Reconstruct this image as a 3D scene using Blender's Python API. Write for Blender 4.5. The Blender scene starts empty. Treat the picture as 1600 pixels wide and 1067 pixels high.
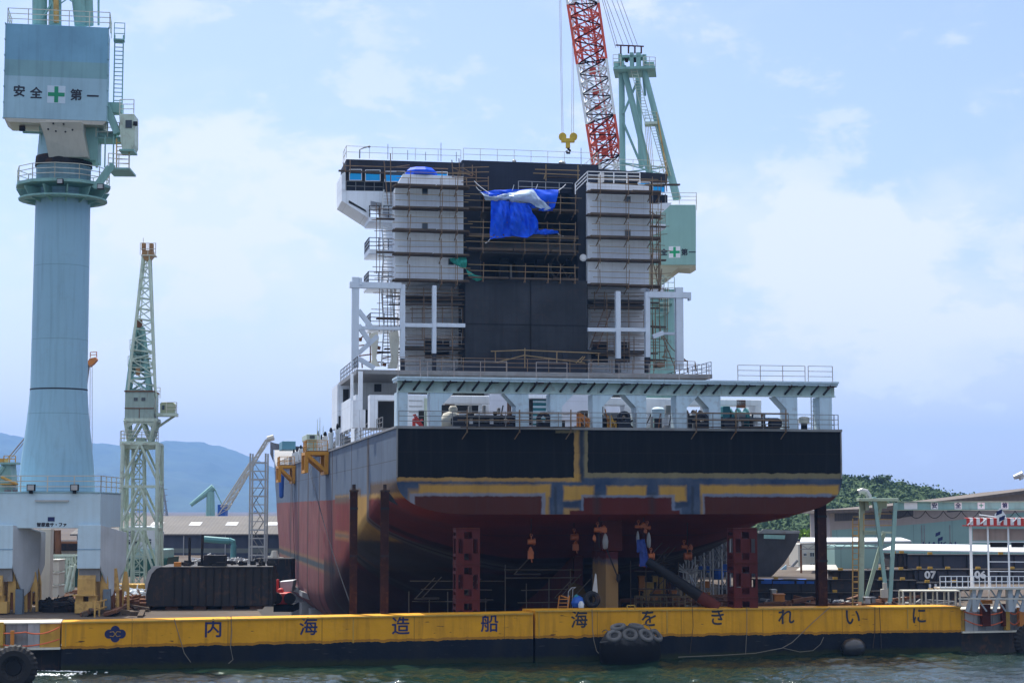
import bpy, math, random
from mathutils import Vector, Matrix, noise
R = math.radians
rnd = random.Random(7)
sc = bpy.context.scene
col = sc.collection
# ------------------------------------------------------------------ camera, sky, sun
H, F, PITCH = 10.2, 2900.0, math.atan(262/2900)
cam = bpy.data.objects.new('camera', bpy.data.cameras.new('camera'))
col.objects.link(cam)
cam.data.lens = 36*F/1600
cam.data.sensor_width = 36
cam.data.clip_end = 14000
cam.data.clip_start = 0.5
cam.location = (0, 0, H)
cam.rotation_euler = (R(90)+PITCH, 0, 0)
sc.camera = cam
sc.view_settings.view_transform = 'Standard'
sc.view_settings.look = 'None'
sc.view_settings.exposure = 0.90
sc.view_settings.gamma = 1
sc.cycles.max_bounces = 6
sc.cycles.volume_bounces = 0
SUN_AZ, SUN_EL = -28, 60
world = bpy.data.worlds.new('World')
sc.world = world
world.use_nodes = True
nt = world.node_tree
nt.nodes.clear()
def nn(nt, typ, **kw):
    n = nt.nodes.new(typ)
    for k, v in kw.items():
        if k.startswith('_'): setattr(n, k[1:], v)
    return n
def lk(nt, a, b): nt.links.new(a, b)
sky = nn(nt, 'ShaderNodeTexSky', _sky_type='NISHITA')
sky.sun_disc = False
sky.sun_elevation = R(SUN_EL)
sky.sun_rotation = R(SUN_AZ)
sky.air_density, sky.dust_density, sky.ozone_density = 1.1, 1.6, 3.0
bg = nn(nt, 'ShaderNodeBackground')
bg.inputs['Strength'].default_value = 0.096
wo = nn(nt, 'ShaderNodeOutputWorld')
tc = nn(nt, 'ShaderNodeTexCoord')
mp = nn(nt, 'ShaderNodeMapping')
mp.inputs['Scale'].default_value = (1, 1, 1.9)
mp.inputs['Location'].default_value = (3.1, 0.4, 0.35)
lk(nt, tc.outputs['Generated'], mp.inputs['Vector'])
def mth(nt, op, a, b=None, clamp=False):
    m = nn(nt, 'ShaderNodeMath', _operation=op)
    m.use_clamp = clamp
    for i, x in enumerate((a, b)):
        if x is None: continue
        if isinstance(x, (int, float)): m.inputs[i].default_value = x
        else: lk(nt, x, m.inputs[i])
    return m.outputs[0]
# banks of cloud: (bearing, height, half widths, density)
sep0 = nn(nt, 'ShaderNodeSeparateXYZ')
lk(nt, tc.outputs['Generated'], sep0.inputs[0])
blobs = 0.0
for bx_, bz_, wx_, wz_, am in ((-.15,.16,.11,.05,.17), (.175,.13,.055,.036,.30), (.27,.10,.05,.03,.17), (.02,.27,.2,.04,.03), (-.02,.06,.3,.03,.06)):
    dx = mth(nt, 'DIVIDE', mth(nt, 'SUBTRACT', sep0.outputs[0], bx_), wx_)
    dz = mth(nt, 'DIVIDE', mth(nt, 'SUBTRACT', sep0.outputs[2], bz_), wz_)
    q = mth(nt, 'ADD', mth(nt, 'MULTIPLY', dx, dx), mth(nt, 'MULTIPLY', dz, dz))
    blobs = mth(nt, 'ADD', mth(nt, 'MULTIPLY', mth(nt, 'EXPONENT', mth(nt, 'MULTIPLY', q, -1.0)), am), blobs)
def cloud(scale, detail, lo, hi, rough=.55, dist=.3):
    n = nn(nt, 'ShaderNodeTexNoise')
    n.inputs['Scale'].default_value = scale
    n.inputs['Detail'].default_value = detail
    n.inputs['Roughness'].default_value = rough
    n.inputs['Distortion'].default_value = dist
    lk(nt, mp.outputs[0], n.inputs['Vector'])
    n_out = mth(nt, 'ADD', n.outputs['Fac'], blobs)
    r = nn(nt, 'ShaderNodeMapRange')
    r.inputs['From Min'].default_value = lo
    r.inputs['From Max'].default_value = hi
    r.interpolation_type = 'SMOOTHSTEP'
    lk(nt, n_out, r.inputs['Value'])
    return r.outputs[0]
c1 = cloud(6, 10, .49, .76, .58, .12)
c2 = cloud(17, 10, .56, .68, .6, .15)
# the upper sky is clearer than the air near the hills
sep = nn(nt, 'ShaderNodeSeparateXYZ')
lk(nt, tc.outputs['Generated'], sep.inputs[0])
def mth(nt, op, a, b=None, clamp=False):
    m = nn(nt, 'ShaderNodeMath', _operation=op)
    m.use_clamp = clamp
    for i, x in enumerate((a, b)):
        if x is None: continue
        if isinstance(x, (int, float)): m.inputs[i].default_value = x
        else: lk(nt, x, m.inputs[i])
    return m.outputs[0]
hi = nn(nt, 'ShaderNodeMapRange')
hi.inputs['From Min'].default_value = .05
hi.inputs['From Max'].default_value = .25
hi.inputs['To Min'].default_value = 1
hi.inputs['To Max'].default_value = .6
lk(nt, sep.outputs[2], hi.inputs['Value'])
cl = mth(nt, 'ADD', mth(nt, 'MULTIPLY', mth(nt, 'ADD', mth(nt, 'MULTIPLY', c1, .75), mth(nt, 'MULTIPLY', c2, .6), True), hi.outputs[0]), .0, True)
base = nn(nt, 'ShaderNodeMapRange')
for k, v in (('From Min', .33), ('From Max', .6), ('To Min', 0), ('To Max', .6)): base.inputs[k].default_value = v
lk(nt, sep.outputs[2], base.inputs['Value'])
mx = nn(nt, 'ShaderNodeMix', _data_type='RGBA')
lk(nt, cl, mx.inputs['Factor'])
tint = nn(nt, 'ShaderNodeMix', _data_type='RGBA', _blend_type='MULTIPLY')
tint.inputs['Factor'].default_value = 1
tint.inputs[7].default_value = SKYT = (0.93, 0.885, 0.985, 1)
lk(nt, sky.outputs[0], tint.inputs[6])
lk(nt, tint.outputs[2], mx.inputs[6])
mx.inputs[7].default_value = (5.7, 5.85, 6.3, 1)
low = nn(nt, 'ShaderNodeMapRange')                   # milky air close to the horizon
for k, v in (('From Min', .02), ('From Max', .16), ('To Min', .5), ('To Max', 0)): low.inputs[k].default_value = v
lk(nt, sep.outputs[2], low.inputs['Value'])
cl = mth(nt, 'MAXIMUM', cl, low.outputs[0])
lk(nt, cl, mx.inputs['Factor'])
mx2 = nn(nt, 'ShaderNodeMix', _data_type='RGBA')      # upper sky whitened out of view, added to lift the fill light
lk(nt, base.outputs[0], mx2.inputs['Factor'])
lk(nt, mx.outputs[2], mx2.inputs[6])
mx2.inputs[7].default_value = (9.0, 9.2, 9.6, 1)
lk(nt, mx2.outputs[2], bg.inputs['Color'])
lk(nt, bg.outputs[0], wo.inputs['Surface'])
sun = bpy.data.objects.new('sun', bpy.data.lights.new('sun', 'SUN'))
col.objects.link(sun)
sun.data.energy = 3.6
sun.data.angle = R(.53)
sun.data.color = (1, .95, .86)
sd = Vector((math.sin(R(SUN_AZ))*math.cos(R(SUN_EL)), math.cos(R(SUN_AZ))*math.cos(R(SUN_EL)), math.sin(R(SUN_EL))))
sun.rotation_euler = sd.to_track_quat('Z', 'Y').to_euler()

# ------------------------------------------------------------------ measuring helpers
V = Vector
cp, sp = math.cos(PITCH), math.sin(PITCH)
def ray(px, py):
    u = -(py-533.5)/F
    return V(((px-800)/F, cp-u*sp, sp+u*cp))
def W(px, py, Y):
    d = ray(px, py)
    return V((0, 0, H))+d*(Y/d.y)
def WZ(px, py, z):
    d = ray(px, py)
    return V((0, 0, H))+d*((z-H)/d.z)
TH = R(10.45)
def frame(o, th): return Matrix.Translation(o) @ Matrix.Rotation(th, 4, 'Z')
_c = W(620, 670, 128)
SHIP = frame(V((_c.x, _c.y, 0))+16.1*V((math.cos(TH), math.sin(TH), 0)), TH)
WORLD = Matrix.Identity(4)
def in_frame(fr, px, py, s):                       # where the sight line meets the frame's plane y = s
    inv = fr.inverted()
    a = inv @ V((0, 0, H))
    d = inv.to_3x3() @ ray(px, py)
    return a+d*((s-a.y)/d.y)
def S(px, py, s): return in_frame(SHIP, px, py, s)
def SX(px, py, t):
    inv = SHIP.inverted()
    a = inv @ V((0, 0, H)); d = inv.to_3x3() @ ray(px, py)
    return a+d*((t-a.x)/d.x)

# ------------------------------------------------------------------ mesh helpers
class MB:
    def __init__(s, fr=WORLD): s.fr, s.v, s.f, s.mi, s.m = fr, [], [], [], 0
    def add(s, vs, fs):
        b = len(s.v)
        s.v += [V(x) for x in vs]
        s.f += [tuple(i+b for i in f) for f in fs]
        s.mi += [s.m]*len(fs)
        return s
    def box(s, a, b):
        (x0, y0, z0), (x1, y1, z1) = a, b
        return s.add([(x0,y0,z0),(x1,y0,z0),(x1,y1,z0),(x0,y1,z0),(x0,y0,z1),(x1,y0,z1),(x1,y1,z1),(x0,y1,z1)],
                     [(0,3,2,1),(4,5,6,7),(0,1,5,4),(1,2,6,5),(2,3,7,6),(3,0,4,7)])
    def beam(s, p, q, w, h=None, up=(0,0,1)):
        p, q, up = V(p), V(q), V(up)
        h = w if h is None else h
        d = (q-p)
        if d.length < 1e-6: return s
        d.normalize()
        x = d.cross(up)
        if x.length < .05: x = d.cross(V((0,1,0)))
        x.normalize(); y = x.cross(d)
        x, y = x*w/2, y*h/2
        return s.add([p-x-y,p+x-y,p+x+y,p-x+y,q-x-y,q+x-y,q+x+y,q-x+y],
                     [(0,3,2,1),(4,5,6,7),(0,1,5,4),(1,2,6,5),(2,3,7,6),(3,0,4,7)])
    def tube(s, p, q, r, r2=None, n=8):
        p, q = V(p), V(q)
        r2 = r if r2 is None else r2
        d = (q-p)
        if d.length < 1e-6: return s
        d.normalize()
        x = d.cross(V((0,0,1)))
        if x.length < .05: x = d.cross(V((0,1,0)))
        x.normalize(); y = x.cross(d)
        vs = []
        for c, rr in ((p, r), (q, r2)):
            for i in range(n):
                a = 2*math.pi*i/n
                vs.append(c+x*rr*math.cos(a)+y*rr*math.sin(a))
        fs = [(i, (i+1)%n, n+(i+1)%n, n+i) for i in range(n)]
        fs += [tuple(range(n))[::-1], tuple(range(n, 2*n))]
        return s.add(vs, fs)
    def path(s, pts, r, n=5):
        pts = [V(p) for p in pts]
        b = []
        for k, p in enumerate(pts):
            d = (pts[min(k+1, len(pts)-1)]-pts[max(k-1, 0)]).normalized()
            x = d.cross(V((0,0,1)))
            if x.length < .05: x = d.cross(V((0,1,0)))
            x.normalize(); y = x.cross(d)
            b += [p+x*r*math.cos(2*math.pi*i/n)+y*r*math.sin(2*math.pi*i/n) for i in range(n)]
        fs = []
        for k in range(len(pts)-1):
            for i in range(n):
                fs.append((k*n+i, k*n+(i+1)%n, (k+1)*n+(i+1)%n, (k+1)*n+i))
        fs += [tuple(range(n))[::-1], tuple(range((len(pts)-1)*n, len(pts)*n))]
        return s.add(b, fs)
    def prism(s, poly, vec):
        poly, vec = [V(p) for p in poly], V(vec)
        n = len(poly)
        return s.add(poly+[p+vec for p in poly], [tuple(range(n))[::-1], tuple(range(n, 2*n))]+[(i, (i+1)%n, n+(i+1)%n, n+i) for i in range(n)])
    def lathe(s, c, prof, n=24, axis=(0,0,1)):
        c = V(c); q = V((0,0,1)).rotation_difference(V(axis))
        vs, fs = [], []
        for r, z in prof:
            for i in range(n):
                a = 2*math.pi*i/n
                vs.append(c+q @ V((r*math.cos(a), r*math.sin(a), z)))
        for k in range(len(prof)-1):
            for i in range(n):
                fs.append((k*n+i, k*n+(i+1)%n, (k+1)*n+(i+1)%n, (k+1)*n+i))
        fs += [tuple(range(n))[::-1], tuple(range((len(prof)-1)*n, len(prof)*n))]
        return s.add(vs, fs)
    def torus(s, c, R0, r, axis=(0,1,0), n=24, m=8, lug=0):
        c = V(c); q = V((0,0,1)).rotation_difference(V(axis))
        vs, fs = [], []
        for i in range(n):
            a = 2*math.pi*i/n
            k = 1+(lug if i % 2 else 0)
            for j in range(m):
                b = 2*math.pi*j/m
                vs.append(c+q @ V(((R0+r*k*math.cos(b))*math.cos(a), (R0+r*k*math.cos(b))*math.sin(a), r*math.sin(b))))
        for i in range(n):
            for j in range(m):
                fs.append((i*m+j, i*m+(j+1)%m, ((i+1)%n)*m+(j+1)%m, ((i+1)%n)*m+j))
        return s.add(vs, fs)
    def grid(s, fn, nu, nv):
        vs = [fn(i/nu, j/nv) for j in range(nv+1) for i in range(nu+1)]
        return s.add(vs, [(j*(nu+1)+i, j*(nu+1)+i+1, (j+1)*(nu+1)+i+1, (j+1)*(nu+1)+i) for j in range(nv) for i in range(nu)])
    # a box given by its outline in the picture, at depth y0 in the frame, reaching back to y1
    def pbox(s, px0, py0, px1, py1, y0, y1):
        pm = (px0+px1)/2
        x0, x1 = in_frame(s.fr, px0, (py0+py1)/2, y0).x, in_frame(s.fr, px1, (py0+py1)/2, y0).x
        z1, z0 = in_frame(s.fr, pm, py0, y0).z, in_frame(s.fr, pm, py1, y0).z
        return s.box((x0, y0, z0), (x1, y1, z1))
    def pprism(s, pts, y0, y1):
        return s.prism([in_frame(s.fr, a, b, y0) for a, b in pts], (0, y1-y0, 0))
    def pbeam(s, a, b, y, w, h=None, y2=None):
        return s.beam(in_frame(s.fr, *a, y), in_frame(s.fr, *b, y if y2 is None else y2), w, h)
    def rail(s, pts, h=1.05, bars=3, step=1.6, r=.025):
        pts = [V(p) for p in pts]
        for a, b in zip(pts, pts[1:]):
            L = (b-a).length
            n = max(1, round(L/step))
            for i in range(n+1):
                p = a.lerp(b, i/n)
                s.beam(p, p+V((0,0,h)), r*2)
            for k in range(bars):
                z = V((0,0,h*(k+1)/bars))
                s.beam(a+z, b+z, r*1.7)
        return s
    def ladder(s, a, b, w=.5, step=.32, r=.03, side=(1,0,0)):
        a, b, sd_ = V(a), V(b), V(side)*w/2
        s.beam(a-sd_, b-sd_, r*2); s.beam(a+sd_, b+sd_, r*2)
        n = max(2, int((b-a).length/step))
        for i in range(1, n):
            p = a.lerp(b, i/n)
            s.beam(p-sd_, p+sd_, r*1.3)
        return s
    def lattice(s, A, B, n, r, rb=None, x=True):       # A, B: rings of corner points at both ends; n bays
        A, B = [V(p) for p in A], [V(p) for p in B]
        rb = rb or r*.55
        k = len(A)
        for i in range(k): s.beam(A[i], B[i], r*2)
        for j in range(n):
            P = [A[i].lerp(B[i], j/n) for i in range(k)]
            Q = [A[i].lerp(B[i], (j+1)/n) for i in range(k)]
            for i in range(k):
                i2 = (i+1) % k
                s.beam(P[i], P[i2], rb*2)
                if (i+j) % 2: s.beam(P[i], Q[i2], rb*2)
                else: s.beam(P[i2], Q[i], rb*2)
                if x == 2:
                    s.beam(P[i2], Q[i], rb*2); s.beam(P[i], Q[i2], rb*2)
        for i in range(k): s.beam(B[i], B[(i+1) % k], rb*2)
        return s
MW = {}
def tag(o, label=None, cat=None, group=None, kind=None):
    for k, v in (('label', label), ('category', cat), ('group', group), ('kind', kind)):
        if v: o[k] = v
    return o
def thing(name, loc, label, cat, group=None, fr=None, kind=None, rz=0):
    o = bpy.data.objects.new(name, None)
    o.empty_display_size = .5
    col.objects.link(o)
    m = Matrix.Translation(V(loc)) @ Matrix.Rotation(rz, 4, 'Z') if fr is None else fr @ Matrix.Translation(V(loc))
    o.matrix_world = m
    MW[o] = m
    return tag(o, label, cat, group, kind)
SPLIT = set('upright_tube bracket_tube side_pillar roof_mast frame_beam loose_fitting equaliser_beam rusty_plate boom_winch jib_leg keel_block guard_tube plinth_post deck_fittings winch_control white_cover awning_stay post box_edge_strip slewing_column access_platform platform_bracket jib_platform inner_wall ledger_tube control_box tie_beam side_screen louvre_slat wing_mullion orange_pad blue_sheets deck_mast gunwale rubbing_strip bogie_frame'.split())
def build(mb, name, mat, parent=None, label=None, cat=None, group=None, kind=None, smooth=False, bevel=0):
    if name in SPLIT and parent is not None and not isinstance(mat, (list, tuple)):
        root = list(range(len(mb.v)))
        def find(i):
            while root[i] != i: root[i] = root[root[i]]; i = root[i]
            return i
        for f in mb.f:
            a = find(f[0])
            for j in f[1:]: root[find(j)] = a
        isl = {}
        for f in mb.f: isl.setdefault(find(f[0]), []).append(f)
        o = None
        for fs in isl.values():
            used = sorted({i for f in fs for i in f}); ix = {i: k for k, i in enumerate(used)}
            q = MB(mb.fr); q.add([mb.v[i] for i in used], [tuple(ix[i] for i in f) for f in fs])
            o = build1(q, name, mat, parent, label, None, None, None, smooth, bevel)
        return o
    return build1(mb, name, mat, parent, label, cat, group, kind, smooth, bevel)
def build1(mb, name, mat, parent=None, label=None, cat=None, group=None, kind=None, smooth=False, bevel=0):
    me = bpy.data.meshes.new(name)
    if parent is None:
        xs, ys, zs = [v.x for v in mb.v], [v.y for v in mb.v], [v.z for v in mb.v]
        m = mb.fr @ Matrix.Translation(((min(xs)+max(xs))/2, (min(ys)+max(ys))/2, min(zs)))
        if kind == 'structure': m = mb.fr.copy()
    else: m = MW[parent]
    k = m.inverted() @ mb.fr
    me.from_pydata([k @ v for v in mb.v], [], mb.f)
    mats = mat if isinstance(mat, (list, tuple)) else [mat]
    for x in mats: me.materials.append(x)
    if len(mats) > 1: me.polygons.foreach_set('material_index', mb.mi)
    if smooth: me.polygons.foreach_set('use_smooth', [True]*len(me.polygons))
    me.update()
    o = bpy.data.objects.new(name, me)
    col.objects.link(o)
    if parent is None: o.matrix_world = m
    else: o.parent = parent
    MW[o] = m
    if smooth == 2:
        me.set_sharp_from_angle(angle=R(35))
    if bevel:
        b = o.modifiers.new('bevel', 'BEVEL'); b.width = bevel; b.segments = 2; b.limit_method = 'ANGLE'
    return tag(o, label, cat, group, kind)
def kids(o): return [c for c in list(col.objects) if c.parent == o]
def copy_tree(o, parent=None, ks=None):
    c = o.copy(); col.objects.link(c); c.parent = parent
    for ch in kids(o): copy_tree(ch, c)
    return c
def place(o, m): o.matrix_world = m; MW[o] = m
def glyphs(txt, size, bold=0):                    # outline of a printed word, flat in x/z, centred
    cu = bpy.data.curves.new('t', 'FONT')
    cu.body = txt; cu.size = size
    cu.align_x = 'CENTER'; cu.align_y = 'CENTER'; cu.resolution_u = 3
    o = bpy.data.objects.new('t', cu)
    me = bpy.data.meshes.new_from_object(o)
    base = [(v.co.x, 0, v.co.y) for v in me.vertices]
    fb = [tuple(p.vertices) for p in me.polygons]
    vs, fs = [], []
    for k, (dx, dz) in enumerate(((0,0),(1,0),(-1,0),(0,1),(0,-1)) if bold else ((0,0),)):   # brush width
        fs += [tuple(i+len(vs) for i in f) for f in fb]
        vs += [(x+dx*bold, -.0008*k, z+dz*bold) for x, _, z in base]
    bpy.data.objects.remove(o); bpy.data.curves.remove(cu); bpy.data.meshes.remove(me)
    return vs, fs
def put_text(mb, txt, size, at, xdir=(1,0,0), bold=0, off=.006):
    vs, fs = glyphs(txt, size, bold)
    x = V(xdir).normalized(); n = x.cross(V((0,0,1)))      # towards the viewer
    mb.add([V(at)+x*a+V((0,0,c))+n*off for a, _, c in vs], fs)
    return mb

# ------------------------------------------------------------------ materials
def lin(c):
    return tuple((x/255/12.92 if x/255 <= .04045 else ((x/255+.055)/1.055)**2.4) for x in c)+(1,)
class NT:
    def __init__(s, name):
        s.mat = bpy.data.materials.new(name); s.mat.use_nodes = True
        s.t = s.mat.node_tree
        s.b = s.t.nodes['Principled BSDF']
        s.tc = s.t.nodes.new('ShaderNodeTexCoord').outputs['Object']
    def noise(s, scale, detail=4, vec=None, sc_=None, rough=.55):
        src = vec or s.tc
        if sc_:
            m = s.t.nodes.new('ShaderNodeMapping'); m.inputs['Scale'].default_value = sc_
            lk(s.t, src, m.inputs[0]); src = m.outputs[0]
        n = s.t.nodes.new('ShaderNodeTexNoise')
        n.inputs['Scale'].default_value = scale; n.inputs['Detail'].default_value = detail; n.inputs['Roughness'].default_value = rough
        lk(s.t, src, n.inputs['Vector'])
        return n.outputs['Fac']
    def rng(s, x, a, b, c=0, d=1):
        r = s.t.nodes.new('ShaderNodeMapRange')
        for k, v in (('From Min', a), ('From Max', b), ('To Min', c), ('To Max', d)): r.inputs[k].default_value = v
        lk(s.t, x, r.inputs['Value'])
        return r.outputs[0]
    def m(s, op, a, b=None, clamp=False): return mth(s.t, op, a, b, clamp)
    def mix(s, f, a, b, mode='MIX'):
        x = s.t.nodes.new('ShaderNodeMix'); x.data_type = 'RGBA'; x.blend_type = mode
        for i, v in ((0, f), (6, a), (7, b)):
            if isinstance(v, (int, float)): x.inputs[i].default_value = v
            elif isinstance(v, tuple): x.inputs[i].default_value = v if len(v) == 4 else v+(1,)
            else: lk(s.t, v, x.inputs[i])
        return x.outputs[2]
    def xyz(s, vec=None):
        n = s.t.nodes.new('ShaderNodeSeparateXYZ'); lk(s.t, vec or s.tc, n.inputs[0])
        return n.outputs
    def bump(s, h, strength=.3, dist=.05):
        b = s.t.nodes.new('ShaderNodeBump'); b.inputs['Strength'].default_value = strength; b.inputs['Distance'].default_value = dist
        lk(s.t, h, b.inputs['Height']); lk(s.t, b.outputs[0], s.b.inputs['Normal'])
    def done(s, colr, rough=.6, metal=0, spec=.4):
        if isinstance(colr, tuple): s.b.inputs['Base Color'].default_value = colr if len(colr) == 4 else colr+(1,)
        else: lk(s.t, colr, s.b.inputs['Base Color'])
        if isinstance(rough, (int, float)): s.b.inputs['Roughness'].default_value = rough
        else: lk(s.t, rough, s.b.inputs['Roughness'])
        s.b.inputs['Metallic'].default_value = metal
        s.b.inputs['Specular IOR Level'].default_value = spec
        return s.mat
def paint(name, c, var=.18, rough=.55, rust=0., streak=0., scale=.6, rc=(.16, .07, .03), metal=0, spec=.35, seams=None):
    """painted or bare steel with patchy tone, rain streaks, rust and optional plate seams (dx, dz)"""
    n = NT(name)
    c = tuple(c[:3])+(1,)
    a = n.noise(scale, 5)
    dark = tuple(x*(1-var) for x in c[:3]); lite = tuple(min(1, x*(1+var*.7)) for x in c[:3])
    k = n.mix(n.rng(a, .3, .7), dark, lite)
    if streak:
        st = n.noise(1.0, 4, sc_=(3.5, 3.5, .18))
        k = n.mix(n.m('MULTIPLY', n.rng(st, .48, .75), streak), k, tuple(x*.45 for x in c[:3]))
    if rust:
        r1 = n.m('MULTIPLY', n.rng(n.noise(2.2, 6), .5, .62), n.rng(n.noise(.5, 3), .42, .6))
        r2 = n.rng(n.noise(1.3, 4, sc_=(5, 5, .35)), .6, .72)
        k = n.mix(n.m('MULTIPLY', n.m('MAXIMUM', r1, r2), rust, True), k, rc)
    if seams:
        o = n.xyz()
        w = seams[2] if len(seams) > 2 else .02
        for axis, d in ((0, seams[0]), (2, seams[1])):
            if d:
                f = n.m('PINGPONG', n.m('ADD', o[axis], d*.37), d/2)
                k = n.mix(n.m('MULTIPLY', n.m('LESS_THAN', f, w), .45), k, tuple(x*.4 for x in c[:3]))
    n.bump(n.noise(7, 4), .12, .02)
    return n.done(k, n.rng(a, .3, .7, rough*.85, min(1, rough*1.15)), metal, spec)
M = {}
M['white'] = paint('white_paint', (.58, .64, .68), .1, streak=.2, rust=.12)
M['ship_white'] = paint('ship_white_paint', (.76, .83, .92), .06, streak=.18, rust=.08, seams=(3, 2.9, .014))
M['cream'] = paint('cream_paint', (.60, .60, .52), .1, streak=.3, rust=.2)
M['gallery'] = paint('gallery_paint', (.50, .65, .76), .1, streak=.3, rust=.25)
M['girder'] = paint('girder_primer', (.42, .55, .54), .15, streak=.4, rust=.35)
M['navy'] = paint('dark_primer', (.026, .030, .042), .25, rough=.7, streak=.3, spec=.15)
M['black'] = paint('black_paint', (.010, .011, .014), .25, rough=.6, spec=.15)
M['dark'] = paint('dark_steel', (.022, .024, .028), .35, rough=.8, rust=.3, spec=.15)
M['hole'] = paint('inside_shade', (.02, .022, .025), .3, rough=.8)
M['crane'] = paint('crane_paint', (.30, .49, .56), .1, streak=.3, rust=.08)
M['crane_pale'] = paint('crane_pale_paint', (.44, .59, .69), .06, streak=.15, rust=.05)
M['crane_deep'] = paint('crane_deep_paint', (.10, .22, .36), .08, streak=.2)
M['crane_green'] = paint('crane_green_paint', (.22, .42, .40), .12, streak=.35, rust=.15)
M['pale_green'] = paint('pale_green_paint', (.50, .61, .52), .12, streak=.35, rust=.35)
M['beige'] = paint('beige_paint', (.48, .47, .42), .1, streak=.2)
M['grey'] = paint('grey_steel', (.22, .23, .24), .25, rough=.6, rust=.25)
M['galv'] = paint('galvanised_steel', (.40, .41, .42), .2, rough=.45, metal=.4)
M['pole'] = paint('scaffold_pole', (.20, .14, .09), .3, rough=.7, rust=.5, spec=.2)
M['plank'] = paint('weathered_plank', (.085, .065, .05), .4, rough=.85, spec=.1)
M['rust'] = paint('rusty_steel', (.16, .07, .035), .4, rough=.85)
M['redbrown'] = paint('red_oxide_paint', (.085, .020, .014), .25, rough=.8, streak=.4, spec=.15)
M['red'] = paint('red_paint', (.50, .04, .03), .15, rough=.5)
M['crane_red'] = paint('crane_red_paint', (.62, .09, .05), .15, rough=.5)
M['crane_white'] = paint('crane_white_paint', (.72, .75, .78), .1, rough=.5)
M['yellow'] = paint('yellow_paint', (.50, .30, .045), .15, rust=.3, streak=.3)
M['yellow_pale'] = paint('ochre_paint', (.52, .33, .10), .2, rust=.5, streak=.3)  # slightly paler and rustier than the plain yellow
M['orange'] = paint('orange_paint', (.52, .19, .03), .2, rust=.2)
M['blue'] = paint('blue_paint', (.02, .10, .42), .15)
M['teal'] = paint('teal_paint', (.03, .18, .22), .2)
M['rubber'] = paint('rubber', (.012, .012, .013), .3, rough=.75)
M['worn'] = paint('worn_rubber', (.10, .10, .10), .45, rough=.85)
M['rope'] = paint('rope', (.20, .18, .14), .25, rough=.9)
M['orange_rope'] = paint('orange_rope', (.62, .14, .06), .2, rough=.9)
M['glass'] = paint('window_glass', (.02, .035, .05), .1, rough=.12, spec=.6)
M['film'] = paint('blue_window_film', (.01, .22, .70), .1, rough=.35)
M['sign_white'] = paint('sign_white', (.75, .78, .82), .05)
M['sign_green'] = paint('sign_green', (.01, .25, .13), .05)
M['ink'] = paint('black_lettering', (.02, .025, .04), .15)
M['ink_blue'] = paint('blue_lettering', (.012, .022, .10), .2)
M['tarp'] = paint('blue_tarpaulin', (.002, .085, .74), .2, rough=.5, spec=.2, scale=1.5)
M['tarp_sunlit'] = paint('sunlit_tarpaulin', (.45, .58, .78), .3, rough=.35, spec=.5, scale=1.5)  # sunlight on the top fold put into a paler blue
M['net'] = paint('green_net', (.03, .32, .26), .3, rough=.8)
M['concrete'] = paint('concrete', (.26, .25, .23), .2, rough=.9, streak=.5)
M['roof_white'] = paint('white_roof_sheet', (.70, .72, .74), .08, streak=.1)
M['hoist'] = paint('hoist_orange', (.36, .10, .03), .35, rust=.4)
M['blue_dark'] = paint('dark_blue_sheet', (.015, .04, .22), .3)
M['film'] = paint('bright_window_film', (.005, .42, .95), .1, rough=.35)
M['pole_y'] = paint('scaffold_pole_pale', (.25,.18,.09), .3, rough=.6, rust=.3)
# ------------------------------------------------------------------ water, ground, hills
G = 2.9
def water_mat():
    n = NT('sea_water')
    big = n.noise(.035, 3, sc_=(1, 1.6, 1))
    o = n.xyz()
    k = n.mix(n.rng(big, .35, .65), (.005, .015, .012), (.010, .028, .018))
    w1 = n.noise(.9, 6, sc_=(1, 1.5, 1), rough=.65)
    w2 = n.noise(3.2, 4, sc_=(1, 1.5, 1), rough=.65)
    gust = n.rng(n.noise(.05, 2), .42, .62, .45, 1.25)
    h = n.m('MULTIPLY', n.m('ADD', w1, n.m('MULTIPLY', w2, .35)), gust)
    n.bump(h, .5, .25)
    n.b.inputs['IOR'].default_value = 1.33
    return n.done(k, .05, 0, .5)
import numpy as np
def ripples(x, y, seed=3):
    r = np.random.RandomState(seed); h = np.zeros_like(x)
    for k in range(46):
        L = 10**r.uniform(-.42, .62); a = r.normal(0, .75)+1.35
        kx, ky = np.cos(a)*6.283/L, np.sin(a)*6.283/L
        h += .0085*L**.8*np.sin(x*kx+y*ky+r.uniform(0, 6.28)+.8*np.sin(x*.11*r.uniform(.5,1.5)+y*.13+k))
    g = .75+.45*np.sin(x*.05+y*.09+1.0)*np.sin(x*.021-y*.13)
    return h*g
nx, ny = 700, 230
X, Y = np.meshgrid(np.linspace(-58, 58, nx), np.linspace(97, 134, ny))
Z = ripples(X, Y)
wv = np.stack([X.ravel(), Y.ravel(), Z.ravel()], 1)
i0 = (np.arange(ny-1)[:, None]*nx+np.arange(nx-1)[None, :]).ravel()
fq = np.stack([i0, i0+1, i0+1+nx, i0+nx], 1)
xs = [(-900,-80,-.25),(900,-80,-.25),(900,97,-.25),(-900,97,-.25),(-900,97,-.25),(-58,97,-.25),(-58,150,-.25),(-900,150,-.25),(58,97,-.25),(900,97,-.25),(900,150,-.25),(58,150,-.25)]
me = bpy.data.meshes.new('water')
me.from_pydata(wv.tolist()+xs, [], fq.tolist()+[tuple(len(wv)+k for k in q) for q in ((0,1,2,3),(4,5,6,7),(8,9,10,11))])
me.polygons.foreach_set('use_smooth', [True]*len(me.polygons))
me.materials.append(water_mat())
wo_ = bpy.data.objects.new('water', me); col.objects.link(wo_); wo_['kind'] = 'structure'
GA, GM, GB = WZ(95,1047,0), WZ(834,1034.5,0), WZ(1500,1018,0)
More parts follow.
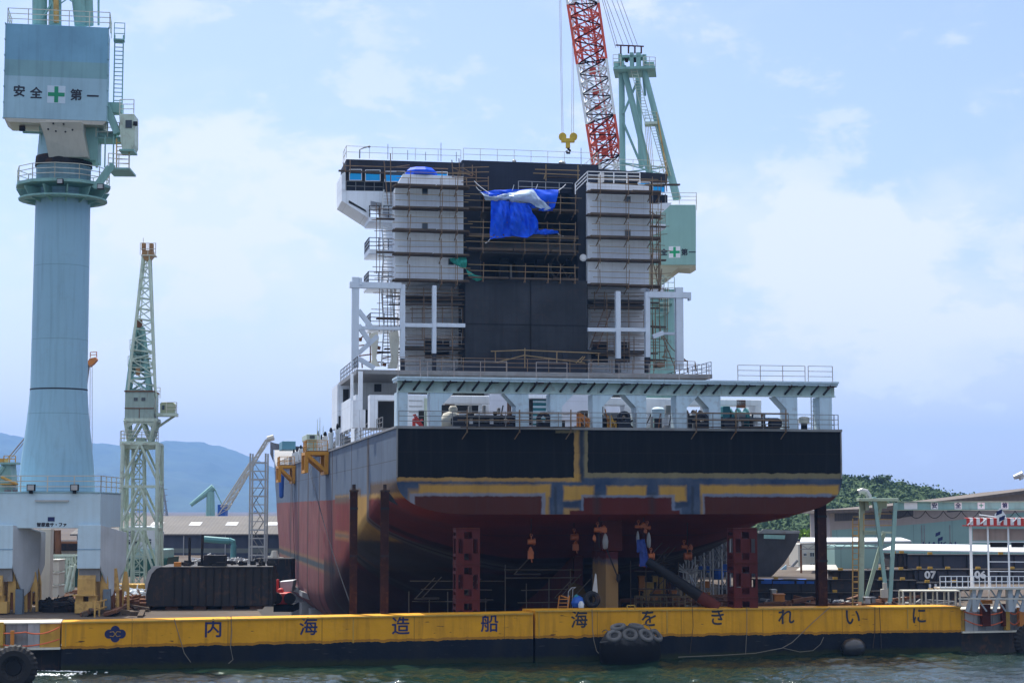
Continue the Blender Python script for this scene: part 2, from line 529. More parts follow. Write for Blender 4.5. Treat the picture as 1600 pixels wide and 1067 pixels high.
def gframe(a, b): return frame(V((a.x, a.y, 0)), math.atan2(b.y-a.y, b.x-a.x))
G1, G2 = gframe(GA, GM), gframe(GM+(GB-GM).normalized()*.12, GB)
L1, L2 = (GM-GA).length-.05, (GB-GM).length
def ground_mat():
    n = NT('yard_ground')
    a = n.noise(.09, 6); b = n.noise(1.2, 5)
    k = n.mix(n.rng(a, .35, .65), (.075, .06, .05), (.125, .105, .085))
    k = n.mix(n.m('MULTIPLY', n.rng(b, .5, .7), .6), k, (.085, .05, .035))
    n.bump(b, .3, .05)
    return n.done(k, .9, 0, .15)
S_ = lambda t, s, z: SHIP @ V((t, s, z))
gm = ground_mat()
m = MB()
FL, FR_ = G1 @ V((-80, 3.2, G)), G2 @ V((L2+90, 3.2, G))
dk = [S_(-25,3,G), S_(-25,185,G), S_(21.5,185,G), S_(21.5,3,G)]
m.add([FL, G1 @ V((L1,3.2,G)), FR_, V((6000,FR_.y,G)), V((6000,9500,G)), V((-6000,9500,G)), V((-6000,FL.y,G))]+dk,
      [(0,7,8,5,6), (0,1,10,7), (1,2,10), (2,3,4,9,10), (8,9,4,5)])
build(m, 'ground', gm, kind='structure')
m = MB(SHIP)
m.box((-25,-6,-5.5),(21.5,185,-5)); m.box((-25.8,3,-5),(-25,185,G-.02)); m.box((21.5,3,-5),(22.3,185,G-.02)); m.box((-25,185,-5),(21.5,186,G-.02))
build(m, 'dock_floor', paint('dock_concrete', (.045,.04,.036), .3, rough=.9, streak=.5), kind='structure')
m = MB()
m.add([(-900, 149.5, -6), (900, 149.5, -6), (900, 149.5, G-.3), (-900, 149.5, G-.3)], [(0,1,2,3)])
def ridge(px, prof):
    for (a, ya), (b, yb) in zip(prof, prof[1:]):
        if a <= px <= b: return ya+(yb-ya)*(px-a)/(b-a)
    return prof[0][1] if px < prof[0][0] else prof[-1][1]
def forest_mat(name, a, b, sc_):
    n = NT(name)
    k = n.mix(n.rng(n.noise(sc_, 6, rough=.7), .35, .65), a, b)
    return n.done(k, .9)
PR = [(-300,700),(-60,668),(0,673),(25,678),(48,688),(100,696),(150,694),(165,691),(190,697),(210,702),(235,697),(262,690),(290,690),(312,694),(335,697),(360,705),(388,716),(402,725),(440,738),(520,752),(640,770),(800,780),(1100,776),(1400,784),(1900,786)]
m = MB()
def mf(u, v):
    px = -300+2200*u
    Y = 4900+4200*v
    top = (795-ridge(px, PR))/F*7000+H
    r = math.sin(math.pi*min(1, v/1.06*1.0)**.9) if v < .55 else 1-(v-.55)*1.2
    z = top*max(0, (v/.533)**.8 if v < .533 else 1-(v-.533)*.9)
    p = V(((px-800)/F*7000, Y, z))
    nz = noise.fractal(p*.0022, .9, 2.0, 4)
    p.z += nz*40*max(0, min(1, v*3))*(1-.75*math.exp(-((v-.533)*12)**2)) + noise.fractal(p*.010, .8, 2, 5)*16
    return p
m.grid(mf, 260, 30)
build(m, 'mountains', forest_mat('mountain_forest', (.012,.035,.028), (.035,.07,.045), .008), kind='structure', smooth=True)

PH = [(1050,800),(1120,778),(1180,765),(1240,755),(1290,748),(1317,741),(1335,744),(1352,747),(1378,746),(1395,750),(1412,756),(1440,762),(1470,768),(1520,780),(1600,800),(1900,830)]
m = MB()
def hf(u, v):
    px = 1050+850*u
    top = (795-ridge(px, PH))/F*560+H-2
    Y = 430+300*v
    z = G+(top-G)*min(1, (v/.43))**.8 if v < .43 else top-(v-.43)*8
    return V(((px-800)/F*560, Y, z+noise.noise(V((px*.03, v*9, 0)))*1.2))
m.grid(hf, 60, 20)
build(m, 'green_hill', forest_mat('hill_soil', (.02,.035,.012), (.04,.06,.02), .3), kind='structure', smooth=True)
def leaf_mat(name, a, b):
    n = NT(name)
    k = n.mix(n.rng(n.noise(.35, 4), .35, .65), a, b)
    n.b.inputs['Subsurface Weight'].default_value = 0
    return n.done(k, .9, 0, .05)
LEAF = leaf_mat('hill_foliage', (.040,.072,.038), (.10,.145,.065))
LEAF2 = leaf_mat('light_foliage', (.13,.24,.03), (.22,.34,.06))
def crown(m, c, r, n, leaf, flat=.8):
    for i in range(n):
        d = V((rnd.gauss(0,1), rnd.gauss(0,1), rnd.gauss(0,.9))).normalized()*r*rnd.uniform(.55, 1.05)
        d.z *= flat
        p = V(c)+d
        a = V((rnd.gauss(0,1), rnd.gauss(0,1), rnd.gauss(0,1))).normalized(); b = a.cross(V((rnd.gauss(0,1), rnd.gauss(0,1), rnd.gauss(0,1)))).normalized()
        s = leaf*rnd.uniform(.6, 1.3)
        m.add([p-a*s, p-b*s*.8, p+a*s, p+b*s*.8], [(0,1,2,3)])
def blob(m, c, r, seed=0):
    vs, fs = [], []
    n, k = 8, 5
    for j in range(k+1):
        for i in range(n):
            a, b = 2*math.pi*i/n, math.pi*j/k-math.pi/2
            d = V((math.cos(a)*math.cos(b), math.sin(a)*math.cos(b), math.sin(b)*.8))
            vs.append(V(c)+d*r*(1+.5*noise.noise(d*2+V((seed*3.1,0,0)))))
    for j in range(k):
        for i in range(n): fs.append((j*n+i, j*n+(i+1)%n, (j+1)*n+(i+1)%n, (j+1)*n+i))
    m.add(vs, fs)
m = MB()
for i in range(2600):
    u = rnd.uniform(.04, .62); v = rnd.uniform(0.02, .45)
    p = hf(u, v); r = rnd.choice((1.1,1.4,1.8,2.5))*rnd.uniform(.8,1.2)
    blob(m, p+V((0,0,r*.35)), r*.6, i)
    crown(m, p+V((0,0,r*.45)), r, 22, .42)
build(m, 'forest', LEAF, kind='stuff', label='dense green trees covering the hill behind the brown roofed workshop')
def tree(px, py, Y, h, r, lab, mat, n=170, leaf=.55):
    g = W(px, py, Y); base = V((g.x, g.y, g.z-h))
    o = thing('tree', base, lab, 'tree', 'single trees near the hill')
    t = MB(); t.tube(base, base+V((0,0,h*.75)), .28, .12, 7)
    for i in range(6):
        a = rnd.uniform(0, 6.28); t.tube(base+V((0,0,h*(.45+.05*i))), base+V((math.cos(a)*r*.7, math.sin(a)*r*.7, h*(.65+.05*i))), .1, .04, 5)
    build(t, 'trunk', M['plank'], o)
    c = MB()
    for i in range(9):
        a = rnd.uniform(0, 6.28); d = rnd.uniform(0, r*.75)
        q = base+V((math.cos(a)*d, math.sin(a)*d, h*rnd.uniform(.62, .92)))
        rr = r*rnd.uniform(.3, .5)
        blob(c, q, rr*.6, i); crown(c, q, rr, n//9*2, leaf*.8)
    build(c, 'crown', mat, o)
tree(1378, 739, 545, 9, 3.6, 'dark tree standing highest on the ridge of the green hill', LEAF, leaf=.4)
tree(1352, 741, 545, 8, 2.6, 'dark ridge tree just left of the highest one on the hill', LEAF, leaf=.4)
tree(1321, 739, 545, 9, 3.5, 'rounded tree on the hill beside the corner of the stern', LEAF, leaf=.4)
tree(1272, 824, 330, 6, 3.2, 'light green tree above the white roof left of the propping post', LEAF2)
tree(1293, 828, 330, 6, 2.6, 'light green tree above the white roof right of the propping post', LEAF2)

# ------------------------------------------------------------------ floating dock gate
def gate_mat(zb0, zb1, L, col_=(.72, .345, .018)):
    n = NT('gate_paint')
    o = n.xyz()
    wob = n.m('MULTIPLY', n.m('SUBTRACT', n.noise(1.1, 6, sc_=(1,1,.3), rough=.65), .5), .42)
    zb = n.m('ADD', n.m('MULTIPLY', o[0], (zb1-zb0)/L), zb0)
    f = n.m('GREATER_THAN', n.m('ADD', o[2], wob), zb)
    y = n.mix(n.rng(n.noise(.5, 5), .3, .7), tuple(c*.82 for c in col_), col_)
    y = n.mix(n.m('MULTIPLY', n.rng(n.noise(1, 5, sc_=(2.5,2.5,.25)), .5, .7), .35), y, (.20,.10,.02))
    scr = n.rng(n.noise(1, 6, sc_=(1.2,1,7)), .63, .68)
    y = n.mix(n.m('MULTIPLY', scr, n.rng(n.noise(.35, 2), .48, .55)), y, (.06,.035,.02))
    edge = n.m('LESS_THAN', n.m('ABSOLUTE', n.m('SUBTRACT', n.m('ADD', o[2], wob), n.m('ADD', zb, .09))), .07)
    y = n.mix(n.m('MULTIPLY', edge, .55), y, (.16,.055,.02))
    f2 = n.m('PINGPONG', n.m('ADD', o[0], 1.7), 3.05)
    y = n.mix(n.m('MULTIPLY', n.m('LESS_THAN', f2, .03), .6), y, (.14,.08,.02))
    b = n.mix(n.rng(n.noise(.8, 5, sc_=(1,1,.4)), .35, .7), (.005,.009,.018), (.014,.016,.020))
    b = n.mix(n.m('MULTIPLY', n.rng(n.noise(1, 6, sc_=(.9,1,8)), .62, .68), n.rng(n.noise(.5, 2), .45, .6)), b, (.055,.055,.055))
    weed = n.rng(n.m('ADD', o[2], n.m('MULTIPLY', n.noise(2.5, 5), -.5)), .22, -.02)
    b = n.mix(weed, b, (.020,.026,.012))
    dn = n.noise(.55, 3, sc_=(1,1,1.6))
    n.bump(n.m('ADD', n.m('MULTIPLY', dn, 3.0), n.noise(3, 4)), .35, .05)
    return n.done(n.mix(f, b, y), .6, 0, .12)
def gate(fr, L, zt0, zt1, zb0, zb1, lab, words):
    o = thing('dock_gate', (0,0,0), lab, 'dock gate', 'floating yellow dock gate sections', fr=fr)
    m = MB(fr)
    m.prism([(0,0,-1.5),(L,0,-1.5),(L,0,zt1),(0,0,zt0)], (0,3,0))
    build(m, 'gate_body', gate_mat(zb0, zb1, L), o)
    m = MB(fr)
    m.beam((0,-.04,zt0-.02),(L,-.04,zt1-.02), .08, .10)
    for i in range(int(L/9.2)+1):
        x = .25+i*9.2
        if any(abs(in_frame(fr, c_[1], c_[2], 0).x-x) < .9 for c_ in words): continue
        zt = zt0+(zt1-zt0)*x/L; m.box((x-.04,-.05,zb0+.1),(x+.04,0,zt-.06))
    build(m, 'rubbing_strip', M['yellow'], o)
    for w_, px, py, mt, sz in words:
        p = in_frame(fr, px, py, 0)
        m = MB(fr); vs, fs = glyphs(w_, sz, .02)
        m.add([V((p.x+a, -.012+o_, p.z+c)) for a, o_, c in vs], fs)
        build(m, 'painted_character', M[mt], o)
    return o
g1 = gate(G1, L1, 3.02, 3.26, 1.37, 1.6, 'longer yellow and black dock gate section carrying the blue knot emblem, left of the joint',
    [('内',333,983,'ink_blue',1.25), ('海',482,980,'ink_blue',1.25), ('造',626,979,'ink_blue',1.25), ('船',765,975,'ink_blue',1.25)])
g2 = gate(G2, L2, 3.42, 3.22, 1.62, 1.42, 'yellow and black dock gate section lettered in black, right of the joint',
    [('海',905,969,'ink',1.25), ('を',1014,967,'ink',1.3), ('き',1121,965,'ink',1.3), ('れ',1228,964,'ink',1.3), ('い',1332,965,'ink',1.35), ('に',1436,963,'ink',1.3)])
def knot(m, c, s, y=-.012, front=(0,-1,0)):        # emblem of four linked lobes round a white knot
    for dx, dz in ((-.55,.1),(0,.42),(0,-.32),(.55,.1)):
        pass
p = in_frame(G1, 180, 990, 0)
m = MB(G1)
def disc(m, cx, cz, r, y, n=20, a0=0):
    m.add([(cx+r*math.cos(a0+2*math.pi*i/n), y, cz+r*math.sin(a0+2*math.pi*i/n)) for i in range(n)], [tuple(range(n))[::-1]])
for k, (dx, dz) in enumerate(((-.38,0),(0,.24),(0,-.24),(.38,0))): disc(m, p.x+dx, p.z+dz, .29, -.012-.002*k)
build(m, 'emblem', M['ink_blue'], g1)
m = MB(G1)
for s_ in (-1, 1):
    m.path([(p.x-.34, -.03, p.z-s_*.12), (p.x-.12, -.03, p.z-s_*.16), (p.x+.12, -.03, p.z+s_*.16), (p.x+.34, -.03, p.z+s_*.12)], .022, 4)
build(m, 'emblem_line', M['yellow'], g1)

def rope(pts, r, lab, mat='rope', cat='rope', group='ropes hanging on the dock gate', name='rope', n=5, fr=WORLD):
    m = MB(fr); m.path(pts, r*.5, n)
    return build(m, name, M[mat], label=lab, cat=cat, group=group)
def gp(fr, px, py, y=-.1):
    return fr @ in_frame(fr, px, py, y)
def sag(a, b, d, n=12):
    a, b = V(a), V(b)
    return [a.lerp(b, i/n)-V((0,0,d*4*(i/n)*(1-i/n))) for i in range(n+1)]
rope([gp(G1,272,966)]+[gp(G1,x,y) for x,y in ((276,980),(282,1000),(288,1020),(298,1034))], .05, 'slack grey rope hanging on the gate left of the first blue character')
rope([gp(G1,361,962), gp(G1,362,985), gp(G1,360,1010), gp(G1,364,1030), gp(G1,357,1036)], .06, 'frayed grey rope hanging on the gate just right of the first blue character')
rope([gp(G2,925,951), gp(G2,926,985,-.12), gp(G2,928,1000,-.12), gp(G2,932,1016,-.3), gp(G2,935,1020,-.8), gp(G2,940,1012,-1.2)], .05, 'white rope looping down from the gate to the big tyre covered fender')
rope([gp(G2,1167,948), gp(G2,1167,985), gp(G2,1166,1000), gp(G2,1165,1022)], .045, 'thin grey rope hanging straight down between the last two pairs of black characters')
rope([gp(G2,1297,948), gp(G2,1270,972), gp(G2,1238,1003), gp(G2,1222,1012,-.4), gp(G2,1180,1020,-.5), gp(G2,1130,1023,-.4), gp(G2,1060,1026,-.6)], .05, 'long pale rope slanting from the gate top down along the waterline')
rope([gp(G2,1287,995), gp(G2,1282,1006,-.2), gp(G2,1270,1016,-.2), gp(G2,1250,1018,-.2), gp(G2,1224,1012,-.3)], .04, 'short looped rope hanging under the long slanting rope')
rope([gp(G2,1367,948), gp(G2,1367,985), gp(G2,1364,1012)], .045, 'dark rope left of the last character, hanging on the gate', 'plank')
rope([gp(G2,1374,948), gp(G2,1376,985), gp(G2,1377,1012)], .04, 'dark thin rope beside another one near the last character', 'plank')
rope([gp(G2,1082,948), gp(G2,1083,978), gp(G2,1080,1004), gp(G2,1078,1020)], .04, 'dark rope hanging below the third black character from the joint', 'plank')

# fenders
M['worn2'] = paint('sun_bleached_rubber', (.12,.12,.12), .45, rough=.9)
fo = in_frame(G2, 984, 1000, -2.0)
m = MB(G2)
m.lathe((fo.x, -2.0, .75), [(.05,-2.0),(.85,-1.9),(1.35,-1.5),(1.64,-.85),(1.72,0),(1.64,.85),(1.35,1.5),(.85,1.9),(.05,2.0)], 28, (1,0,0))
fb = thing('tyre_fender', (0,0,0), 'big black pneumatic fender wrapped in a net of tyres, floating against the gate', 'fender', fr=G2 @ Matrix.Translation((fo.x,-2.0,0)))
n_ = NT('fender_rubber'); o_ = n_.xyz()
dry = n_.m('MULTIPLY', n_.rng(n_.m('ADD', o_[2], n_.m('MULTIPLY', n_.noise(3, 5), .9)), 1.7, 2.1), .9, True)
build(m, 'fender_body', n_.done(n_.mix(dry, (.007,.007,.008), (.055,.055,.055)), .85, 0, .1), fb, smooth=True)
for k, (dx, a) in enumerate(((-.95,78),(.35,80),(-.42,44),(.68,42),(-1.42,52),(1.5,50))):
    r = 1.68 if abs(dx) < 1.2 else 1.4
    c = V((fo.x+dx, -2.0-math.cos(R(a))*r, .75+math.sin(R(a))*r))
    ax = (dx*.25, -math.cos(R(a)), math.sin(R(a)))
    m = MB(G2); m.torus(c, .40, .15, ax, 22, 8)
    t = build(m, 'tyre', M['worn2' if a > 30 else 'worn'], fb, smooth=True)
    if k in (2, 3):
        m = MB(G2); m.beam(c+V((-.3,-.1,0)), c+V((.3,-.1,0)), .05); m.beam(c+V((0,-.1,-.3)), c+V((0,-.1,.3)), .05)
        build(m, 'chain_cross', M['worn'], t)
m = MB(G2)
for x in (-1.7,-.75,.2,1.15,1.8):
    rr = 1.78 if abs(x) < 1.2 else 1.45
    m.path([(fo.x+x, -2.0-math.cos(R(a))*rr, 0.75+math.sin(R(a))*rr) for a in range(35, 120, 12)], .03, 5)
m.path([(fo.x+2.15*math.sin(R(a)), -2.0-1.25*math.cos(R(a)), 1.9-.5*abs(math.sin(R(a)))) for a in range(-85, 90, 10)], .05, 5)
build(m, 'net_chain', M['worn'], fb)
m = MB(G2); p = in_frame(G2, 1333, 1006, -.9)
m.lathe((p.x, -.9, .55), [(.04,-.85),(.35,-.78),(.58,-.5),(.66,0),(.58,.5),(.35,.78),(.04,.85)], 24, (1,0,.05))
build(m, 'float_fender', paint('glossy_rubber', (.025,.026,.028), .2, rough=.3, spec=.6), label='smooth black oval float lying against the gate below the last characters', cat='fender', smooth=True)
for px, py, Y, lab in ((22, 1043, 110, 'huge lugged black tyre hanging at the left edge of the quay by the splash'), (1612, 1003, 134, 'black tyre hanging at the far right below the roped quay')):
    c = W(px, py, Y)
    m = MB(); m.torus(c, .86, .46, (.15,-1,.05), 56, 10, .13)
    t = thing('tractor_tyre', (c.x,c.y,0), lab, 'tyre', 'large tyres hung on the quay')
    build(m, 'tread', M['rubber'], t)
    m = MB(); m.lathe(c, [(.42,-.25),(.55,.1),(.42,.3)], 20, (.15,-1,.05)); build(m, 'hub', M['black'], t)
m = MB()
for i in range(700):
    t = rnd.random()
    p = WZ(70+rnd.gauss(0,1)*30, 1047.5+abs(rnd.gauss(0,3.6)), 0)
    r = rnd.uniform(.02,.08)
    m.lathe(p+V((0,0,-.02)), [(r*1.6,0),(r*1.2,r*.4),(r*.2,r*.7)], 5)
build(m, 'splash', paint('foam', (.8,.82,.84), .05, rough=.4), kind='stuff', label='white foam splashing beside the huge tyre at the quay foot', smooth=True)

# ------------------------------------------------------------------ quay walls either side of the gate
def quay(fr, x0, x1, lab, segs, ropes, posts):
    m0 = (x0+x1)/2
    o = thing('quay_wall', (0,0,0), lab, 'quay wall', 'quay walls beside the dock gate', fr=fr @ Matrix.Translation((m0,0,0)))
    m = MB(fr); m.box((x0,.9,-2),(x1,3.3,1.35)); build(m, 'lower_wall', M['dark'], o)
    m = MB(fr); m.box((x0,-.1,1.33),(x1,.9,1.45)); build(m, 'ledge', M['cream'], o)
    for a, b, mt in segs:
        xa, xb = in_frame(fr, a, 985, .3).x, in_frame(fr, b, 985, .3).x
        m = MB(fr)
        n = max(2, int((xb-xa)/.28))
        for i in range(n):
            u0, u1 = xa+(xb-xa)*i/n, xa+(xb-xa)*(i+1)/n
            m.box((u0,.3+(.05 if i % 2 else 0),1.45),(u1,3.3,2.95+.001*(i % 2)))
        build(m, 'wall_panel', M[mt], o)
    m = MB(fr); m.box((x0,.22,2.95),(x1,3.3,3.03)); build(m, 'coping', M['cream'], o)
    for a, b, c, d, sg in ropes:
        r_ = MB(); r_.path(sag(gp(fr,a,b,-.15), gp(fr,c,d,-.15), sg), .045); build(r_, 'safety_rope', M['orange_rope'], o)
    for a, b, c, d, mt in posts:
        m = MB(fr); m.pbox(a, b, c, d, -.2, .15); build(m, 'post', M[mt], o)
quay(G1, -30, -.06, 'roped quay wall with grey and yellow corrugated panels left of the gate',
     [(-60,1,'grey'),(1,8,'yellow'),(9,43,'grey'),(43.5,62,'galv'),(62.5,94,'yellow')],
     [(-30,985,40,987,.12),(40,987,93,979,.25),(-30,998,93,998,.45)], [(16,985,22,1008,'orange'), (-2,972,5,1008,'yellow')])
quay(G2, L2+.06, L2+30, 'roped quay wall with grey panels and dark red posts right of the gate',
     [(1501,1508,'yellow'),(1508.5,1528,'galv'),(1528.5,1592,'grey'),(1592.5,1640,'grey')],
     [(1506,955,1573,953,.3),(1506,967,1573,967,.45),(1575,953,1594,952,.3),(1575,967,1594,966,.4),(1594,952,1640,955,.2)],
     [(1535,944,1548,978,'redbrown'),(1567,943,1572,978,'redbrown'),(1572,948,1578,984,'yellow'),(1593,949,1600,978,'orange'),(1533,937,1551,943,'orange')])
# rope on the left end of the big gate
# ------------------------------------------------------------------ the ship on the dock floor
ship = thing('cargo_ship', (0,0,0), 'large unfinished cargo ship with black stern, red bottom and white accommodation blocks', 'ship', fr=SHIP)
def lerpk(k, x):
    for (a, ya), (b, yb) in zip(k, k[1:]):
        if x <= b: return ya+(yb-ya)*max(0, (x-a))/(b-a)
    return k[-1][1]
ZK = [(0,12.35),(6,11.6),(12,10.7),(20,9.3),(29,7.6),(37,5.9),(45,3.9),(55,2.8),(70,2.0),(200,2.0)]
ZC = [(0,9.85),(8,8.6),(16,6.3),(25,3.1),(35,-.5),(45,-2.6),(200,-2.6)]
WA = [(0,5.2),(8,8),(16,11.5),(26,16.1),(45,16.1),(60,9),(75,7),(200,7)]
def zd(s): return 15.85 if s < 148 else min(19.2, 15.85+(s-148)*.6)
def hb(s, z):
    s0 = 128+max(0, min(1, z/17))*22; s1 = 182+max(0, min(1, z/17))*10.5
    if s <= s0: return 16.1
    return 16.1*max(0, 1-((s-s0)/(s1-s0))**2.0)**.75
def section(s):
    zk, zc = lerpk(ZK, s), lerpk(ZC, s)
    e = lerpk([(0,.85),(4,.9),(10,1.4),(30,1.5),(40,1.2),(55,.85),(200,.85)], s); wa = lerpk(WA, s)/16.1
    pts = [(1, zd(s)-(zd(s)-zk)*i/8) for i in range(8)]
    for i in range(15):
        a = R(90)*i/14
        pts.append((1-wa*(1-max(0, math.cos(a))**e), zk-(zk-zc)*max(0, math.sin(a))**e))
    return [(-hb(s, z)*k, z) for k, z in pts]+[(hb(s, z)*k, z) for k, z in pts[::-1][1:]]
SS = [0,2,4,6,8,10,12,14,17,20,23,26,29,32,35,38,41,45,50,55,60,66,72,80,90,100,108,116,124,130,138,145,151,157,163,169,175,180,184,187,190,192]
hull = MB(SHIP)
secs = [section(s) for s in SS]
n = len(secs[0])
hull.v = [V((t, s, z)) for s, sec in zip(SS, secs) for t, z in sec]
hull.f = [(j*n+i, (j+1)*n+i, (j+1)*n+i+1, j*n+i+1) for j in range(len(SS)-1) for i in range(n-1)]
hull.f.append(tuple((len(SS)-1)*n+i for i in range(n)))
hull.mi = [0]*len(hull.f)

def layer_mat(name, base_fn, layers, ax, wob=.12, rough=.55, seams=()):
    """plate paint: patches with brushed, uneven borders; layers = (a0, a1, z0, z1, colour, softness, strength)"""
    n = NT(name)
    o = n.xyz()
    nz = n.m('MULTIPLY', n.m('SUBTRACT', n.noise(1.3, 6, rough=.65), .5), wob*2.6)
    nz2 = n.m('MULTIPLY', n.m('SUBTRACT', n.noise(1.9, 5), .5), wob*2.6)
    a = n.m('ADD', o[ax], nz); z = n.m('ADD', o[2], nz2)
    k = base_fn(n, o, a, z)
    for L in layers:
        a0, a1, z0, z1, c, soft = L[:6]
        d = n.m('MINIMUM', n.m('MINIMUM', n.m('SUBTRACT', a, a0), n.m('SUBTRACT', a1, a)), n.m('MINIMUM', n.m('SUBTRACT', z, z0), n.m('SUBTRACT', z1, z)))
        f = n.rng(d, -soft, soft)
        f.node.clamp = True
        if len(L) > 6: f = n.m('MULTIPLY', f, L[6])
        k = n.mix(f, k, c)
    var = n.noise(.35, 6)
    k = n.mix(n.rng(var, .3, .7), n.mix(1.0, k, (.78,.78,.80), 'MULTIPLY'), k)
    st = n.noise(1, 4, sc_=(2.5,2.5,.15))
    k = n.mix(n.m('MULTIPLY', n.rng(st, .5, .75), .2), k, (.05,.045,.045))
    for axis, p, w in seams:
        f = n.m('LESS_THAN', n.m('ABSOLUTE', n.m('SUBTRACT', o[axis], p)), w)
        k = n.mix(n.m('MULTIPLY', f, .75), k, (.05,.035,.03))
    n.bump(n.noise(1.1, 3), .25, .06)
    return n.done(k, .72, 0, .1)
GREYH = (.125,.165,.225); REDH = (.20,.033,.020); PRIM = (.44,.26,.06); BLU = (.045,.075,.15); BR = (.13,.09,.06); BLK = (.007,.009,.012); PALE = (.17,.21,.30)
def sp_(px, py=760): return SX(px, py, -16.1).y
def hull_base(n, o, a, z):
    f = n.m('GREATER_THAN', z, 11.1)
    r = n.mix(n.rng(n.noise(.25, 5), .4, .65), tuple(c*.82 for c in REDH), REDH)
    r = n.mix(n.m('MULTIPLY', n.rng(o[1], 40, 70), .35), r, (.33,.20,.19))       # red turns paler and greyer forward
    r = n.mix(n.m('MULTIPLY', n.rng(n.noise(.8, 6, sc_=(1,1,.6)), .58, .64), .7), r, (.20,.02,.03))
    return n.mix(f, r, GREYH)
side_layers = [
 (47,300,3.9,5.1,(.26,.17,.07),.2,.6), (47,300,4.15,4.75,(.06,.08,.085),.12,.95),
 (34,47.5,7.5,8.2,PRIM,.2,.45), (34,47.5,7.7,8.0,BR,.1,.8), (34,48,10.75,11.5,BR,.2,.9), (34,48,11.3,11.45,PRIM,.1,.5),
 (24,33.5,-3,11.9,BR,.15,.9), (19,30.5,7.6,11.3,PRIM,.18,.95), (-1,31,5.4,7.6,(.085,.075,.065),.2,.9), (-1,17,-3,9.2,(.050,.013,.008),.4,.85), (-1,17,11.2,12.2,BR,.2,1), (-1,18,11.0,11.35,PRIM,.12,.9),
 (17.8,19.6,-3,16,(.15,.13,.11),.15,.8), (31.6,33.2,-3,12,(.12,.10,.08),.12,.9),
 (-1,15.5,-3,10.4,REDH,.3,1), (-1,60,-6,5.4,(.030,.012,.008),.5,.85), (21,29,2,8.3,(.06,.045,.035),.4,.45)]  # low dark red layer puts the under-hull shade into the paint
seam_s = [(1, sp_(x), w) for x, w in ((455,.9),(467,.8),(481.5,.75),(499,.6),(519,.5),(549,.3),(575,.2),(596,.06))]+[(2,13.6,.02)]
hmat = layer_mat('hull_side_paint', hull_base, side_layers, 1, .16, .5, seam_s)
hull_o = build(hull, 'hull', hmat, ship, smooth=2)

# transom with its weld borders, primer and red panels, laid out in metres across and up
def T(px, py): p = S(px, py, 0); return p.x, p.z
def rect(px0, py0, px1, py1, c, soft=.05, k=1):
    pm = (px0+px1)/2
    return (T(px0,(py0+py1)/2)[0], T(px1,(py0+py1)/2)[0], T(pm,py1)[1], T(pm,py0)[1], c, soft, k)
tl = [rect(600,740,908,752,PRIM,.08,.8), rect(893,668,906,752,PRIM,.06,.8), rect(912,600,1330,747,(.22,.19,.10),.08,.9),
      rect(600,600,897,746,BLK,.03), rect(918,600,1330,739,BLK,.03), rect(868,672,900,676,(.22,.19,.10),.05,.8),
      rect(655,757,860,775,PRIM,.12), rect(640,766,665,790,PRIM,.2,.8), rect(846,757,858,806,PRIM,.1,.8), rect(881,759,928,781,PRIM,.1), rect(881,794,905,806,PRIM,.1,.7),
      rect(948,759,1010,774,PRIM,.1), rect(1030,759,1072,781,PRIM,.12), rect(1050,776,1072,783,PRIM,.1), rect(1095,758,1310,773,PRIM,.12), rect(1095,760,1104,806,PRIM,.1,.7),
      rect(640,770,852,806,PALE,.06,.8), rect(908,773,1055,812,PALE,.05,.8), rect(1098,771,1300,806,PALE,.06,.8), rect(1050,794,1065,812,PALE,.05,.5),
      rect(648,775,846,830,(.075,.022,.015),.05), rect(912,777,1050,830,(.085,.016,.012),.05), rect(890,797,1062,830,(.085,.016,.012),.05), rect(1101,776,1310,830,(.075,.022,.015),.05),
      rect(930,772,936,806,(.03,.03,.03),.25,.8), rect(1016,772,1022,806,(.03,.03,.03),.25,.8), rect(866,760,870,805,(.03,.04,.06),.06,.7), rect(1080,760,1084,805,(.03,.04,.06),.06,.7),
      rect(880,784,904,793,(.02,.03,.06),.1,.6), rect(1056,784,1076,792,(.02,.03,.06),.1,.6), rect(905,671,912,752,(.025,.03,.035),.12,.8)]
def tbase(n, o, a, z): return n.mix(n.rng(n.noise(.7, 6), .35, .65), (.03,.055,.11), (.075,.10,.15))
tr = MB(SHIP)
s0_ = section(0)
rows = []
tr.add([V((t, 0, z)) for t, z in s0_], [tuple(range(n))])
build(tr, 'transom', layer_mat('transom_paint', tbase, tl, 0, .11, .5, [(2, 14.15, .008)]), ship)
dkm = MB(SHIP)
dd = [(-hb(s, zd(s)), s, zd(s)-.05) for s in SS]+[(hb(s, zd(s)), s, zd(s)-.05) for s in SS[::-1]]
for a, b in zip(SS, SS[1:]):
    dkm.add([(-hb(a,zd(a)),a,zd(a)-.02),(hb(a,zd(a)),a,zd(a)-.02),(hb(b,zd(b)),b,zd(b)-.02),(-hb(b,zd(b)),b,zd(b)-.02)], [(0,1,2,3)])
build(dkm, 'main_deck', M['grey'], ship)
m = MB(SHIP); m.box((-16.16,-.1,15.75),(16.16,.35,15.93)); m.box((-16.2,.35,15.78),(-16.02,148,15.93)); m.box((16.02,.35,15.78),(16.2,148,15.93))
for z0, z1, x in ((12.4,15.75,-16.1),(12.4,15.75,16.1)): m.tube((x*.9985,-.02,z0),(x*.9985,-.02,z1),.06)
build(m, 'gunwale', M['grey'], ship)
# bow bulwark
m = MB(SHIP)
pts = [(-hb(s,17.5)-.15, s, zd(s)) for s in (150,157,164,171,177,182,186,189,191.5)]
q = [(x*1.03, s+.8, z+1.3) for x, s, z in pts]
vs = pts+q
m.add(vs, [(i, i+1, len(pts)+i+1, len(pts)+i) for i in range(len(pts)-1)])
m.add([(-x,s,z) for x,s,z in vs], [(i, i+1, len(pts)+i+1, len(pts)+i) for i in range(len(pts)-1)])
build(m, 'bow_bulwark', M['navy'], ship)
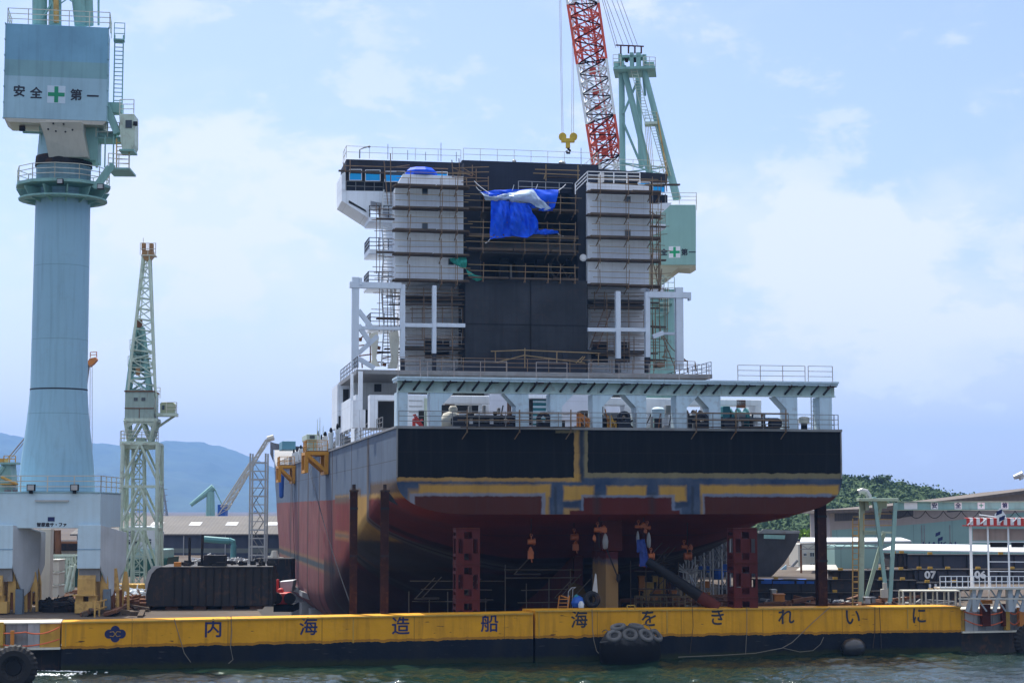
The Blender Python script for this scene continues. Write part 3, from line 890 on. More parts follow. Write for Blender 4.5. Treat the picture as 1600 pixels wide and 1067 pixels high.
# skeg, propeller, rudder
m = MB(SHIP)
def sk(s, z): return .35+.045*max(0, s-14)**1.25*(1+.04*max(0,z+3))
zz = [-3,-1,1,3,5,7,9]
ss = [15,17,20,25,30,36,44]
for sg in (-1, 1):
    m.grid(lambda u, v, sg=sg: V((sg*sk(15+29*u,-3+11*v), 15+29*u, -3+11*v)), 8, 6)
m.add([(-.35,15,-3),(.35,15,-3),(.35,15,8),(-.35,15,8)], [(0,1,2,3)])
m.tube((0,12.6,2),(0,22,2),.9,1.6,14)
build(m, 'skeg', M['redbrown'], ship, smooth=2)
m = MB(SHIP)
m.lathe((0,11.6,2), [(.05,-.6),(.5,-.4),(.6,.9),(.55,1.1)], 14, (0,1,0))
for k in range(4):
    a = R(90*k+25)
    c, s_ = math.cos(a), math.sin(a)
    pr = [(.4,-.3),(1.2,-.75),(2.3,-.8),(2.9,-.2),(2.8,.35),(1.8,.65),(.5,.35)]
    m.prism([(r*c-w*s_*.8, 11.9+w*.55, 2+r*s_+w*c*.8) for r, w in pr], (0,.09,0))
build(m, 'propeller', paint('bronze', (.20,.13,.05), .2, rough=.4, metal=.8), ship)
rd = S(956, 870, 3.0)
m = MB(SHIP)
def foil(z, k): return [(rd.x-.0+x*k, 3.0+y, z) for x, y in ((-.45,0),(.45,0),(.62,2),(.45,4.2),(0,6),(-.45,4.2),(-.62,2))]
a_, b_ = foil(-2.4, 1), foil(7.2, 1)
m.prism(a_, (0,0,9.6))
ru = build(m, 'rudder', layer_mat('rudder_paint', lambda n, o, a, z: n.mix(n.rng(z, 6.35, 6.75), (.33,.20,.08), (.10,.018,.02)), [(-9,9,6.3,6.6,BLU,.15,.7)], 0, .3), ship)
m = MB(SHIP); m.box((rd.x-.75,2.9,7.25),(rd.x+.75,5.4,9.9)); build(m, 'rudder_horn', M['redbrown'], ship)
# gear hanging under the counter
def hanging(px, py0, py1, s, lab, parts):
    p = S(px, py0, s); b = S(px, py1, s)
    o = thing('chain_hoist', (b.x, s, b.z), lab, 'chain hoist', 'orange lifting gear hung under the stern', fr=SHIP)
    m = MB(SHIP); m.beam((p.x,s,9.9-(s*.16)),(p.x,s,b.z+.3), .05); build(m, 'chain', M['dark'], o)
    for k, (dx, dz, w, h, mt) in enumerate(parts):
        z = p.z-dz
        m = MB(SHIP)
        if mt != 'hoist': m.lathe((p.x+dx, s, z-h), [(w*.2,0),(w*.42,h*.1),(w*.5,h*.5),(w*.35,h*.8),(w*.1,h)], 7)
        elif k % 2 == 0:
            m.tube((p.x+dx-w*.5,s,z-h*.45),(p.x+dx+w*.35,s,z-h*.45),h*.32,n=12); m.tube((p.x+dx+w*.35,s,z-h*.45),(p.x+dx+w*.55,s,z-h*.45),h*.42,n=12); m.beam((p.x+dx,s,z-h*.2),(p.x+dx,s,z+.15),.07); m.torus((p.x+dx,s,z+.2),.09,.03,(0,1,0),10,5)
        else:
            m.box((p.x+dx-w*.35,s-w*.25,z-h*.95),(p.x+dx+w*.35,s+w*.25,z-h*.3)); m.lathe((p.x+dx,s,z-h*.3),[(w*.3,0),(w*.22,h*.2),(.03,h*.35)],8); m.beam((p.x+dx+w*.2,s,z-h*1.25),(p.x+dx+w*.1,s,z-h*.9),.06)
        build(m, 'hoist_body' if mt == 'hoist' else 'load_cover', M[mt if mt != 'galv' else 'grey'], o, smooth=2)
hanging(830, 838, 875, 2, 'orange chain hoist hanging alone in the dark left of the rudder', [(0,.1,.5,.6,'hoist'),(-.05,.75,.55,.85,'hoist')])
hanging(936, 822, 862, 1.2, 'orange hoist cluster with a grey sleeve hanging at the rudder top', [(-.1,.0,.5,.55,'hoist'),(.35,-.05,.55,.5,'hoist'),(.45,.5,.45,1.1,'galv'),(-.35,.6,.3,.4,'hoist')])
hanging(897, 832, 862, 4, 'dim orange hoist just left of the rudder', [(0,0,.5,.7,'hoist'),(.1,.6,.6,.7,'hoist')])
hanging(1074, 850, 875, 4, 'orange hoist with twin drums hanging right of the black prop', [(-.25,.0,.4,.4,'hoist'),(.25,.0,.4,.4,'hoist'),(0,.5,.5,.8,'hoist')])
hanging(1006, 818, 880, 1.5, 'largest hoist hanging right of the rudder, draped in blue sheeting', [(-.4,.05,.5,.35,'hoist'),(-.05,-.1,.55,.4,'hoist'),(.25,.1,.4,.4,'hoist'),(.1,.35,.35,.3,'hoist'),(-.45,.5,.25,.9,'galv'),(.35,.6,.35,1.1,'galv'),(.5,2.0,.4,.7,'hoist'),(-.1,2.8,.7,.22,'hoist')])
m = MB(SHIP); a = S(948, 858, 2.6); b = S(966, 903, 2.6)
m.beam(a, b, .09); m.lathe(b, [(.05,-.3),(.16,-.1),(.12,.3)], 8)
build(m, 'wire_sling', M['dark'], label='dark wire with a hook slung across the yellow rudder', cat='wire')

for k, (x0_, z0_, w_, h_) in enumerate(((-.45,-1.1,.8,.9),(-.25,-1.9,.75,1.1))):
    p = S(1003, 818, 1.5); m = MB(SHIP)
    m.grid(lambda u, v, x0_=x0_, z0_=z0_, w_=w_, h_=h_: V((p.x+x0_+w_*u*(1-.25*(1-v)), 1.3-.25*math.sin(u*3.14)-.12*noise.noise(V((u*8, v*3, x0_))), p.z+z0_-h_*v+.15*noise.noise(V((u*6,v,2))))), 12, 10)
    build(m, 'blue_sheet', M['blue_dark'], [o for o in col.objects if o.get('label','').startswith('largest hoist')][0], smooth=True)
# props standing under the hull
def prop(px0, px1, pyt, s, mt, lab, cat='prop', zb=-5, flag=False):
    p0, p1 = S(px0, pyt, s), S(px1, pyt, s)
    w = p1.x-p0.x; c = (p0.x+p1.x)/2
    o = thing('shoring_post', (c, s, zb), lab, cat, 'tall steel posts propping the stern', fr=SHIP)
    m = MB(SHIP)
    m.box((c-w/2, s, zb), (c+w/2, s+.06, p0.z)); m.box((c-w/2, s+w-.06, zb), (c+w/2, s+w, p0.z)); m.box((c-.03, s+.06, zb), (c+.03, s+w-.06, p0.z-.01))
    build(m, 'column', mt, o)
    m = MB(SHIP)
    m.box((c-w*.6, s-.05, p0.z), (c+w*.6, s+w+.05, p0.z+.12)); m.tube((c,s+w/2,p0.z+.12),(c,s+w/2,p0.z+.5),.12)
    for k in range(int((p0.z-2)/3.2)): m.box((c-w*.55, s-.03, p0.z-1.2-k*3.2), (c+w*.55, s-.002, p0.z-1.05-k*3.2))
    build(m, 'cap_plate', M['dark'], o)
DR = paint('brown_post', (.035,.015,.013), .4, rough=.8, rust=.4, spec=.1)
prop(548, 559, 768, -1, DR, 'leftmost dark post standing clear of the port side hull')
prop(596, 608, 768, -1.5, DR, 'second dark post from the left with a triangular plate at its top')
m = MB(SHIP); a = S(606,766,-1.4); m.prism([a, S(623,790,-1.4), S(606,781,-1.4)], (0,.08,0)); build(m, 'triangular_plate', M['dark'], [o for o in col.objects if o.name.startswith('shoring_post')][-1])
prop(1277, 1291, 782, 1.0, DR, 'dark post standing under the starboard corner of the stern')
def perforated(px0, px1, pyt, s, lab):
    p0, p1 = S(px0, pyt, s), S(px1, pyt, s)
    w = p1.x-p0.x; x0 = p0.x; zt = p0.z
    o = thing('perforated_tower', (x0+w/2, s, -5), lab, 'support tower', 'red perforated support towers', fr=SHIP)
    unit = 2.42
    k = 0; z = zt
    while z > -4:
        z0 = z-unit+.06
        c = x0+w/2
        sg = MB(SHIP)
        hw = w/2
        # face plate built as bars around real openings, front and back and both sides
        for y in (s, s+w*.9):
            for a, b, zz0, zz1 in ((-hw,-hw+.14,0,1),(hw-.14,hw,0,1),(-.22,-.27,0,1)): pass
            sg.box((c-hw,y,z0),(c-hw+.16,y+.05,z)); sg.box((c+hw-.16,y,z0),(c+hw,y+.05,z))
            for zz0, zz1 in ((0,.09),(.29,.71),(.91,1)):
                sg.box((c-.27,y,z0+(z-z0)*zz0),(c+.27,y+.05,z0+(z-z0)*zz1))
            for sd_ in (-1,1):
                xa, xb = sorted((c+sd_*.27, c+sd_*(hw-.16)))
                for zz0, zz1 in ((0,.29),(.71,1)):
                    sg.box((xa,y,z0+(z-z0)*zz0),(xb,y+.05,z0+(z-z0)*zz1))
                xm = c+sd_*.27
                sg.box((min(xm,xm+sd_*.08),y,z0+(z-z0)*.29),(max(xm,xm+sd_*.08),y+.05,z0+(z-z0)*.71))
        for x in (c-hw, c+hw-.05):
            for y0, y1 in ((.05,.25),(w*.9-.2,w*.9)): sg.box((x,s+y0,z0+.001),(x+.05,s+y1,z-.001))
            for zz0, zz1 in ((0,.1),(.2,.28),(.72,.8),(.9,1)): sg.box((x,s+.25,z0+(z-z0)*zz0),(x+.05,s+w*.9-.2,z0+(z-z0)*zz1))
        build(sg, 'tower_section', M['tower'], o)
        fl = MB(SHIP); fl.box((c-hw-.04,s-.05,z-.002),(c+hw+.04,s+w*.9+.1,z+.058)); build(fl, 'flange', M['redbrown'], o)
        z -= unit
M['tower'] = paint('tower_red_paint', (.085,.016,.014), .2, rough=.7, streak=.3, spec=.15)
perforated(713, 750, 826, -1.2, 'left red perforated steel tower under the stern')
perforated(1146, 1183, 826, -1.2, 'right red perforated steel tower under the stern')
o = thing('raking_strut', S(1120, 948, -1), 'black tubular raking strut with a red foot, right of the rudder', 'strut', fr=SHIP)
m = MB(SHIP); a, b, c = S(1012,876,1.0), S(1094,932,-.5), S(1122,950,-1); m.tube(a, b, .30, .42, 14); build(m, 'strut_tube', M['black'], o, smooth=2)
m = MB(SHIP); m.tube(b, c, .44, .44, 14); build(m, 'strut_foot', M['redbrown'], o, smooth=2)
# bilge keel blocks on the port side
for i, (px, py) in enumerate(((468,911),(484,922),(499,931))):
    p = SX(px, py, -14.6)
    m = MB(SHIP)
    m.prism([(p.x-1.9,p.y,p.z+.5),(p.x+1.0,p.y,p.z-.5),(p.x+.8,p.y,p.z-1.2),(p.x-1.9,p.y,p.z-.1)], (0,5,0))
    m.box((p.x-.9,p.y+.5,-5),(p.x+.9,p.y+4,p.z-1.5))
    build(m, 'bilge_block', M['galv'], label='grey sloping bilge support block, %s of three under the port side' % ('farthest','middle','nearest')[i], cat='support block', group='bilge blocks under the hull')

# yellow staging brackets on the port side
def bracket(pxl, pxr, pyt, lab):
    a = SX(pxr, pyt, -16.15); s = a.y; z = a.z
    x0 = S(pxl, pyt, s).x
    o = thing('work_bracket', (x0, s, z-2.2), lab, 'work platform', 'yellow staging brackets on the port side', fr=SHIP)
    for yy in (s, s+4.6):
        m = MB(SHIP)
        m.beam((x0,yy,z),(-16.15,yy,z),.35,.35); m.beam((x0,yy,z+.17),(x0,yy,z-1.9),.35,.3); m.beam((-16.4,yy,z-.17),(-16.4,yy,z-2.0),.4,.3); m.beam((x0,yy,z-.1),(-16.35,yy,z-1.8),.45,.3)
        build(m, 'side_frame', M['yellow_b'], o)
    m = MB(SHIP); m.beam((x0,s,z-.02),(x0,s+4.6,z-.02),.3,.28); m.beam((-16.4,s,z-1.9),(-16.4,s+4.6,z-1.9),.3,.3); m.beam((x0,s,z-1.75),(x0,s+4.6,z-1.75),.28,.28)
    build(m, 'cross_beam', M['yellow_b'], o)
    m = MB(SHIP); m.box((x0,s,z+.19),(-16.2,s+4.6,z+.25)); build(m, 'planking', M['plank'], o)
    m = MB(SHIP); m.rail([(-16.3,s,z+.25),(x0,s,z+.25),(x0,s+4.6,z+.25),(-16.3,s+4.6,z+.25)], 1.0, 2, 1.2, .03); build(m, 'guard_rail', M['yellow_b'], o)
M['yellow_b'] = paint('bracket_yellow', (.56,.26,.02), .15, rust=.1)
bracket(479, 514, 708, 'nearer yellow staging bracket on the port side, below the green deck cabin')
bracket(437, 462, 729, 'farther yellow staging bracket on the port side, near the bow')
for k, (a, b, r, sg) in enumerate((((478,712),(540,950),.07,1.0),((484,726),(548,950),.06,1.2),((456,735),(462,905),.08,0))):
    A = SX(*a, -17.2); B = V((-17.0, SX(*b, -17).y if k == 2 else 14, 1.0))
    rope([SHIP @ p for p in sag(A, B, sg)], r*.7, ('black hose drooping down the port side, upper of two','black hose drooping down the port side, lower of two','black hose hanging straight below the farther yellow bracket')[k], 'black', 'hose', 'hoses hanging down the port side', 'air_hose')
m = MB(SHIP); p = SX(440, 735, -17.0); m.tube((p.x,p.y,p.z),(p.x,p.y,p.z-3.4),.38,.3,9); m.tube((p.x,p.y,p.z-3.4),(p.x,p.y,p.z-3.6),.3,.1,9)
build(m, 'ventilation_duct', M['blue'], label='blue cloth duct hanging below the farther yellow bracket', cat='duct')
# deck gear seen over the port side
def dk(px0, py0, px1, py1, s, d, mt, name, lab=None):
    m = MB(SHIP); m.pbox(px0, py0, px1, py1, s, s+d); return build(m, name, M[mt], ship, label=lab, bevel=.05)
for px, pt, w, s in ((527,668,2.6,40),(517,674,3.4,48),(508,680,3.6,56),(502,684,1.6,61),(497,678,1.2,66),(470,700,2.6,88),(464,704,2.4,96),(459,706,2.2,104)):
    m = MB(SHIP); a = S(px-w, pt, s); b = S(px+w, pt, s)
    r = (b.x-a.x)/2; m.lathe(((a.x+b.x)/2, s, 15.9), [(r,0),(r,a.z-16.4),(r*1.25,a.z-16.4),(r*1.25,a.z-16.0),(r*.3,a.z-15.8)], 12)
    build(m, 'deck_ventilator', M['white'], ship, smooth=2)
    m = MB(SHIP); m.lathe(((a.x+b.x)/2, s-.1, a.z-.15), [(r*.7,0),(r*.8,.25),(r*.4,.5)], 8); build(m, 'ventilator_cap', M['black'], ship)
o = dk(481, 686, 499, 700, 72, 6, 'pale_green', 'crane_cabin'); dk(479, 678, 500, 687, 71, 7, 'pale_green', 'crane_cabin_top'); dk(484,680,492,685,70.9,.1,'glass','cabin_window')
dk(484, 700, 499, 706, 72, 6, 'pale_green', 'cabin_base')
dk(441, 689, 462, 702, 128, 7, 'teal_pale', 'deck_container') if 'teal_pale' in M else None
M['teal_pale'] = paint('pale_teal_paint', (.10,.27,.36), .15)
dk(441, 689, 462, 702, 128, 7, 'teal_pale', 'deck_container')
m = MB(SHIP)
for px, pt, s in ((496,655,70),(500,652,66),(505,665,64)):
    a = S(px, pt, s); m.tube((a.x,s,17),(a.x,s,a.z),.06,.03,5)
m.beam(S(476,704,74), S(478,686,74), .3); m.beam(S(477,690,74), S(488,706,74), .4)
build(m, 'deck_mast', M['pale_green'], ship)
m = MB(SHIP)
for i in range(46):
    s = 40+i*2.0; h = rnd.uniform(.3, 1.3)
    m.box((-15.9+rnd.uniform(0,.8), s, 15.9), (-15.2+rnd.uniform(0,.8), s+rnd.uniform(.3,1.6), 15.9+h))
build(m, 'deck_fittings', M['grey'], ship)
m = MB(SHIP); m.rail([(-15.95,10,15.93),(-15.95,147,15.93)], 1.1, 3, 2.0, .03); build(m, 'port_rail', M['grey'], ship)
m = MB(SHIP); m.rail([(15.95,1,15.93),(15.95,60,15.93)], 1.1, 3, 2.0, .03); build(m, 'starboard_rail', M['grey'], ship)
# ------------------------------------------------------------------ mooring deck, gallery and accommodation
ZD = 15.93
def sb(name, mt, boxes, parent=ship, lab=None, bevel=0, smooth=False):
    for b in boxes:
        m = MB(SHIP); m.pbox(*b)
        o = build(m, name, M[mt], parent, label=lab, bevel=bevel, smooth=smooth)
    return o
def srail(name, mt, px0, px1, py, s, h=1.05, step=1.6, bars=3, parent=ship, px_s=None, r=.025):
    a, b = S(px0, py, s), S(px1, py, s)
    z = (a.z+b.z)/2 if px_s is None else px_s
    m = MB(SHIP); m.rail([(a.x,s,z),(b.x,s,z)], h, bars, step, r)
    return build(m, name, M[mt], parent)
M['rail_grey'] = paint('rail_primer', (.30,.27,.27), .2, rust=.4)
# gallery: high walkway girder on columns across the stern
zg0 = S(960, 615, .4).z; zg1 = S(960, 599, .4).z
m = MB(SHIP); m.box((-16.05,.2,zg1),(16.0,2.9,zg1+.16)); m.box((-16.1,.12,zg1+.16),(16.05,2.98,zg1+.30))
build(m, 'gallery_walkway', M['gallery'], ship)
m = MB(SHIP); m.box((-16.0,.7,zg0),(15.9,.76,zg1)); m.box((-16.0,.45,zg0-.06),(15.9,1.1,zg0)); 
build(m, 'gallery_girder', M['girder'], ship)
x = -15.9
i = 0
while x < 15.9:
    m = MB(SHIP); m.beam((x,.62,zg0+.1),(x+.42,.12,zg1), .10, .12)
    if i % 3 == 0: m.beam((x+.2,.3,zg1-.1),(x+.9,.3,zg1-.02),.14,.12)
    x += (1.02, .92, 1.22, .98)[i % 4]; i += 1
    build(m, 'gallery_bracket', M['dark'], ship)
gcols = [(620,637,0),(672,690,1),(806,826,-1),(860,878,1),(926,941,1),(994,1010,-1),(1057,1073,1),(1108,1126,-1),(1229,1246,-1),(1281,1300,0)]
for a, b, gs in gcols:
    z0 = ZD
    xa, xb = S(a, 640, .5).x, S(b, 640, .5).x
    m = MB(SHIP)
    top = [(xa,.5,zg0-.06),(xb,.5,zg0-.06)]
    pl = [(xa,.5,z0),(xb,.5,z0),(xb,.5,zg0-.06),(xa,.5,zg0-.06)]
    if gs == 1: pl = [(xa,.5,z0),(xb,.5,z0),(xb,.5,zg0-.95),(xb+.85,.5,zg0-.06),(xa,.5,zg0-.06)]
    if gs == -1: pl = [(xa,.5,z0),(xb,.5,z0),(xb,.5,zg0-.06),(xa-.85,.5,zg0-.06),(xa,.5,zg0-.95)]
    m.prism(pl, (0,1.5,0))
    build(m, 'gallery_column', M['gallery'], ship)
m = MB(SHIP); a = S(1276, 664, 1); m.ladder((a.x,1.4,ZD),(a.x,1.4,zg0)); a = S(652,660,1); build(m, 'gallery_ladder', M['white'], ship)
for a, b in ((622,657),(668,792),(838,886),(920,1108),(1153,1258),(1263,1301)):
    srail('gallery_rail', 'rail_grey', a, b, 596, .3, 1.12, 2.0, px_s=zg1+.3, r=.022)
m = MB(SHIP); m.rail([(-15.95,.15,ZD),(15.95,.15,ZD)], 1.05, 3, 1.9, .026)
build(m, 'stern_rail', M['grey'], ship)
# scaffold tubes lashed along the stern edge
so = thing('stern_scaffold', S(780,668,-.5), 'rusty scaffold tubes lashed along the stern rail left of centre', 'scaffold', 'scaffolds round the ship', fr=SHIP)
def stern_scaf(o, x0, x1, posts):
    m = MB(SHIP)
    for py in (645, 656): m.tube(S(x0,py,-.35), S(x1,py+1,-.35), .045, n=6)
    build(m, 'ledger_tube', M['pole'], o)
    m = MB(SHIP)
    for px in posts:
        a, b = S(px, 640, -.38), S(px, 676, -.38)
        m.tube(a, b, .05, n=6); m.tube(b+V((0,0,.1)), S(px-8, 686, -.05), .04, n=5)
    build(m, 'upright_tube', M['pole'], o)
    m = MB(SHIP)
    for px in range(int(x0+5), int(x1-10), 24): m.beam(S(px,667,-.5), S(px+26,667.3,-.5), .25, .06)
    build(m, 'plank', M['plank'], o)
stern_scaf(so, 715, 902, (730,812,892))
so2 = thing('stern_scaffold', S(1150,668,-.5), 'rusty scaffold tubes lashed along the stern rail right of centre', 'scaffold', 'scaffolds round the ship', fr=SHIP)
stern_scaf(so2, 1082, 1232, (1088,1150,1228))

# fairleads, winches, ventilators on the mooring deck
def chock(px, py0, py1, w, s, hole, mt='navy_b'):
    a, b = S(px-w/2, (py0+py1)/2, s), S(px+w/2, (py0+py1)/2, s)
    c = (a.x+b.x)/2; hw = (b.x-a.x)/2; zt = S(px, py0, s).z
    m = MB(SHIP)
    N = 16; zc = zt-hw
    outer = [(c+hw*math.cos(math.pi*i/N), zc+hw*math.sin(math.pi*i/N)) for i in range(N+1)]
    outer = [(c+hw, ZD)]+outer+[(c-hw, ZD)]
    r = hw*.48
    inner = []
    K = len(outer)
    for i in range(K):
        t_ = -math.pi/2+.0001+2*math.pi*i/(K-1)
        t_ = -math.pi*.45+ (math.pi*1.9)*i/(K-1)
        inner.append((c+r*math.cos(t_), zc-.05+r*math.sin(t_)))
    for i in range(K-1):
        q = [outer[i], outer[i+1], inner[i+1], inner[i]]
        m.add([(x,s,z) for x,z in q]+[(x,s+.5,z) for x,z in q], [(0,1,2,3),(7,6,5,4),(0,4,5,1),(3,2,6,7)])
    q = [outer[0], outer[-1], inner[-1], inner[0]]
    m.add([(x,s,z) for x,z in q]+[(x,s+.5,z) for x,z in q], [(0,1,2,3),(7,6,5,4),(2,3,7,6)])
    o = build(m, 'mooring_chock', M['navy'], ship)
    m = MB(SHIP); m.torus((c, s-.02, zc-.05), r+.09, .10, (0,1,0), 20, 8); build(m, 'chock_ring', M['navy'], o, smooth=True)
chock(850, 643, 663, 20, .6, 0); chock(976, 642, 664, 19, .6, 0); chock(1098, 645, 665, 19, .6, 0)
def roller(px0, px1, py0, py1, s):
    a, b = S(px0, py0, s), S(px1, py0, s)
    zt, z1 = a.z, a.z-.75
    o_ = MB(SHIP); o_.box((a.x,s,zt-.22),(b.x,s+.9,zt)); o_.box((a.x+.02,s+.02,ZD),(b.x-.02,s+.88,ZD+.22))
    n_ = 5
    for i in range(n_):
        x = a.x+(b.x-a.x)*i/(n_-1); x = min(max(x, a.x+.15), b.x-.15)
        o_.tube((x,s+.45,ZD),(x,s+.45,zt-.1),.15,n=10)
    fo = build(o_, 'roller_fairlead', M['navy'], ship, bevel=.06)
    for x0 in (a.x, b.x):
        m = MB(SHIP); m.tube((x0,s+.05,(ZD+zt)/2),(x0,s+.85,(ZD+zt)/2),.42,n=18); build(m, 'end_horn', M['navy'], fo, smooth=2)
    m = MB(SHIP)
    for t_ in (.2,.55): m.box((a.x+(b.x-a.x)*t_,s+.3,ZD+.2),(a.x+(b.x-a.x)*t_+.25,s+.5,zt-.2))
    build(m, 'roller_cover', M['sign_white'], fo)
roller(716, 808, 648, 664, .7); roller(1140, 1214, 652, 668, .7)
def mush(px, pt, w, s, base='navy', top='white'):
    a, b = S(px-w/2, pt, s), S(px+w/2, pt, s); r = (b.x-a.x)/2; zt = a.z; c = (a.x+b.x)/2
    m = MB(SHIP); m.lathe((c,s+r,ZD), [(r*.6,0),(r*.6,(zt-ZD)*.55)], 14); o = build(m, 'ventilator', M[base], ship, smooth=2)
    m = MB(SHIP); m.lathe((c,s+r,ZD+(zt-ZD)*.5), [(r,0),(r,(zt-ZD)*.4),(r*.6,(zt-ZD)*.48),(.05,(zt-ZD)*.5)], 16); build(m, 'ventilator_hood', M[top], o, smooth=2)
mush(1031, 635, 21, 2.5, 'navy', 'gallery'); mush(1259, 650, 16, 1.2, 'black', 'cream')
for px, s in ((685,1.0),(942,1.0),(1066,1.0),(1078,1.2)):
    a = S(px, 660, s)
    m = MB(SHIP); m.path([(a.x,s,ZD),(a.x,s,ZD+.75)]+[(a.x-.25+.25*math.cos(R(k)),s,ZD+.75+.25*math.sin(R(k))) for k in range(20,181,20)]+[(a.x-.5,s,ZD+.6)], .07, 7)
    build(m, 'swan_neck_vent', M['navy'], ship)
# winches
def winch(px0, px1, pt, s, mt, lab, cover=None):
    a, b = S(px0, pt, s), S(px1, pt, s); L = b.x-a.x; zt = a.z
    r = (zt-ZD)*.5; zc = ZD+r
    m = MB(SHIP); m.tube((a.x+L*.3,s,zc),(a.x+L*.85,s,zc),r*.7,n=18)
    for t_ in (.3,.58,.85): m.tube((a.x+L*t_-.06,s,zc),(a.x+L*t_+.06,s,zc),r,n=20)
    o = build(m, 'mooring_winch', M[mt], ship, lab, smooth=2)
    m = MB(SHIP); m.box((a.x,s-.6,ZD),(a.x+L*.25,s+.6,zt+.1)); m.box((a.x+L*.25,s-.7,ZD),(b.x,s+.7,ZD+.18)); build(m, 'winch_gearbox', M[mt], o, bevel=.08)
    m = MB(SHIP); m.tube((a.x+L*.88,s,zc),(b.x,s,zc),r*.45,r*.6,14); build(m, 'warping_drum', M['galv'], o, smooth=2)
    if cover:
        m = MB(SHIP); m.lathe((a.x+L*.1,s-.9,ZD), [(.75,0),(.85,.5),(.6,1.0),(.2,1.15)], 12); m.lathe((a.x+L*.12,s-.9,ZD+1.1), [(.28,0),(.33,.25),(.2,.45)], 10); build(m, 'canvas_cover', M['canvas'], o, smooth=True)
M['canvas'] = paint('canvas_cover', (.55,.53,.47), .2, rough=.9)
def mkw(*a): winch(*a)
o = winch(692, 800, 646, 3.2, 'dark', None, True)
winch(904, 990, 644, 3.4, 'dark', None); winch(1126, 1172, 637, 2.8, 'teal', None)
winch(1060, 1100, 640, 3.2, 'dark', None)
m = MB(SHIP)
for px, py, w, h, s in ((715,652,10,6,2),(735,640,5,12,2.5),(757,640,4,14,3),(780,642,4,10,3),(955,648,22,8,2),(1000,650,9,12,2.4),(1120,650,8,16,2),(1045,640,9,14,3.4),(1158,648,14,8,1.8),(940,640,6,12,4)):
    m.pbox(px-w/2, py-h/2, px+w/2, py+h/2, s, s+.5)
build(m, 'winch_control', M['grey'], ship, bevel=.04)
m = MB(SHIP)
for px, w in ((722,16),(750,14),(1085,8),(884,10)): m.pbox(px-w/2, 646, px+w/2, 648.5, 1.9, 2.5)
build(m, 'white_cover', M['sign_white'], ship)
# orange and rust coloured stands
def stand(px0, px1, pt, s, mt, lab, cat='stand'):
    a, b = S(px0, pt, s), S(px1, pt, s)
    o = MB(SHIP); zt = a.z
    for y in (s, s+.8):
        o.beam((a.x,y,ZD),(a.x,y,zt),.12); o.beam((b.x,y,ZD),(b.x,y,zt-.4),.12); o.beam((a.x,y,zt-.05),(b.x,y,zt-.45),.12); o.beam((a.x,y,ZD+.9),(b.x,y,ZD+.1),.1)
    o.beam((a.x,s,zt),(a.x,s+.8,zt),.1); o.beam((b.x,s,ZD+.5),(b.x,s+.8,ZD+.5),.1)
    build(o, 'trestle', M[mt], label=lab, cat=cat, group='trestles on the mooring deck')
stand(906, 920, 645, .9, 'orange', 'bright orange steel trestle behind the stern rail near the centre')
stand(954, 962, 653, 1.0, 'yellow', 'small yellow trestle left of the round chock with the orange centre')
stand(797, 807, 626, 2.2, 'rust', 'rust coloured frame leaning by the column left of the teal louvres')
stand(648, 660, 654, 1.5, 'red', 'small red frame beside the leftmost gallery column')
for px, py, s in ((703,626,5.5),(1158,631,5.0)):
    m = MB(SHIP); a = S(px,py,s); m.box((a.x-.35,s,a.z-.3),(a.x+.35,s+.08,a.z+.3)); o_ = build(m, 'wooden_board', M['rust'], ship)

r3 = random.Random(21)
for k in range(70):
    px = r3.uniform(690, 1240); s = r3.uniform(1.3, 4.6); p = S(px, 660, s); h = r3.choice((.25,.4,.6,.9,1.2)); w = r3.uniform(.12,.5)
    if 815 < px < 835: continue
    m = MB(SHIP); q = r3.random(); c = (p.x, s, ZD)
    if q < .4: m.box((p.x-w/2,s,ZD),(p.x+w/2,s+w,ZD+h))
    elif q < .65: m.lathe(c, [(w*.45,0),(w*.5,.08),(w*.32,.1),(w*.32,h*.8),(w*.45,h*.85),(w*.4,h)], 10)
    elif q < .8: m.beam(c, (p.x+r3.uniform(-.8,.8), s+.3, ZD+h+.5), .07)
    else: m.torus((p.x,s,ZD+.35), .26, .07, (r3.uniform(-.4,.4),-1,.2), 14, 6)
    build(m, 'deck_gear', M[r3.choice(('dark','grey','navy','dark','canvas','rust','grey','orange' if k % 3 == 0 else 'dark'))], ship)
# hatch-like white portals and the deckhouse behind the mooring deck
M['house'] = paint('deckhouse_paint', (.55,.60,.70), .07, streak=.15, seams=(0,2.4,.015))
def sboxes(name, mt, bs, **k): return sb(name, mt, bs, **k)
sboxes('poop_house', 'house', [(765,604,1000,667,9.5,22)])
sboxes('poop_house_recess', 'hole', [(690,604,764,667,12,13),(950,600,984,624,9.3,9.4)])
sboxes('house_block', 'ship_white', [(637,617,667,667,6,11)])
sboxes('house_block_rib', 'galv', [(639,625,660,626.2,5.96,6),(639,634,660,635.2,5.96,6),(639,643,660,644.2,5.96,6)])
sboxes('teal_door', 'pale_green', [(663,622,668,665,5.9,6.2),(668,605,678,618,6,6.2)])
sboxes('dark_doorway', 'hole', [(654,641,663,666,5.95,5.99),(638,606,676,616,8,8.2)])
def portal(px0, px1, py0, py1, s, d, legl, legr, lab=None):
    m = MB(SHIP); m.pbox(px0, py0, px1, py1, s, s+d)
    if legl: m.pbox(px0, py1, px0+legl, 667, s, s+d)
    if legr: m.pbox(px1-legr, py1, px1, 667, s, s+d)
    build(m, 'deck_portal', M['ship_white'], ship, bevel=.06)
portal(690, 765, 618, 631, 5.0, 1.6, 0, 12); portal(940, 994, 621, 633, 5.0, 1.6, 6, 18); portal(1010, 1054, 622, 648, 5, 2.2, 10, 10); portal(1069, 1106, 623, 634, 5, 1.6, 0, 3); portal(1120, 1190, 624, 634, 5, 1.6, 6, 10); portal(1165,1180,634,667,6.7,1,0,0)
sboxes('ventilation_louvre', 'teal', [(833,624,857,664,9.35,9.45)])
m = MB(SHIP)
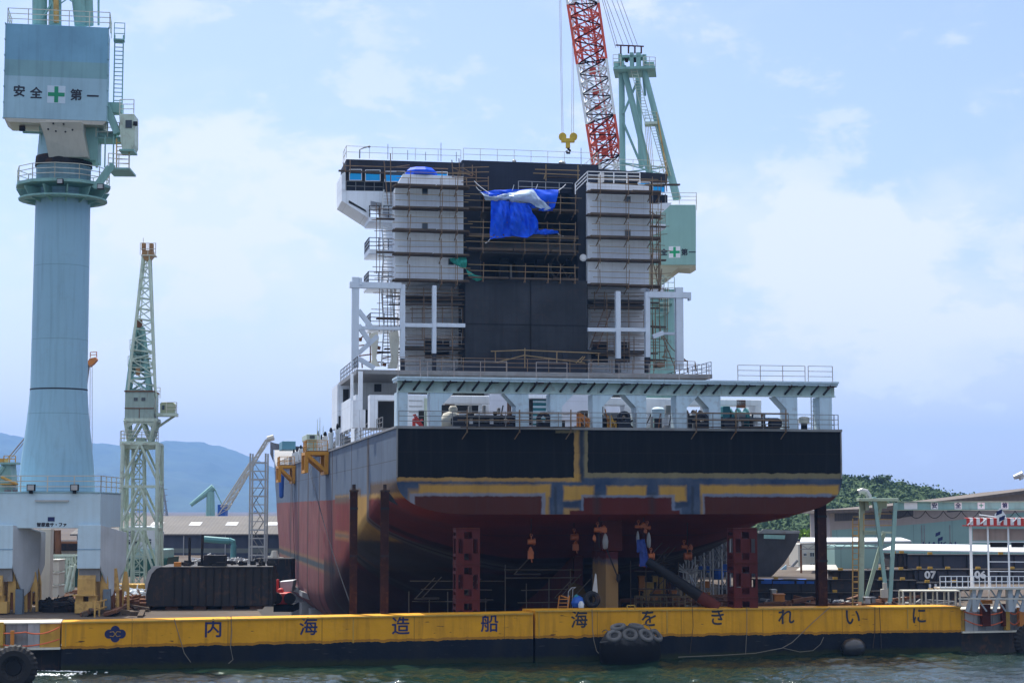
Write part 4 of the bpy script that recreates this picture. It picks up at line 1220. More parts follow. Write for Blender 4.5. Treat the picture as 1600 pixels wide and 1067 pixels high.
for k in range(5): m.pbox(833, 626+k*8, 856, 629+k*8, 9.25, 9.35)
build(m, 'louvre_slat', M['gallery'], ship)
sboxes('louvre_frame', 'hole', [(827,624,832.5,664,9.35,9.42),(857.5,624,862,664,9.35,9.42)])
sboxes('louvre_canopy', 'ship_white', [(824,617,866,622,8.6,9.5)])
# casing front below the walkway, centre
sboxes('lower_casing', 'house', [(704,590,925,604,10,20)])

# upper works. deck slab under the lashing frame
zu = S(800, 582, 30).z
m = MB(SHIP)
a, b = S(548, 580, 34), S(1088, 580, 34)
m.box((a.x,29,zu-.35),(b.x,46,zu))
build(m, 'upper_deck', M['grey'], ship)
srail('upper_deck_rail', 'pole', 622, 1086, 583, 28.9, 1.1, 1.8, px_s=zu)
m = MB(SHIP); m.rail([(a.x+.1,29,zu),(a.x+.1,45,zu)], 1.1, 3, 1.5); m.rail([(b.x-.1,29,zu),(b.x-.1,45,zu)], 1.1, 3, 1.5); build(m, 'upper_deck_side_rail', M['dark'], ship)
# side house on the port quarter
M['shade_wall'] = paint('grey_shaded_wall', (.48,.52,.56), .12, streak=.3, seams=(2.2,0,.015))  # recess wall, its shade put into the grey
sboxes('port_house', 'shade_wall', [(553,585,620,668,40,46)])
sboxes('port_house_wing', 'ship_white', [(527,600,546,668,44,50)])
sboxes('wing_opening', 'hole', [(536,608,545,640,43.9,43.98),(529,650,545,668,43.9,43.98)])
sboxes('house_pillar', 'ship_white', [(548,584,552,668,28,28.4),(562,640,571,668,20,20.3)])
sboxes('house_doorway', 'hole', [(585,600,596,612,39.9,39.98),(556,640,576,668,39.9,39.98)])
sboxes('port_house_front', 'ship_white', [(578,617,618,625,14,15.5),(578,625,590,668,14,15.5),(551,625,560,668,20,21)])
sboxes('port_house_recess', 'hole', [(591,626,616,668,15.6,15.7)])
m = MB(SHIP)
p0 = [SX(px, py, -16.0) for px, py in ((545,585),(527,598),(527,668),(545,668))]
x = -16.0
m.prism([(x,30,19.9),(x,46,19.9),(x,49,18.8),(x,49,15.9),(x,45,15.9),(x,45,17.2),(x,34,17.2),(x,34,15.9),(x,31,15.9),(x,31,17),(x,30,17)], (.5,0,0))
for s in (31,36,41): m.box((x+.01,s,17.0),(x+.45,s+.4,19.9))
build(m, 'side_screen', M['ship_white'], ship)
m = MB(SHIP)
m.beam((-15.9,27,zu-.3),(-15.9,27,16),.35); m.beam((-15.9,47,zu-.3),(-15.9,47,16),.35)
build(m, 'side_pillar', M['ship_white'], ship)
# lower casing between the lashing posts
s3 = 35
M['casing'] = paint('casing_primer', (.030,.034,.042), .35, rough=.7, streak=.4, rust=.06, spec=.15, scale=.35, seams=(2.45,2.7,.012))
sboxes('casing', 'casing', [(727,437,918,590,s3,46)])
m = MB(SHIP)
a = S(829, 437, s3-.02); b = S(829, 575, s3-.02)
m.box((a.x-.05,s3-.06,b.z),(a.x+.05,s3-.002,a.z)); c = S(800, 507, s3); l_, r_ = S(728,507,s3), S(917,507,s3)
m.box((l_.x,s3-.04,c.z-.03),(r_.x,s3-.002,c.z+.03))
build(m, 'casing_seam', M['black'], ship)
m = MB(SHIP)
p = [S(*q, s3-3) for q in ((700,590),(735,562),(900,562),(915,575),(915,590))]
m.prism(p, (0,3,0)); build(m, 'casing_plinth', M['navy'], ship)
sboxes('plinth_post', 'navy', [(773,550,782,565,s3-2.6,s3-2.2),(800,554,806,565,s3-2.6,s3-2.2),(850,552,856,565,s3-2.6,s3-2.2),(880,552,888,565,s3-2.6,s3-2.2)])
so = thing('casing_scaffold', S(820,565,s3-3.2), 'sloping bamboo coloured rails in front of the black casing foot', 'scaffold', 'scaffolds round the ship', fr=SHIP)
m = MB(SHIP)
for a, b in (((767,549),(820,547)),((815,547),(938,552)),((776,566),(820,555)),((818,555),(914,567)),((774,549),(774,566)),((820,544),(820,575)),((870,549),(870,567)),((935,551),(935,570)),((900,567),(911,557)),((906,567),(914,557))):
    m.tube(S(*a, s3-3.1), S(*b, s3-3.1), .05, n=6)
build(m, 'scaffold_tube', M['pole_y'] if 'pole_y' in M else M['pole'], so)
# recessed walls of the open decks behind the lashing frame
M['wall_pale'] = paint('pale_wall_paint', (.84,.88,.94), .08, streak=.2, seams=(2.2,0,.015))  # one even pale paint for the inner walls
sboxes('inner_wall', 'wall_pale', [(633,447,727,583,39,46),(919,447,1010,583,39,46)])
sboxes('inner_window', 'navy', [(664,529,702,560,38.9,38.95),(924,534,950,566,38.9,38.95),(968,534,984,566,38.9,38.95)])
M['deck_edge'] = paint('deck_edge', (.06,.065,.07), .3, rust=.4)
for (xa, xb) in ((628,727),(919,1014)):
    off = 0 if xa < 700 else 6
    for py in (462, 470, 505, 541):
        m = MB(SHIP); m.pbox(xa, py+off, xb, py+off+3, 36.4, 39); build(m, 'inner_deck_edge', M['deck_edge'], ship)
    for py in (498, 538, 575):
        srail('inner_rail', 'galv', xa+6, xb-6, py+off, 36.5, 1.05, 1.6)
m = MB(SHIP); m.ladder(S(927,545,36.3), S(950,482,36.3), .7, .3); build(m, 'inner_stair', M['rust'], ship)
# lashing frame
LS = 33
M['frame'] = paint('frame_paint', (.52,.60,.70), .08, streak=.15, rust=.08)
def fpost(px0, px1, py0, py1, s=LS, d=.6):
    m = MB(SHIP); m.pbox(px0, py0, px1, py1, s, s+d); build(m, 'frame_post', M['frame'], ship)
for q in ((626,633,444,560),(676,682,446,552),(963,970,455,560),(1009,1016,456,558)): fpost(*q)
for q in ((626.3,632.7,560,582),(676.2,681.8,552,582),(963.2,969.8,560,582),(1009.2,1015.8,558,582)):
    m = MB(SHIP); m.pbox(q[0], q[2], q[1], q[3], LS+.01, LS+.58); build(m, 'frame_post_foot', M['navy'], ship)
fpost(550, 561, 433, 574); fpost(1057, 1068, 449, 577)
m = MB(SHIP); m.pbox(562,434,566,445,LS-.2,LS+.5); build(m, 'frame_post_head', M['frame'], ship)
m = MB(SHIP)
m.pbox(547,441,627,450,LS-.1,LS+.5); m.pbox(558,510,627,515,LS,LS+.5); m.pbox(632,505,677,511,LS+.05,LS+.5); m.pbox(681,505,727,511,LS+.05,LS+.5)
m.pbox(1014,456,1080,465,LS-.1,LS+.5); m.pbox(1077,465,1080,469,LS-.1,LS+.5); m.pbox(919,512,964,518,LS+.05,LS+.5); m.pbox(969,512,1010,518,LS+.05,LS+.5); m.pbox(1036,519,1058,523,LS+3,LS+3.4)
for a, b, w in (((560,485),(579,510),.4),((560,508),(577,534),.42),((560,552),(590,525),.3),((560,560),(585,575),.3),((1020,526),(1036,520),.4)):
    m.pbeam(a, b, LS+.25, w, .4)
build(m, 'frame_beam', M['frame'], ship)
for sx, pts in ((1, [(577,522),(590,518),(592,528),(588,560),(594,572),(578,572),(582,560),(580,535)]),):
    m = MB(SHIP); m.pprism(pts, LS+1.5, LS+2.0); build(m, 'frame_bracket', M['cream'], ship)
m = MB(SHIP); m.pprism([(608,520),(622,516),(624,530),(621,575),(606,575),(612,560)], LS+1.5, LS+2.0); build(m, 'frame_bracket', M['cream'], ship)
# white stair towers at both sides: balconies, railings, zigzag flights
def balcony(px0, px1, py, s=38, d=4, lip=7):
    m = MB(SHIP); m.pbox(px0, py, px1, py+lip, s, s+d); m.pprism([(px0, py+lip+.2),(px1, py+lip+.2),(px1, py+lip+2)], s+.01, s+d-.01)
    o = build(m, 'balcony', M['ship_white'], ship)
    a, b = S(px0, py, s), S(px1, py, s)
    m = MB(SHIP); m.rail([(b.x,s+.1,a.z),(a.x+.05,s+.1,a.z),(a.x+.05,s+d-.1,a.z)], 1.1, 3, 1.0, .035); build(m, 'balcony_rail', M['dark'], o)
for px0, py in ((577,340),(576,390),(575,443),(578,508)): balcony(px0, 622, py)
for k, (y0, y1) in enumerate(((340,297),(392,348),(443,397),(508,450),(572,515))):
    m = MB(SHIP); sg = 1 if k % 2 == 0 else -1
    m.ladder(S(606-sg*2, y0, 37.8), S(606+sg*2, y1, 37.8), .95, .28, .06); build(m, 'stair_flight', M['white'], ship)
for px1, py in ((1040,350),(1032,395),(1038,448)):
    m = MB(SHIP); m.pbox(1014, py, px1, py+7, 38, 42); m.pprism([(1014,py+7.2),(px1,py+7.2),(1014,py+20)], 38.2, 41.8); o = build(m, 'balcony', M['ship_white'], ship)
    a, b = S(1014, py, 38), S(px1, py, 38); m = MB(SHIP); m.rail([(a.x,38.1,a.z),(b.x,38.1,a.z),(b.x,41.8,a.z)], 1.1, 3, 1.0, .035); build(m, 'balcony_rail', M['pale_green'], o)
# white accommodation blocks
m = MB(SHIP); m.pprism([(617,441),(617,296),(630,272),(724,276),(724,441)], 36, 45); build(m, 'port_block', M['ship_white'], ship)
m = MB(SHIP); m.pprism([(918,446),(918,285),(1014,291),(1014,446)], 36, 45); build(m, 'starboard_block', M['ship_white'], ship)
def win(px, py, s=35.95, w=8, h=9):
    m = MB(SHIP); m.pbox(px-w/2-.8, py-h/2-.8, px+w/2+.8, py+h/2+.8, s, s+.04); o = build(m, 'window', M['galv'], ship)
    m = MB(SHIP); m.pbox(px-w/2, py-h/2, px+w/2, py+h/2, s-.03, s-.002); build(m, 'pane', M['glass'], o)
for q in ((664,300),(664,353),(705,409),(981,312),(981,364)): win(*q)
# dark recess between the blocks with floors, trunks and openings
sboxes('recess_wall', 'dark', [(752,262,903,437,43,45)])
sboxes('recess_side', 'navy', [(724.5,255,751,437,36.6,44)])
sboxes('recess_side', 'navy', [(902.5,282,917.5,446,36.6,44)])
for py in (328, 372, 394, 436):
    m = MB(SHIP); m.pbox(752, py, 902, py+3, 36.8, 43); build(m, 'recess_floor', M['deck_edge'], ship)
sboxes('recess_beam', 'rust_dark' if 'rust_dark' in M else 'deck_edge', [(748,379,910,393,37,37.4)])
sboxes('air_trunk', 'navy', [(782,396,794,434,40,41),(808,398,818,434,40,41),(839,398,852,434,40,41)])
sboxes('recess_panel', 'grey', [(746,397,780,407,42,42.2),(797,414,800,434,39,39.2)])
m = MB(SHIP); c = S(878, 418, 39); m.torus(c, 1.1, .12, (0,1,0), 24, 6)
for k in range(6): m.beam(c, c+V((math.cos(R(60*k))*1.1,0,math.sin(R(60*k))*1.1)), .08)
build(m, 'fan_grille', M['deck_edge'], ship)
m = MB(SHIP); c = S(911, 403, 36.2); m.lathe(c, [(.3,-.1),(.34,.1),(.2,.2)], 14, (0,-1,0)); build(m, 'round_lamp', M['sign_white'], ship)
# wheelhouse with wings
m = MB(SHIP)
m.pbox(722, 254, 935, 300, 39, 52)
build(m, 'wheelhouse', paint('wheelhouse_primer', (.022,.028,.048), .3, rough=.65, streak=.3, spec=.2, scale=.4, seams=(3.1,2.6,.012)), ship)
m = MB(SHIP); m.pprism([(541,249),(722,254.5),(722,300),(600,300),(600,268),(541,268)], 38.5, 44); m.pprism([(541,283),(600,283),(600,300),(541,298)], 38.9, 44); build(m, 'port_wing', M['navy'], ship)
m = MB(SHIP); m.pprism([(935,264),(1043,272),(1043,286),(1014,284),(935,284)], 38.5, 44); m.pprism([(1014,303),(1043,305),(1043,318),(1014,318)], 38.9, 44); build(m, 'starboard_wing', M['navy'], ship)
M['wing_white'] = M['ship_white']
m = MB(SHIP); m.pprism([(534,295),(541,298),(600,299),(617,300),(617,344),(598,318),(579,314),(579,343),(534,314)], 38.6, 43.6); build(m, 'port_wing_skirt', M['ship_white'], ship)
m = MB(SHIP); m.pprism([(534,272),(540,268),(540,298),(534,295)], 38.5, 43.6); build(m, 'wing_end_plate', M['ship_white'], ship)
m = MB(SHIP); m.pprism([(545,313),(571,328),(573,332),(545,317)], 38.55, 38.6); build(m, 'wing_slot', M['hole'], ship)
m = MB(SHIP); m.pprism([(1014,318),(1050,317),(1043,325),(1020,345),(1014,345)], 38.6, 43.6); build(m, 'starboard_wing_skirt', M['ship_white'], ship)
def wwin(px0, px1, py0, py1, s=38.4):
    m = MB(SHIP)
    m.pbox(px0, py0, px1, py1, s+.02, s+.06); o = build(m, 'wing_window', M['glass'], ship)
    m = MB(SHIP); pm = py0+(py1-py0)*.38
    m.pbox(px0+.5, pm, px1-.5, py1-.5, s-.03, s+.018); build(m, 'protective_film', M['film'], o)
    m = MB(SHIP)
    for a, b in (((px0,py0),(px1,py0)),((px0,py0),(px0,py1)),((px1,py0),(px1,py1)),((px0,py1),(px1,py1))): m.beam(S(*a, s-.06), S(*b, s-.06), .06)
    build(m, 'window_frame', M['sign_white'], o)
for q in ((546,565,265,282),(571,594,266,283),(601,633,268,284)): wwin(*q)
for q in ((678,699,269,277),): wwin(*q)
for q in ((1020,1039,287,301),(997,1016,285,289)): wwin(*q)
m = MB(SHIP)
for px in (541,556,570,585,599): m.pbox(px-.5,283,px+.5,298,38.7,38.9)
for py in (283.5,291): m.pbox(541,py,600,py+.8,38.72,38.88)
for px in (1020,1030,1040): m.pbox(px-.5,303,px+.5,318,38.7,38.9)
build(m, 'wing_mullion', M['grey'], ship)
zr1, zr2, zr3 = S(630,250,39).z, S(830,254,39.2).z, S(990,268,39).z
m = MB(SHIP); a, b, c = S(541,250,39), S(720,250,39), S(724,254,39.2)
m.rail([(a.x,42,zr1),(a.x,39,zr1),(b.x,39,zr1)], 1.1, 2, 2.0, .022); build(m, 'roof_rail', M['cream'], ship)
m = MB(SHIP); a, b = S(724,254,39.2), S(934,254,39.2); m.rail([(a.x,39.2,zr2),(b.x,39.2,zr2),(b.x,50,zr2)], 1.1, 2, 1.5, .022); build(m, 'roof_rail', M['cream'], ship)
m = MB(SHIP); a, b = S(936,268,39), S(1042,272,39); m.rail([(a.x,39,zr3),(b.x,39,zr3),(b.x,43,zr3)], 1.1, 2, 1.5, .022); build(m, 'roof_rail', M['cream'], ship)
m = MB(SHIP); a = S(562,250,39); m.path([(a.x,39,zr1),(a.x,39,zr1+.8),(a.x+.3,39,zr1+.95),(a.x+.8,39,zr1+1.1)], .06); m.lathe((a.x+.85,39,zr1+1.02), [(.1,0),(.14,.12),(.05,.2)], 8)
for px, h in ((606,1.4),(637,.9),(665,.8),(689,1.7),(713,.9),(908,1.7)): a = S(px,254,39); m.tube((a.x,39,zr1),(a.x,39,zr1+h),.03,n=5)
build(m, 'roof_mast', M['grey'], ship)
m = MB(SHIP)
for px, w in ((805,4),(880,7)): a = S(px,254,39.5); m.lathe((a.x,40,zr2), [(w*.04,0),(w*.05,.25),(w*.03,.35)], 10)
build(m, 'roof_vent', M['galv'], ship)
m = MB(SHIP); m.rail([S(810,300,38.8), S(895,303,38.8)], 1.0, 2, 1.3, .03); build(m, 'bridge_rail', M['galv'], ship)
m = MB(SHIP); a, b, c = S(899,304,36.6), S(918,285,36.2), S(1000,287,36.2); m.rail([a, b, c], 1.0, 3, 1.2, .04); build(m, 'block_top_rail', M['sign_white'], ship)
sboxes('bridge_locker', 'galv', [(938,270,944,284,37,38)])
sboxes('bridge_window', 'glass', [(950,273,980,284,38.4,38.45),(660,266,675,270,38.3,38.35)])
# port radar post etc on the port quarter
# ------------------------------------------------------------------ scaffolds, one per face
def scaffold(lab, px0, px1, tiers, s, ups, over=(6, 8), dy=0):
    p = S((px0+px1)/2, tiers[-1]+4, s)
    o = thing('scaffold', (p.x, s, p.z), lab, 'scaffold', 'scaffolds round the ship', fr=SHIP)
    for py in tiers:
        z = S((px0+px1)/2, py, s).z
        xa, xb = S(px0-over[0], py, s).x, S(px1+over[1], py, s).x
        m = MB(SHIP); x = xa
        while x < xb-1:
            L = min(rnd.uniform(3.4, 4.2), xb-x)
            t_ = rnd.uniform(-.02, .04)
            m.box((x, s-.25+t_, z-.10+t_), (x+L+.2, s+.7, z+.06+t_)); m.box((x+.1, s-1.0, z-.13), (x+L, s-.29, z+.03+t_*1.2)); x += L
        build(m, 'plank_walkway', M['plank'], o)
        m = MB(SHIP)
        for h in (.55, 1.08):
            m.tube((xa+rnd.uniform(-.3,.3), s-1.0, z+h+rnd.uniform(-.05,.05)), (xb+rnd.uniform(-.4,.4), s-1.0, z+h+rnd.uniform(-.06,.06)), .03, n=6)
        build(m, 'guard_tube', M['pole_y'], o)
        m = MB(SHIP)
        for px in ups:
            a = S(px, py, s); m.beam((a.x, s-1.0, z-.15), (a.x, 36.0, z-.7), .06); m.tube((a.x, s-1.0, z-.45), (a.x+rnd.uniform(-.1,.1), s-1.0, z+1.3), .035, n=6)
        build(m, 'bracket_tube', M['pole'], o)
    m = MB(SHIP)
    for px in ups[:0 if 'recess' in lab else 9]:
        a, b = S(px, tiers[0]-14, s-.45), S(px, tiers[-1]+6, s-.45)
        m.tube(a, (a.x, s-.45, b.z), .026, n=6)
    build(m, 'upright_tube', M['pole'], o)
    return o
scaffold('scaffold of plank walkways across the left white block', 620, 722, (292,326,361,398,439), 35.2, (638,688,712))
scaffold('scaffold of plank walkways across the right white block', 920, 1014, (300,337,372,407,446), 35.2, (934,978,1015,1028), (2,14))
o = scaffold('scaffold with crooked tubes crossing the dark recess between the white blocks', 728, 900, (328,370,392,436), 35.4, (752,817,853,872,895), (0,0))
so = thing('scaffold', S(630,275,37.5), 'scaffold tubes under the roof edge of the left bridge wing', 'scaffold', 'scaffolds round the ship', fr=SHIP)
m = MB(SHIP)
for a, b in (((536,259),(700,264)),((536,254),(540,270)),((547,250),(547,272)),((600,252),(606,320)),((612,262),(640,258)),((601,256),(601,280)),((610,240),(611,320))): m.tube(S(*a,37.6), S(*b,37.6), .045, n=6)
build(m, 'scaffold_tube', M['pole'], so)
m = MB(SHIP); m.beam(S(529,267,37.8), S(607,271,37.8), .4, .12); build(m, 'plank', M['plank'], so)
so = thing('scaffold', S(880,270,37.5), 'short scaffold of three tubes and a plank on the dark wheelhouse face', 'scaffold', 'scaffolds round the ship', fr=SHIP)
m = MB(SHIP)
for a, b in (((836,265),(906,267)),((833,271),(906,274)),((853,257),(853,283)),((903,258),(903,284)),((850,280),(853,270))): m.tube(S(*a,38.2), S(*b,38.2), .05, n=6)
build(m, 'scaffold_tube', M['pole_y'], so)
m = MB(SHIP); m.beam(S(855,277,38.4), S(903,278,38.4), .4, .08); build(m, 'plank', M['plank'], so)
so = thing('scaffold', S(730,280,36), 'tangle of scaffold tubes at the corner where the left block meets the wheelhouse', 'scaffold', 'scaffolds round the ship', fr=SHIP)
m = MB(SHIP)
for a, b in (((706,250),(708,276)),((717,248),(719,276)),((738,258),(738,276)),((744,264),(744,290)),((706,263),(764,261)),((708,270),(764,269)),((706,277),(764,279)),((707,262),(738,276)),((722,262),(742,274)),((721,285),(764,283)),((729,290),(764,291)),((729,277),(729,296)),((763,276),(763,298))): m.tube(S(*a,35.6), S(*b,35.6), .045, n=6)
build(m, 'scaffold_tube', M['pole'], so)
so = thing('scaffold', S(1010,300,36), 'scaffold plank and tubes at the right bridge wing before the green counterweight', 'scaffold', 'scaffolds round the ship', fr=SHIP)
m = MB(SHIP)
for a, b in (((940,280),(1045,284)),((980,270),(982,320)),((1040,268),(1042,300)),((1016,292),(1018,450)),((1029,340),(1029,452)),((1014,330),(1035,342)),((1018,398),(1034,470)),((1034,420),(1030,470))): m.tube(S(*a,36.6), S(*b,36.6), .045, n=6)
build(m, 'scaffold_tube', M['pole'], so)
m = MB(SHIP); m.beam(S(1008,289,37), S(1062,289,37), .4, .14); build(m, 'plank', M['plank'], so)
for lab, xa, xb, ys, s in (('scaffold behind the left lashing posts with boards at two heights', 600, 728, (463,476,545), 35.6), ('scaffold behind the right lashing posts with boards at two heights', 920, 1030, (473,481,552), 35.6)):
    so = thing('scaffold', S((xa+xb)/2, ys[-1], s), lab, 'scaffold', 'scaffolds round the ship', fr=SHIP)
    m = MB(SHIP)
    for py in ys: m.beam(S(xa+rnd.uniform(0,8), py, s), S(xb-rnd.uniform(0,4), py+.5, s), .5, .1)
    build(m, 'plank', M['plank'], so)
    m = MB(SHIP)
    for py in ys[1:]:
        for h in (8, 18): m.tube(S(xa+14, py-h, s-.2), S(xb, py-h+rnd.uniform(-1,1), s-.2), .035, n=5)
    for px in (xa+28, xa+62, xb-22): m.tube(S(px, ys[0]-14, s-.2), S(px+1, ys[-1]+6, s-.2), .045, n=5)
    build(m, 'scaffold_tube', M['pole'], so)
# scaffold at lower left rear of the port lashing post
so = thing('scaffold', S(585,575,40), 'scaffold tubes and planks behind the far left lashing post', 'scaffold', 'scaffolds round the ship', fr=SHIP)
m = MB(SHIP)
for a, b in (((561,540),(590,537)),((561,556),(615,549)),((578,520),(579,575)),((561,530),(572,522)),((565,560),(566,575)),((596,560),(640,552)),((563,565),(600,566))): m.tube(S(*a,40), S(*b,40), .06, n=5)
for px, py in ((562,533),(591,546),(600,572)): m.tube(S(px,py,39.9), S(px+1,py-5,39.9), .2, n=6)
build(m, 'scaffold_tube', M['rust'], so)
so = thing('scaffold', S(1045,570,36), 'loose hoses, tubes and a crate on the upper deck by the far right post', 'scaffold', 'scaffolds round the ship', fr=SHIP)
m = MB(SHIP)
for a, b in (((1034,557),(1074,564)),((1035,523),(1050,545)),((1050,545),(1074,565)),((1035,526),(1056,578)),((1042,540),(1036,560)),((1074,563),(1074,582)),((1086,566),(1088,580)),((1030,500),(1034,530)),((1020,500),(1022,580)),((1024,480),(1024,575)),((1010,530),(1012,580))): m.tube(S(*a,34), S(*b,34), .05, n=5)
m.pbox(1027,566,1038,573,33.5,35)
build(m, 'scaffold_tube', M['pole'], so)

# denser access scaffolds on both flanks and behind the lashing posts
for lab, xa, xb, ya, yb, s in (('tight bundle of scaffold poles round the stairs on the left flank', 584, 634, 318, 574, 37.0), ('tight bundle of scaffold poles on the right flank beside the green counterweight', 1012, 1046, 330, 574, 37.0)):
    so = thing('scaffold', S((xa+xb)/2, yb, s), lab, 'scaffold', 'scaffolds round the ship', fr=SHIP)
    for k in range(9):
        px = xa+(xb-xa)*(k+.5)/9+rnd.uniform(-2,2); y0 = rnd.choice((ya, ya+60, ya+120)); m = MB(SHIP); m.tube(S(px,y0,s-.1*k%1), S(px+rnd.uniform(-2,2),min(yb,y0+rnd.choice((110,150,200))),s-.1*k%1), .035, n=5); build(m, 'pole', M['pole'], so)
    y = ya+8
    while y < yb:
        m = MB(SHIP); x0 = xa+rnd.uniform(-4,8); x1 = xb-rnd.uniform(-4,8); m.tube(S(x0,y,s-.5), S(x1,y+rnd.uniform(-3,3),s-.5), .032, n=5); build(m, 'pole', M['pole'], so); y += rnd.choice((9,13,17,22))
    for y in range(ya+24, yb, 52):
        m = MB(SHIP); m.beam(S(xa+4,y,s-.6), S(xb-6,y+1,s-.6), .5, .12); build(m, 'plank', M['plank'], so)
for lab, xa, xb in (('fine guard tubes on the open decks behind the left lashing posts', 636, 727), ('fine guard tubes on the open decks behind the right lashing posts', 921, 1010)):
    so = thing('scaffold', S((xa+xb)/2, 575, 36.2), lab, 'scaffold', 'scaffolds round the ship', fr=SHIP)
    off = 0 if xa < 700 else 6
    for y in (452,458,474,483,489,497,517,524,531,549,556,563,570):
        m = MB(SHIP); m.tube(S(xa+rnd.uniform(-3,10),y+off,36.2), S(xb-rnd.uniform(0,12),y+off+rnd.uniform(-1.5,1.5),36.2), rnd.choice((.03,.035,.05)), n=5); build(m, 'pole', M[rnd.choice(('pole','galv','pole'))], so)
    for k in range(6):
        px = xa+8+(xb-xa-12)*k/5; y0 = rnd.choice((450,480,520)); m = MB(SHIP); m.tube(S(px,y0+off,36.1), S(px,y0+off+rnd.choice((30,45,52)),36.1), .04, n=5); build(m, 'pole', M['pole'], so)
# tarpaulins
def sheet(pts, s, name, mt, lab, wr=.25, nu=44, nv=36, cat='tarpaulin', parent=None, seed=0, bulge=.5, th=.02):
    # pts: corner polylines top (left to right) and bottom (left to right) in the picture; real cloth hung at depth s
    top, bot = pts
    def pl(L, u):
        k = u*(len(L)-1); i = min(int(k), len(L)-2); f = k-i
        return (L[i][0]+(L[i+1][0]-L[i][0])*f, L[i][1]+(L[i+1][1]-L[i][1])*f)
    m = MB(SHIP)
    def fn(u, v):
        a, b = pl(top, u), pl(bot, u)
        p = S(a[0]+(b[0]-a[0])*v, a[1]+(b[1]-a[1])*v, s)
        f = noise.noise(V((u*6+seed+v*1.3, v*1.2, 0)))*wr*3.2*(.35+v)+(1-abs(noise.noise(V((u*9+seed-v*2, v*2.4, 3))))*3)*wr*.8+noise.noise(V((u*24, v*9, seed)))*wr*.35+bulge*math.sin(math.pi*v)
        return p+V((0,-abs(f),noise.noise(V((u*9,v*3,seed+5)))*.05))
    m.grid(fn, nu, nv)
    n0 = len(m.v); k = len(m.f)
    m.v += [v+V((0,th,0)) for v in m.v[:]]; m.f += [tuple(i+n0 for i in f[::-1]) for f in m.f[:k]]; m.mi += [0]*k
    if parent: return build(m, name, M[mt], parent, smooth=True)
    return build(m, name, M[mt], label=lab, cat=cat, smooth=True)
tp = thing('tarpaulin', S(812,375,34.6), 'large crumpled blue tarpaulin with a pale folded upper edge, hung over the dark recess', 'tarpaulin', fr=SHIP)
sheet(([(750,300),(780,297),(820,296),(872,297)], [(766,312),(790,316),(832,322),(866,326)]), 34.7, 'top_sheet', 'tarp', '', .2, 30, 10, parent=tp, seed=1, bulge=.3)
sheet(([(749,301),(774,307),(790,303),(808,299),(832,296),(840,306),(848,314),(860,326)], [(758,313),(776,315),(793,312),(800,318),(826,317),(838,324),(850,330),(857,329)]), 34.5, 'sunlit_fold', 'tarp_sunlit', '', .25, 34, 12, parent=tp, seed=2, bulge=.45)
sheet(([(766,314),(785,314),(797,316)], [(765,374),(785,372),(806,369)]), 34.5, 'hanging_sheet', 'tarp', '', .35, 20, 24, parent=tp, seed=3, bulge=.3)
sheet(([(797,316),(812,318),(826,319)], [(793,367),(822,373),(842,361)]), 34.3, 'hanging_sheet', 'tarp', '', .4, 22, 24, parent=tp, seed=4, bulge=.4)
sheet(([(838,362),(850,358),(864,360)], [(834,366),(855,367),(873,365)]), 34.3, 'trailing_corner', 'tarp', '', .2, 16, 6, parent=tp, seed=6, bulge=.3)
sheet(([(824,318),(845,324),(866,322)], [(830,326),(848,331),(863,330)]), 34.6, 'lower_flap', 'tarp', '', .2, 14, 6, parent=tp, seed=7, bulge=.2)
for a, b in (((741,283),(765,302)),((752,299),(744,292)),((871,298),(884,288)),((800,298),(803,289)),((836,297),(840,288)),((766,373),(758,380)),((871,364),(880,369))):
    m = MB(SHIP); m.path(sag(S(*a,34.6), S(*b,34.4), .08, 6), .03, 4); build(m, 'tie_rope', M['sign_white'], tp)
m = MB(SHIP)
m.lathe(S(658,276,37.2), [(1.5,0),(1.45,.4),(1.1,.7),(.1,.85)], 9); build(m, 'covered_equipment', M['tarp'], label='small box wrapped in blue tarpaulin on top of the left white block', cat='tarpaulin', smooth=False)
sheet(([(702,404),(712,403),(728,402)], [(704,409),(716,417),(728,421)]), 34.9, 'green_net', 'net', 'green net tied over the right edge of the left white block', .2, 16, 8, cat='net', seed=8, bulge=.2)
sheet(([(728,421),(742,430),(758,433)], [(732,433),(745,440),(757,436)]), 34.9, 'green_net', 'net', 'green net drooping from the scaffold below the left block corner', .2, 14, 6, cat='net', seed=9, bulge=.2)
# ------------------------------------------------------------------ big level-luffing crane at the left
LC = frame(W(89, 900, 131) * 1.0, 0)
LC = frame(V((W(89,900,131).x, 131, 0)), R(3))
def L(px, py, y): return in_frame(LC, px, py, y)
lc = thing('harbour_crane', (0,0,G), 'huge pale blue tower crane on four legs at the left edge, with lettered counterweight box', 'crane', fr=LC)
def lb(name, mt, q, parent=lc, bevel=.04):
    m = MB(LC); m.pbox(*q); return build(m, name, M[mt], parent, bevel=bevel)
yc = 4.5                                            # crane axis, behind the portal face
prof = []
for py, hw in ((768,58.5),(745,57),(720,55),(690,51.5),(660,48),(630,45.2),(610,44),(604,43.6),(450,42.9),(322,42.3),(262,42.3)):
    prof.append(((hw/F*(131+yc)), L(95, py, yc).z))
c0 = L(89, 745, yc); c1 = L(104, 262, yc)
m = MB(LC); m.lathe((c0.x, yc, 0), prof, 48); build(m, 'pedestal', paint('pedestal_paint', (.26,.45,.58), .05, streak=.3, rust=.06, scale=.3, seams=(0,5.4,.025)), lc, smooth=2)
m = MB(LC); z = L(95, 611, yc).z; m.lathe((c0.x, yc, z), [(2.02,0),(2.07,.04),(2.07,.12),(2.02,.16)], 48); build(m, 'flange_seam', M['navy'], lc)
cx = c0.x
def ring(name, mt, r0, z0, r1, z1, n=48, parent=lc):
    m = MB(LC); m.lathe((cx, yc, 0), [(r0,z0),(r1,z1)], n); return build(m, name, M[mt], parent, smooth=2)
zt = L(104, 290, yc).z
r_in = 42.3/F*(131+yc)
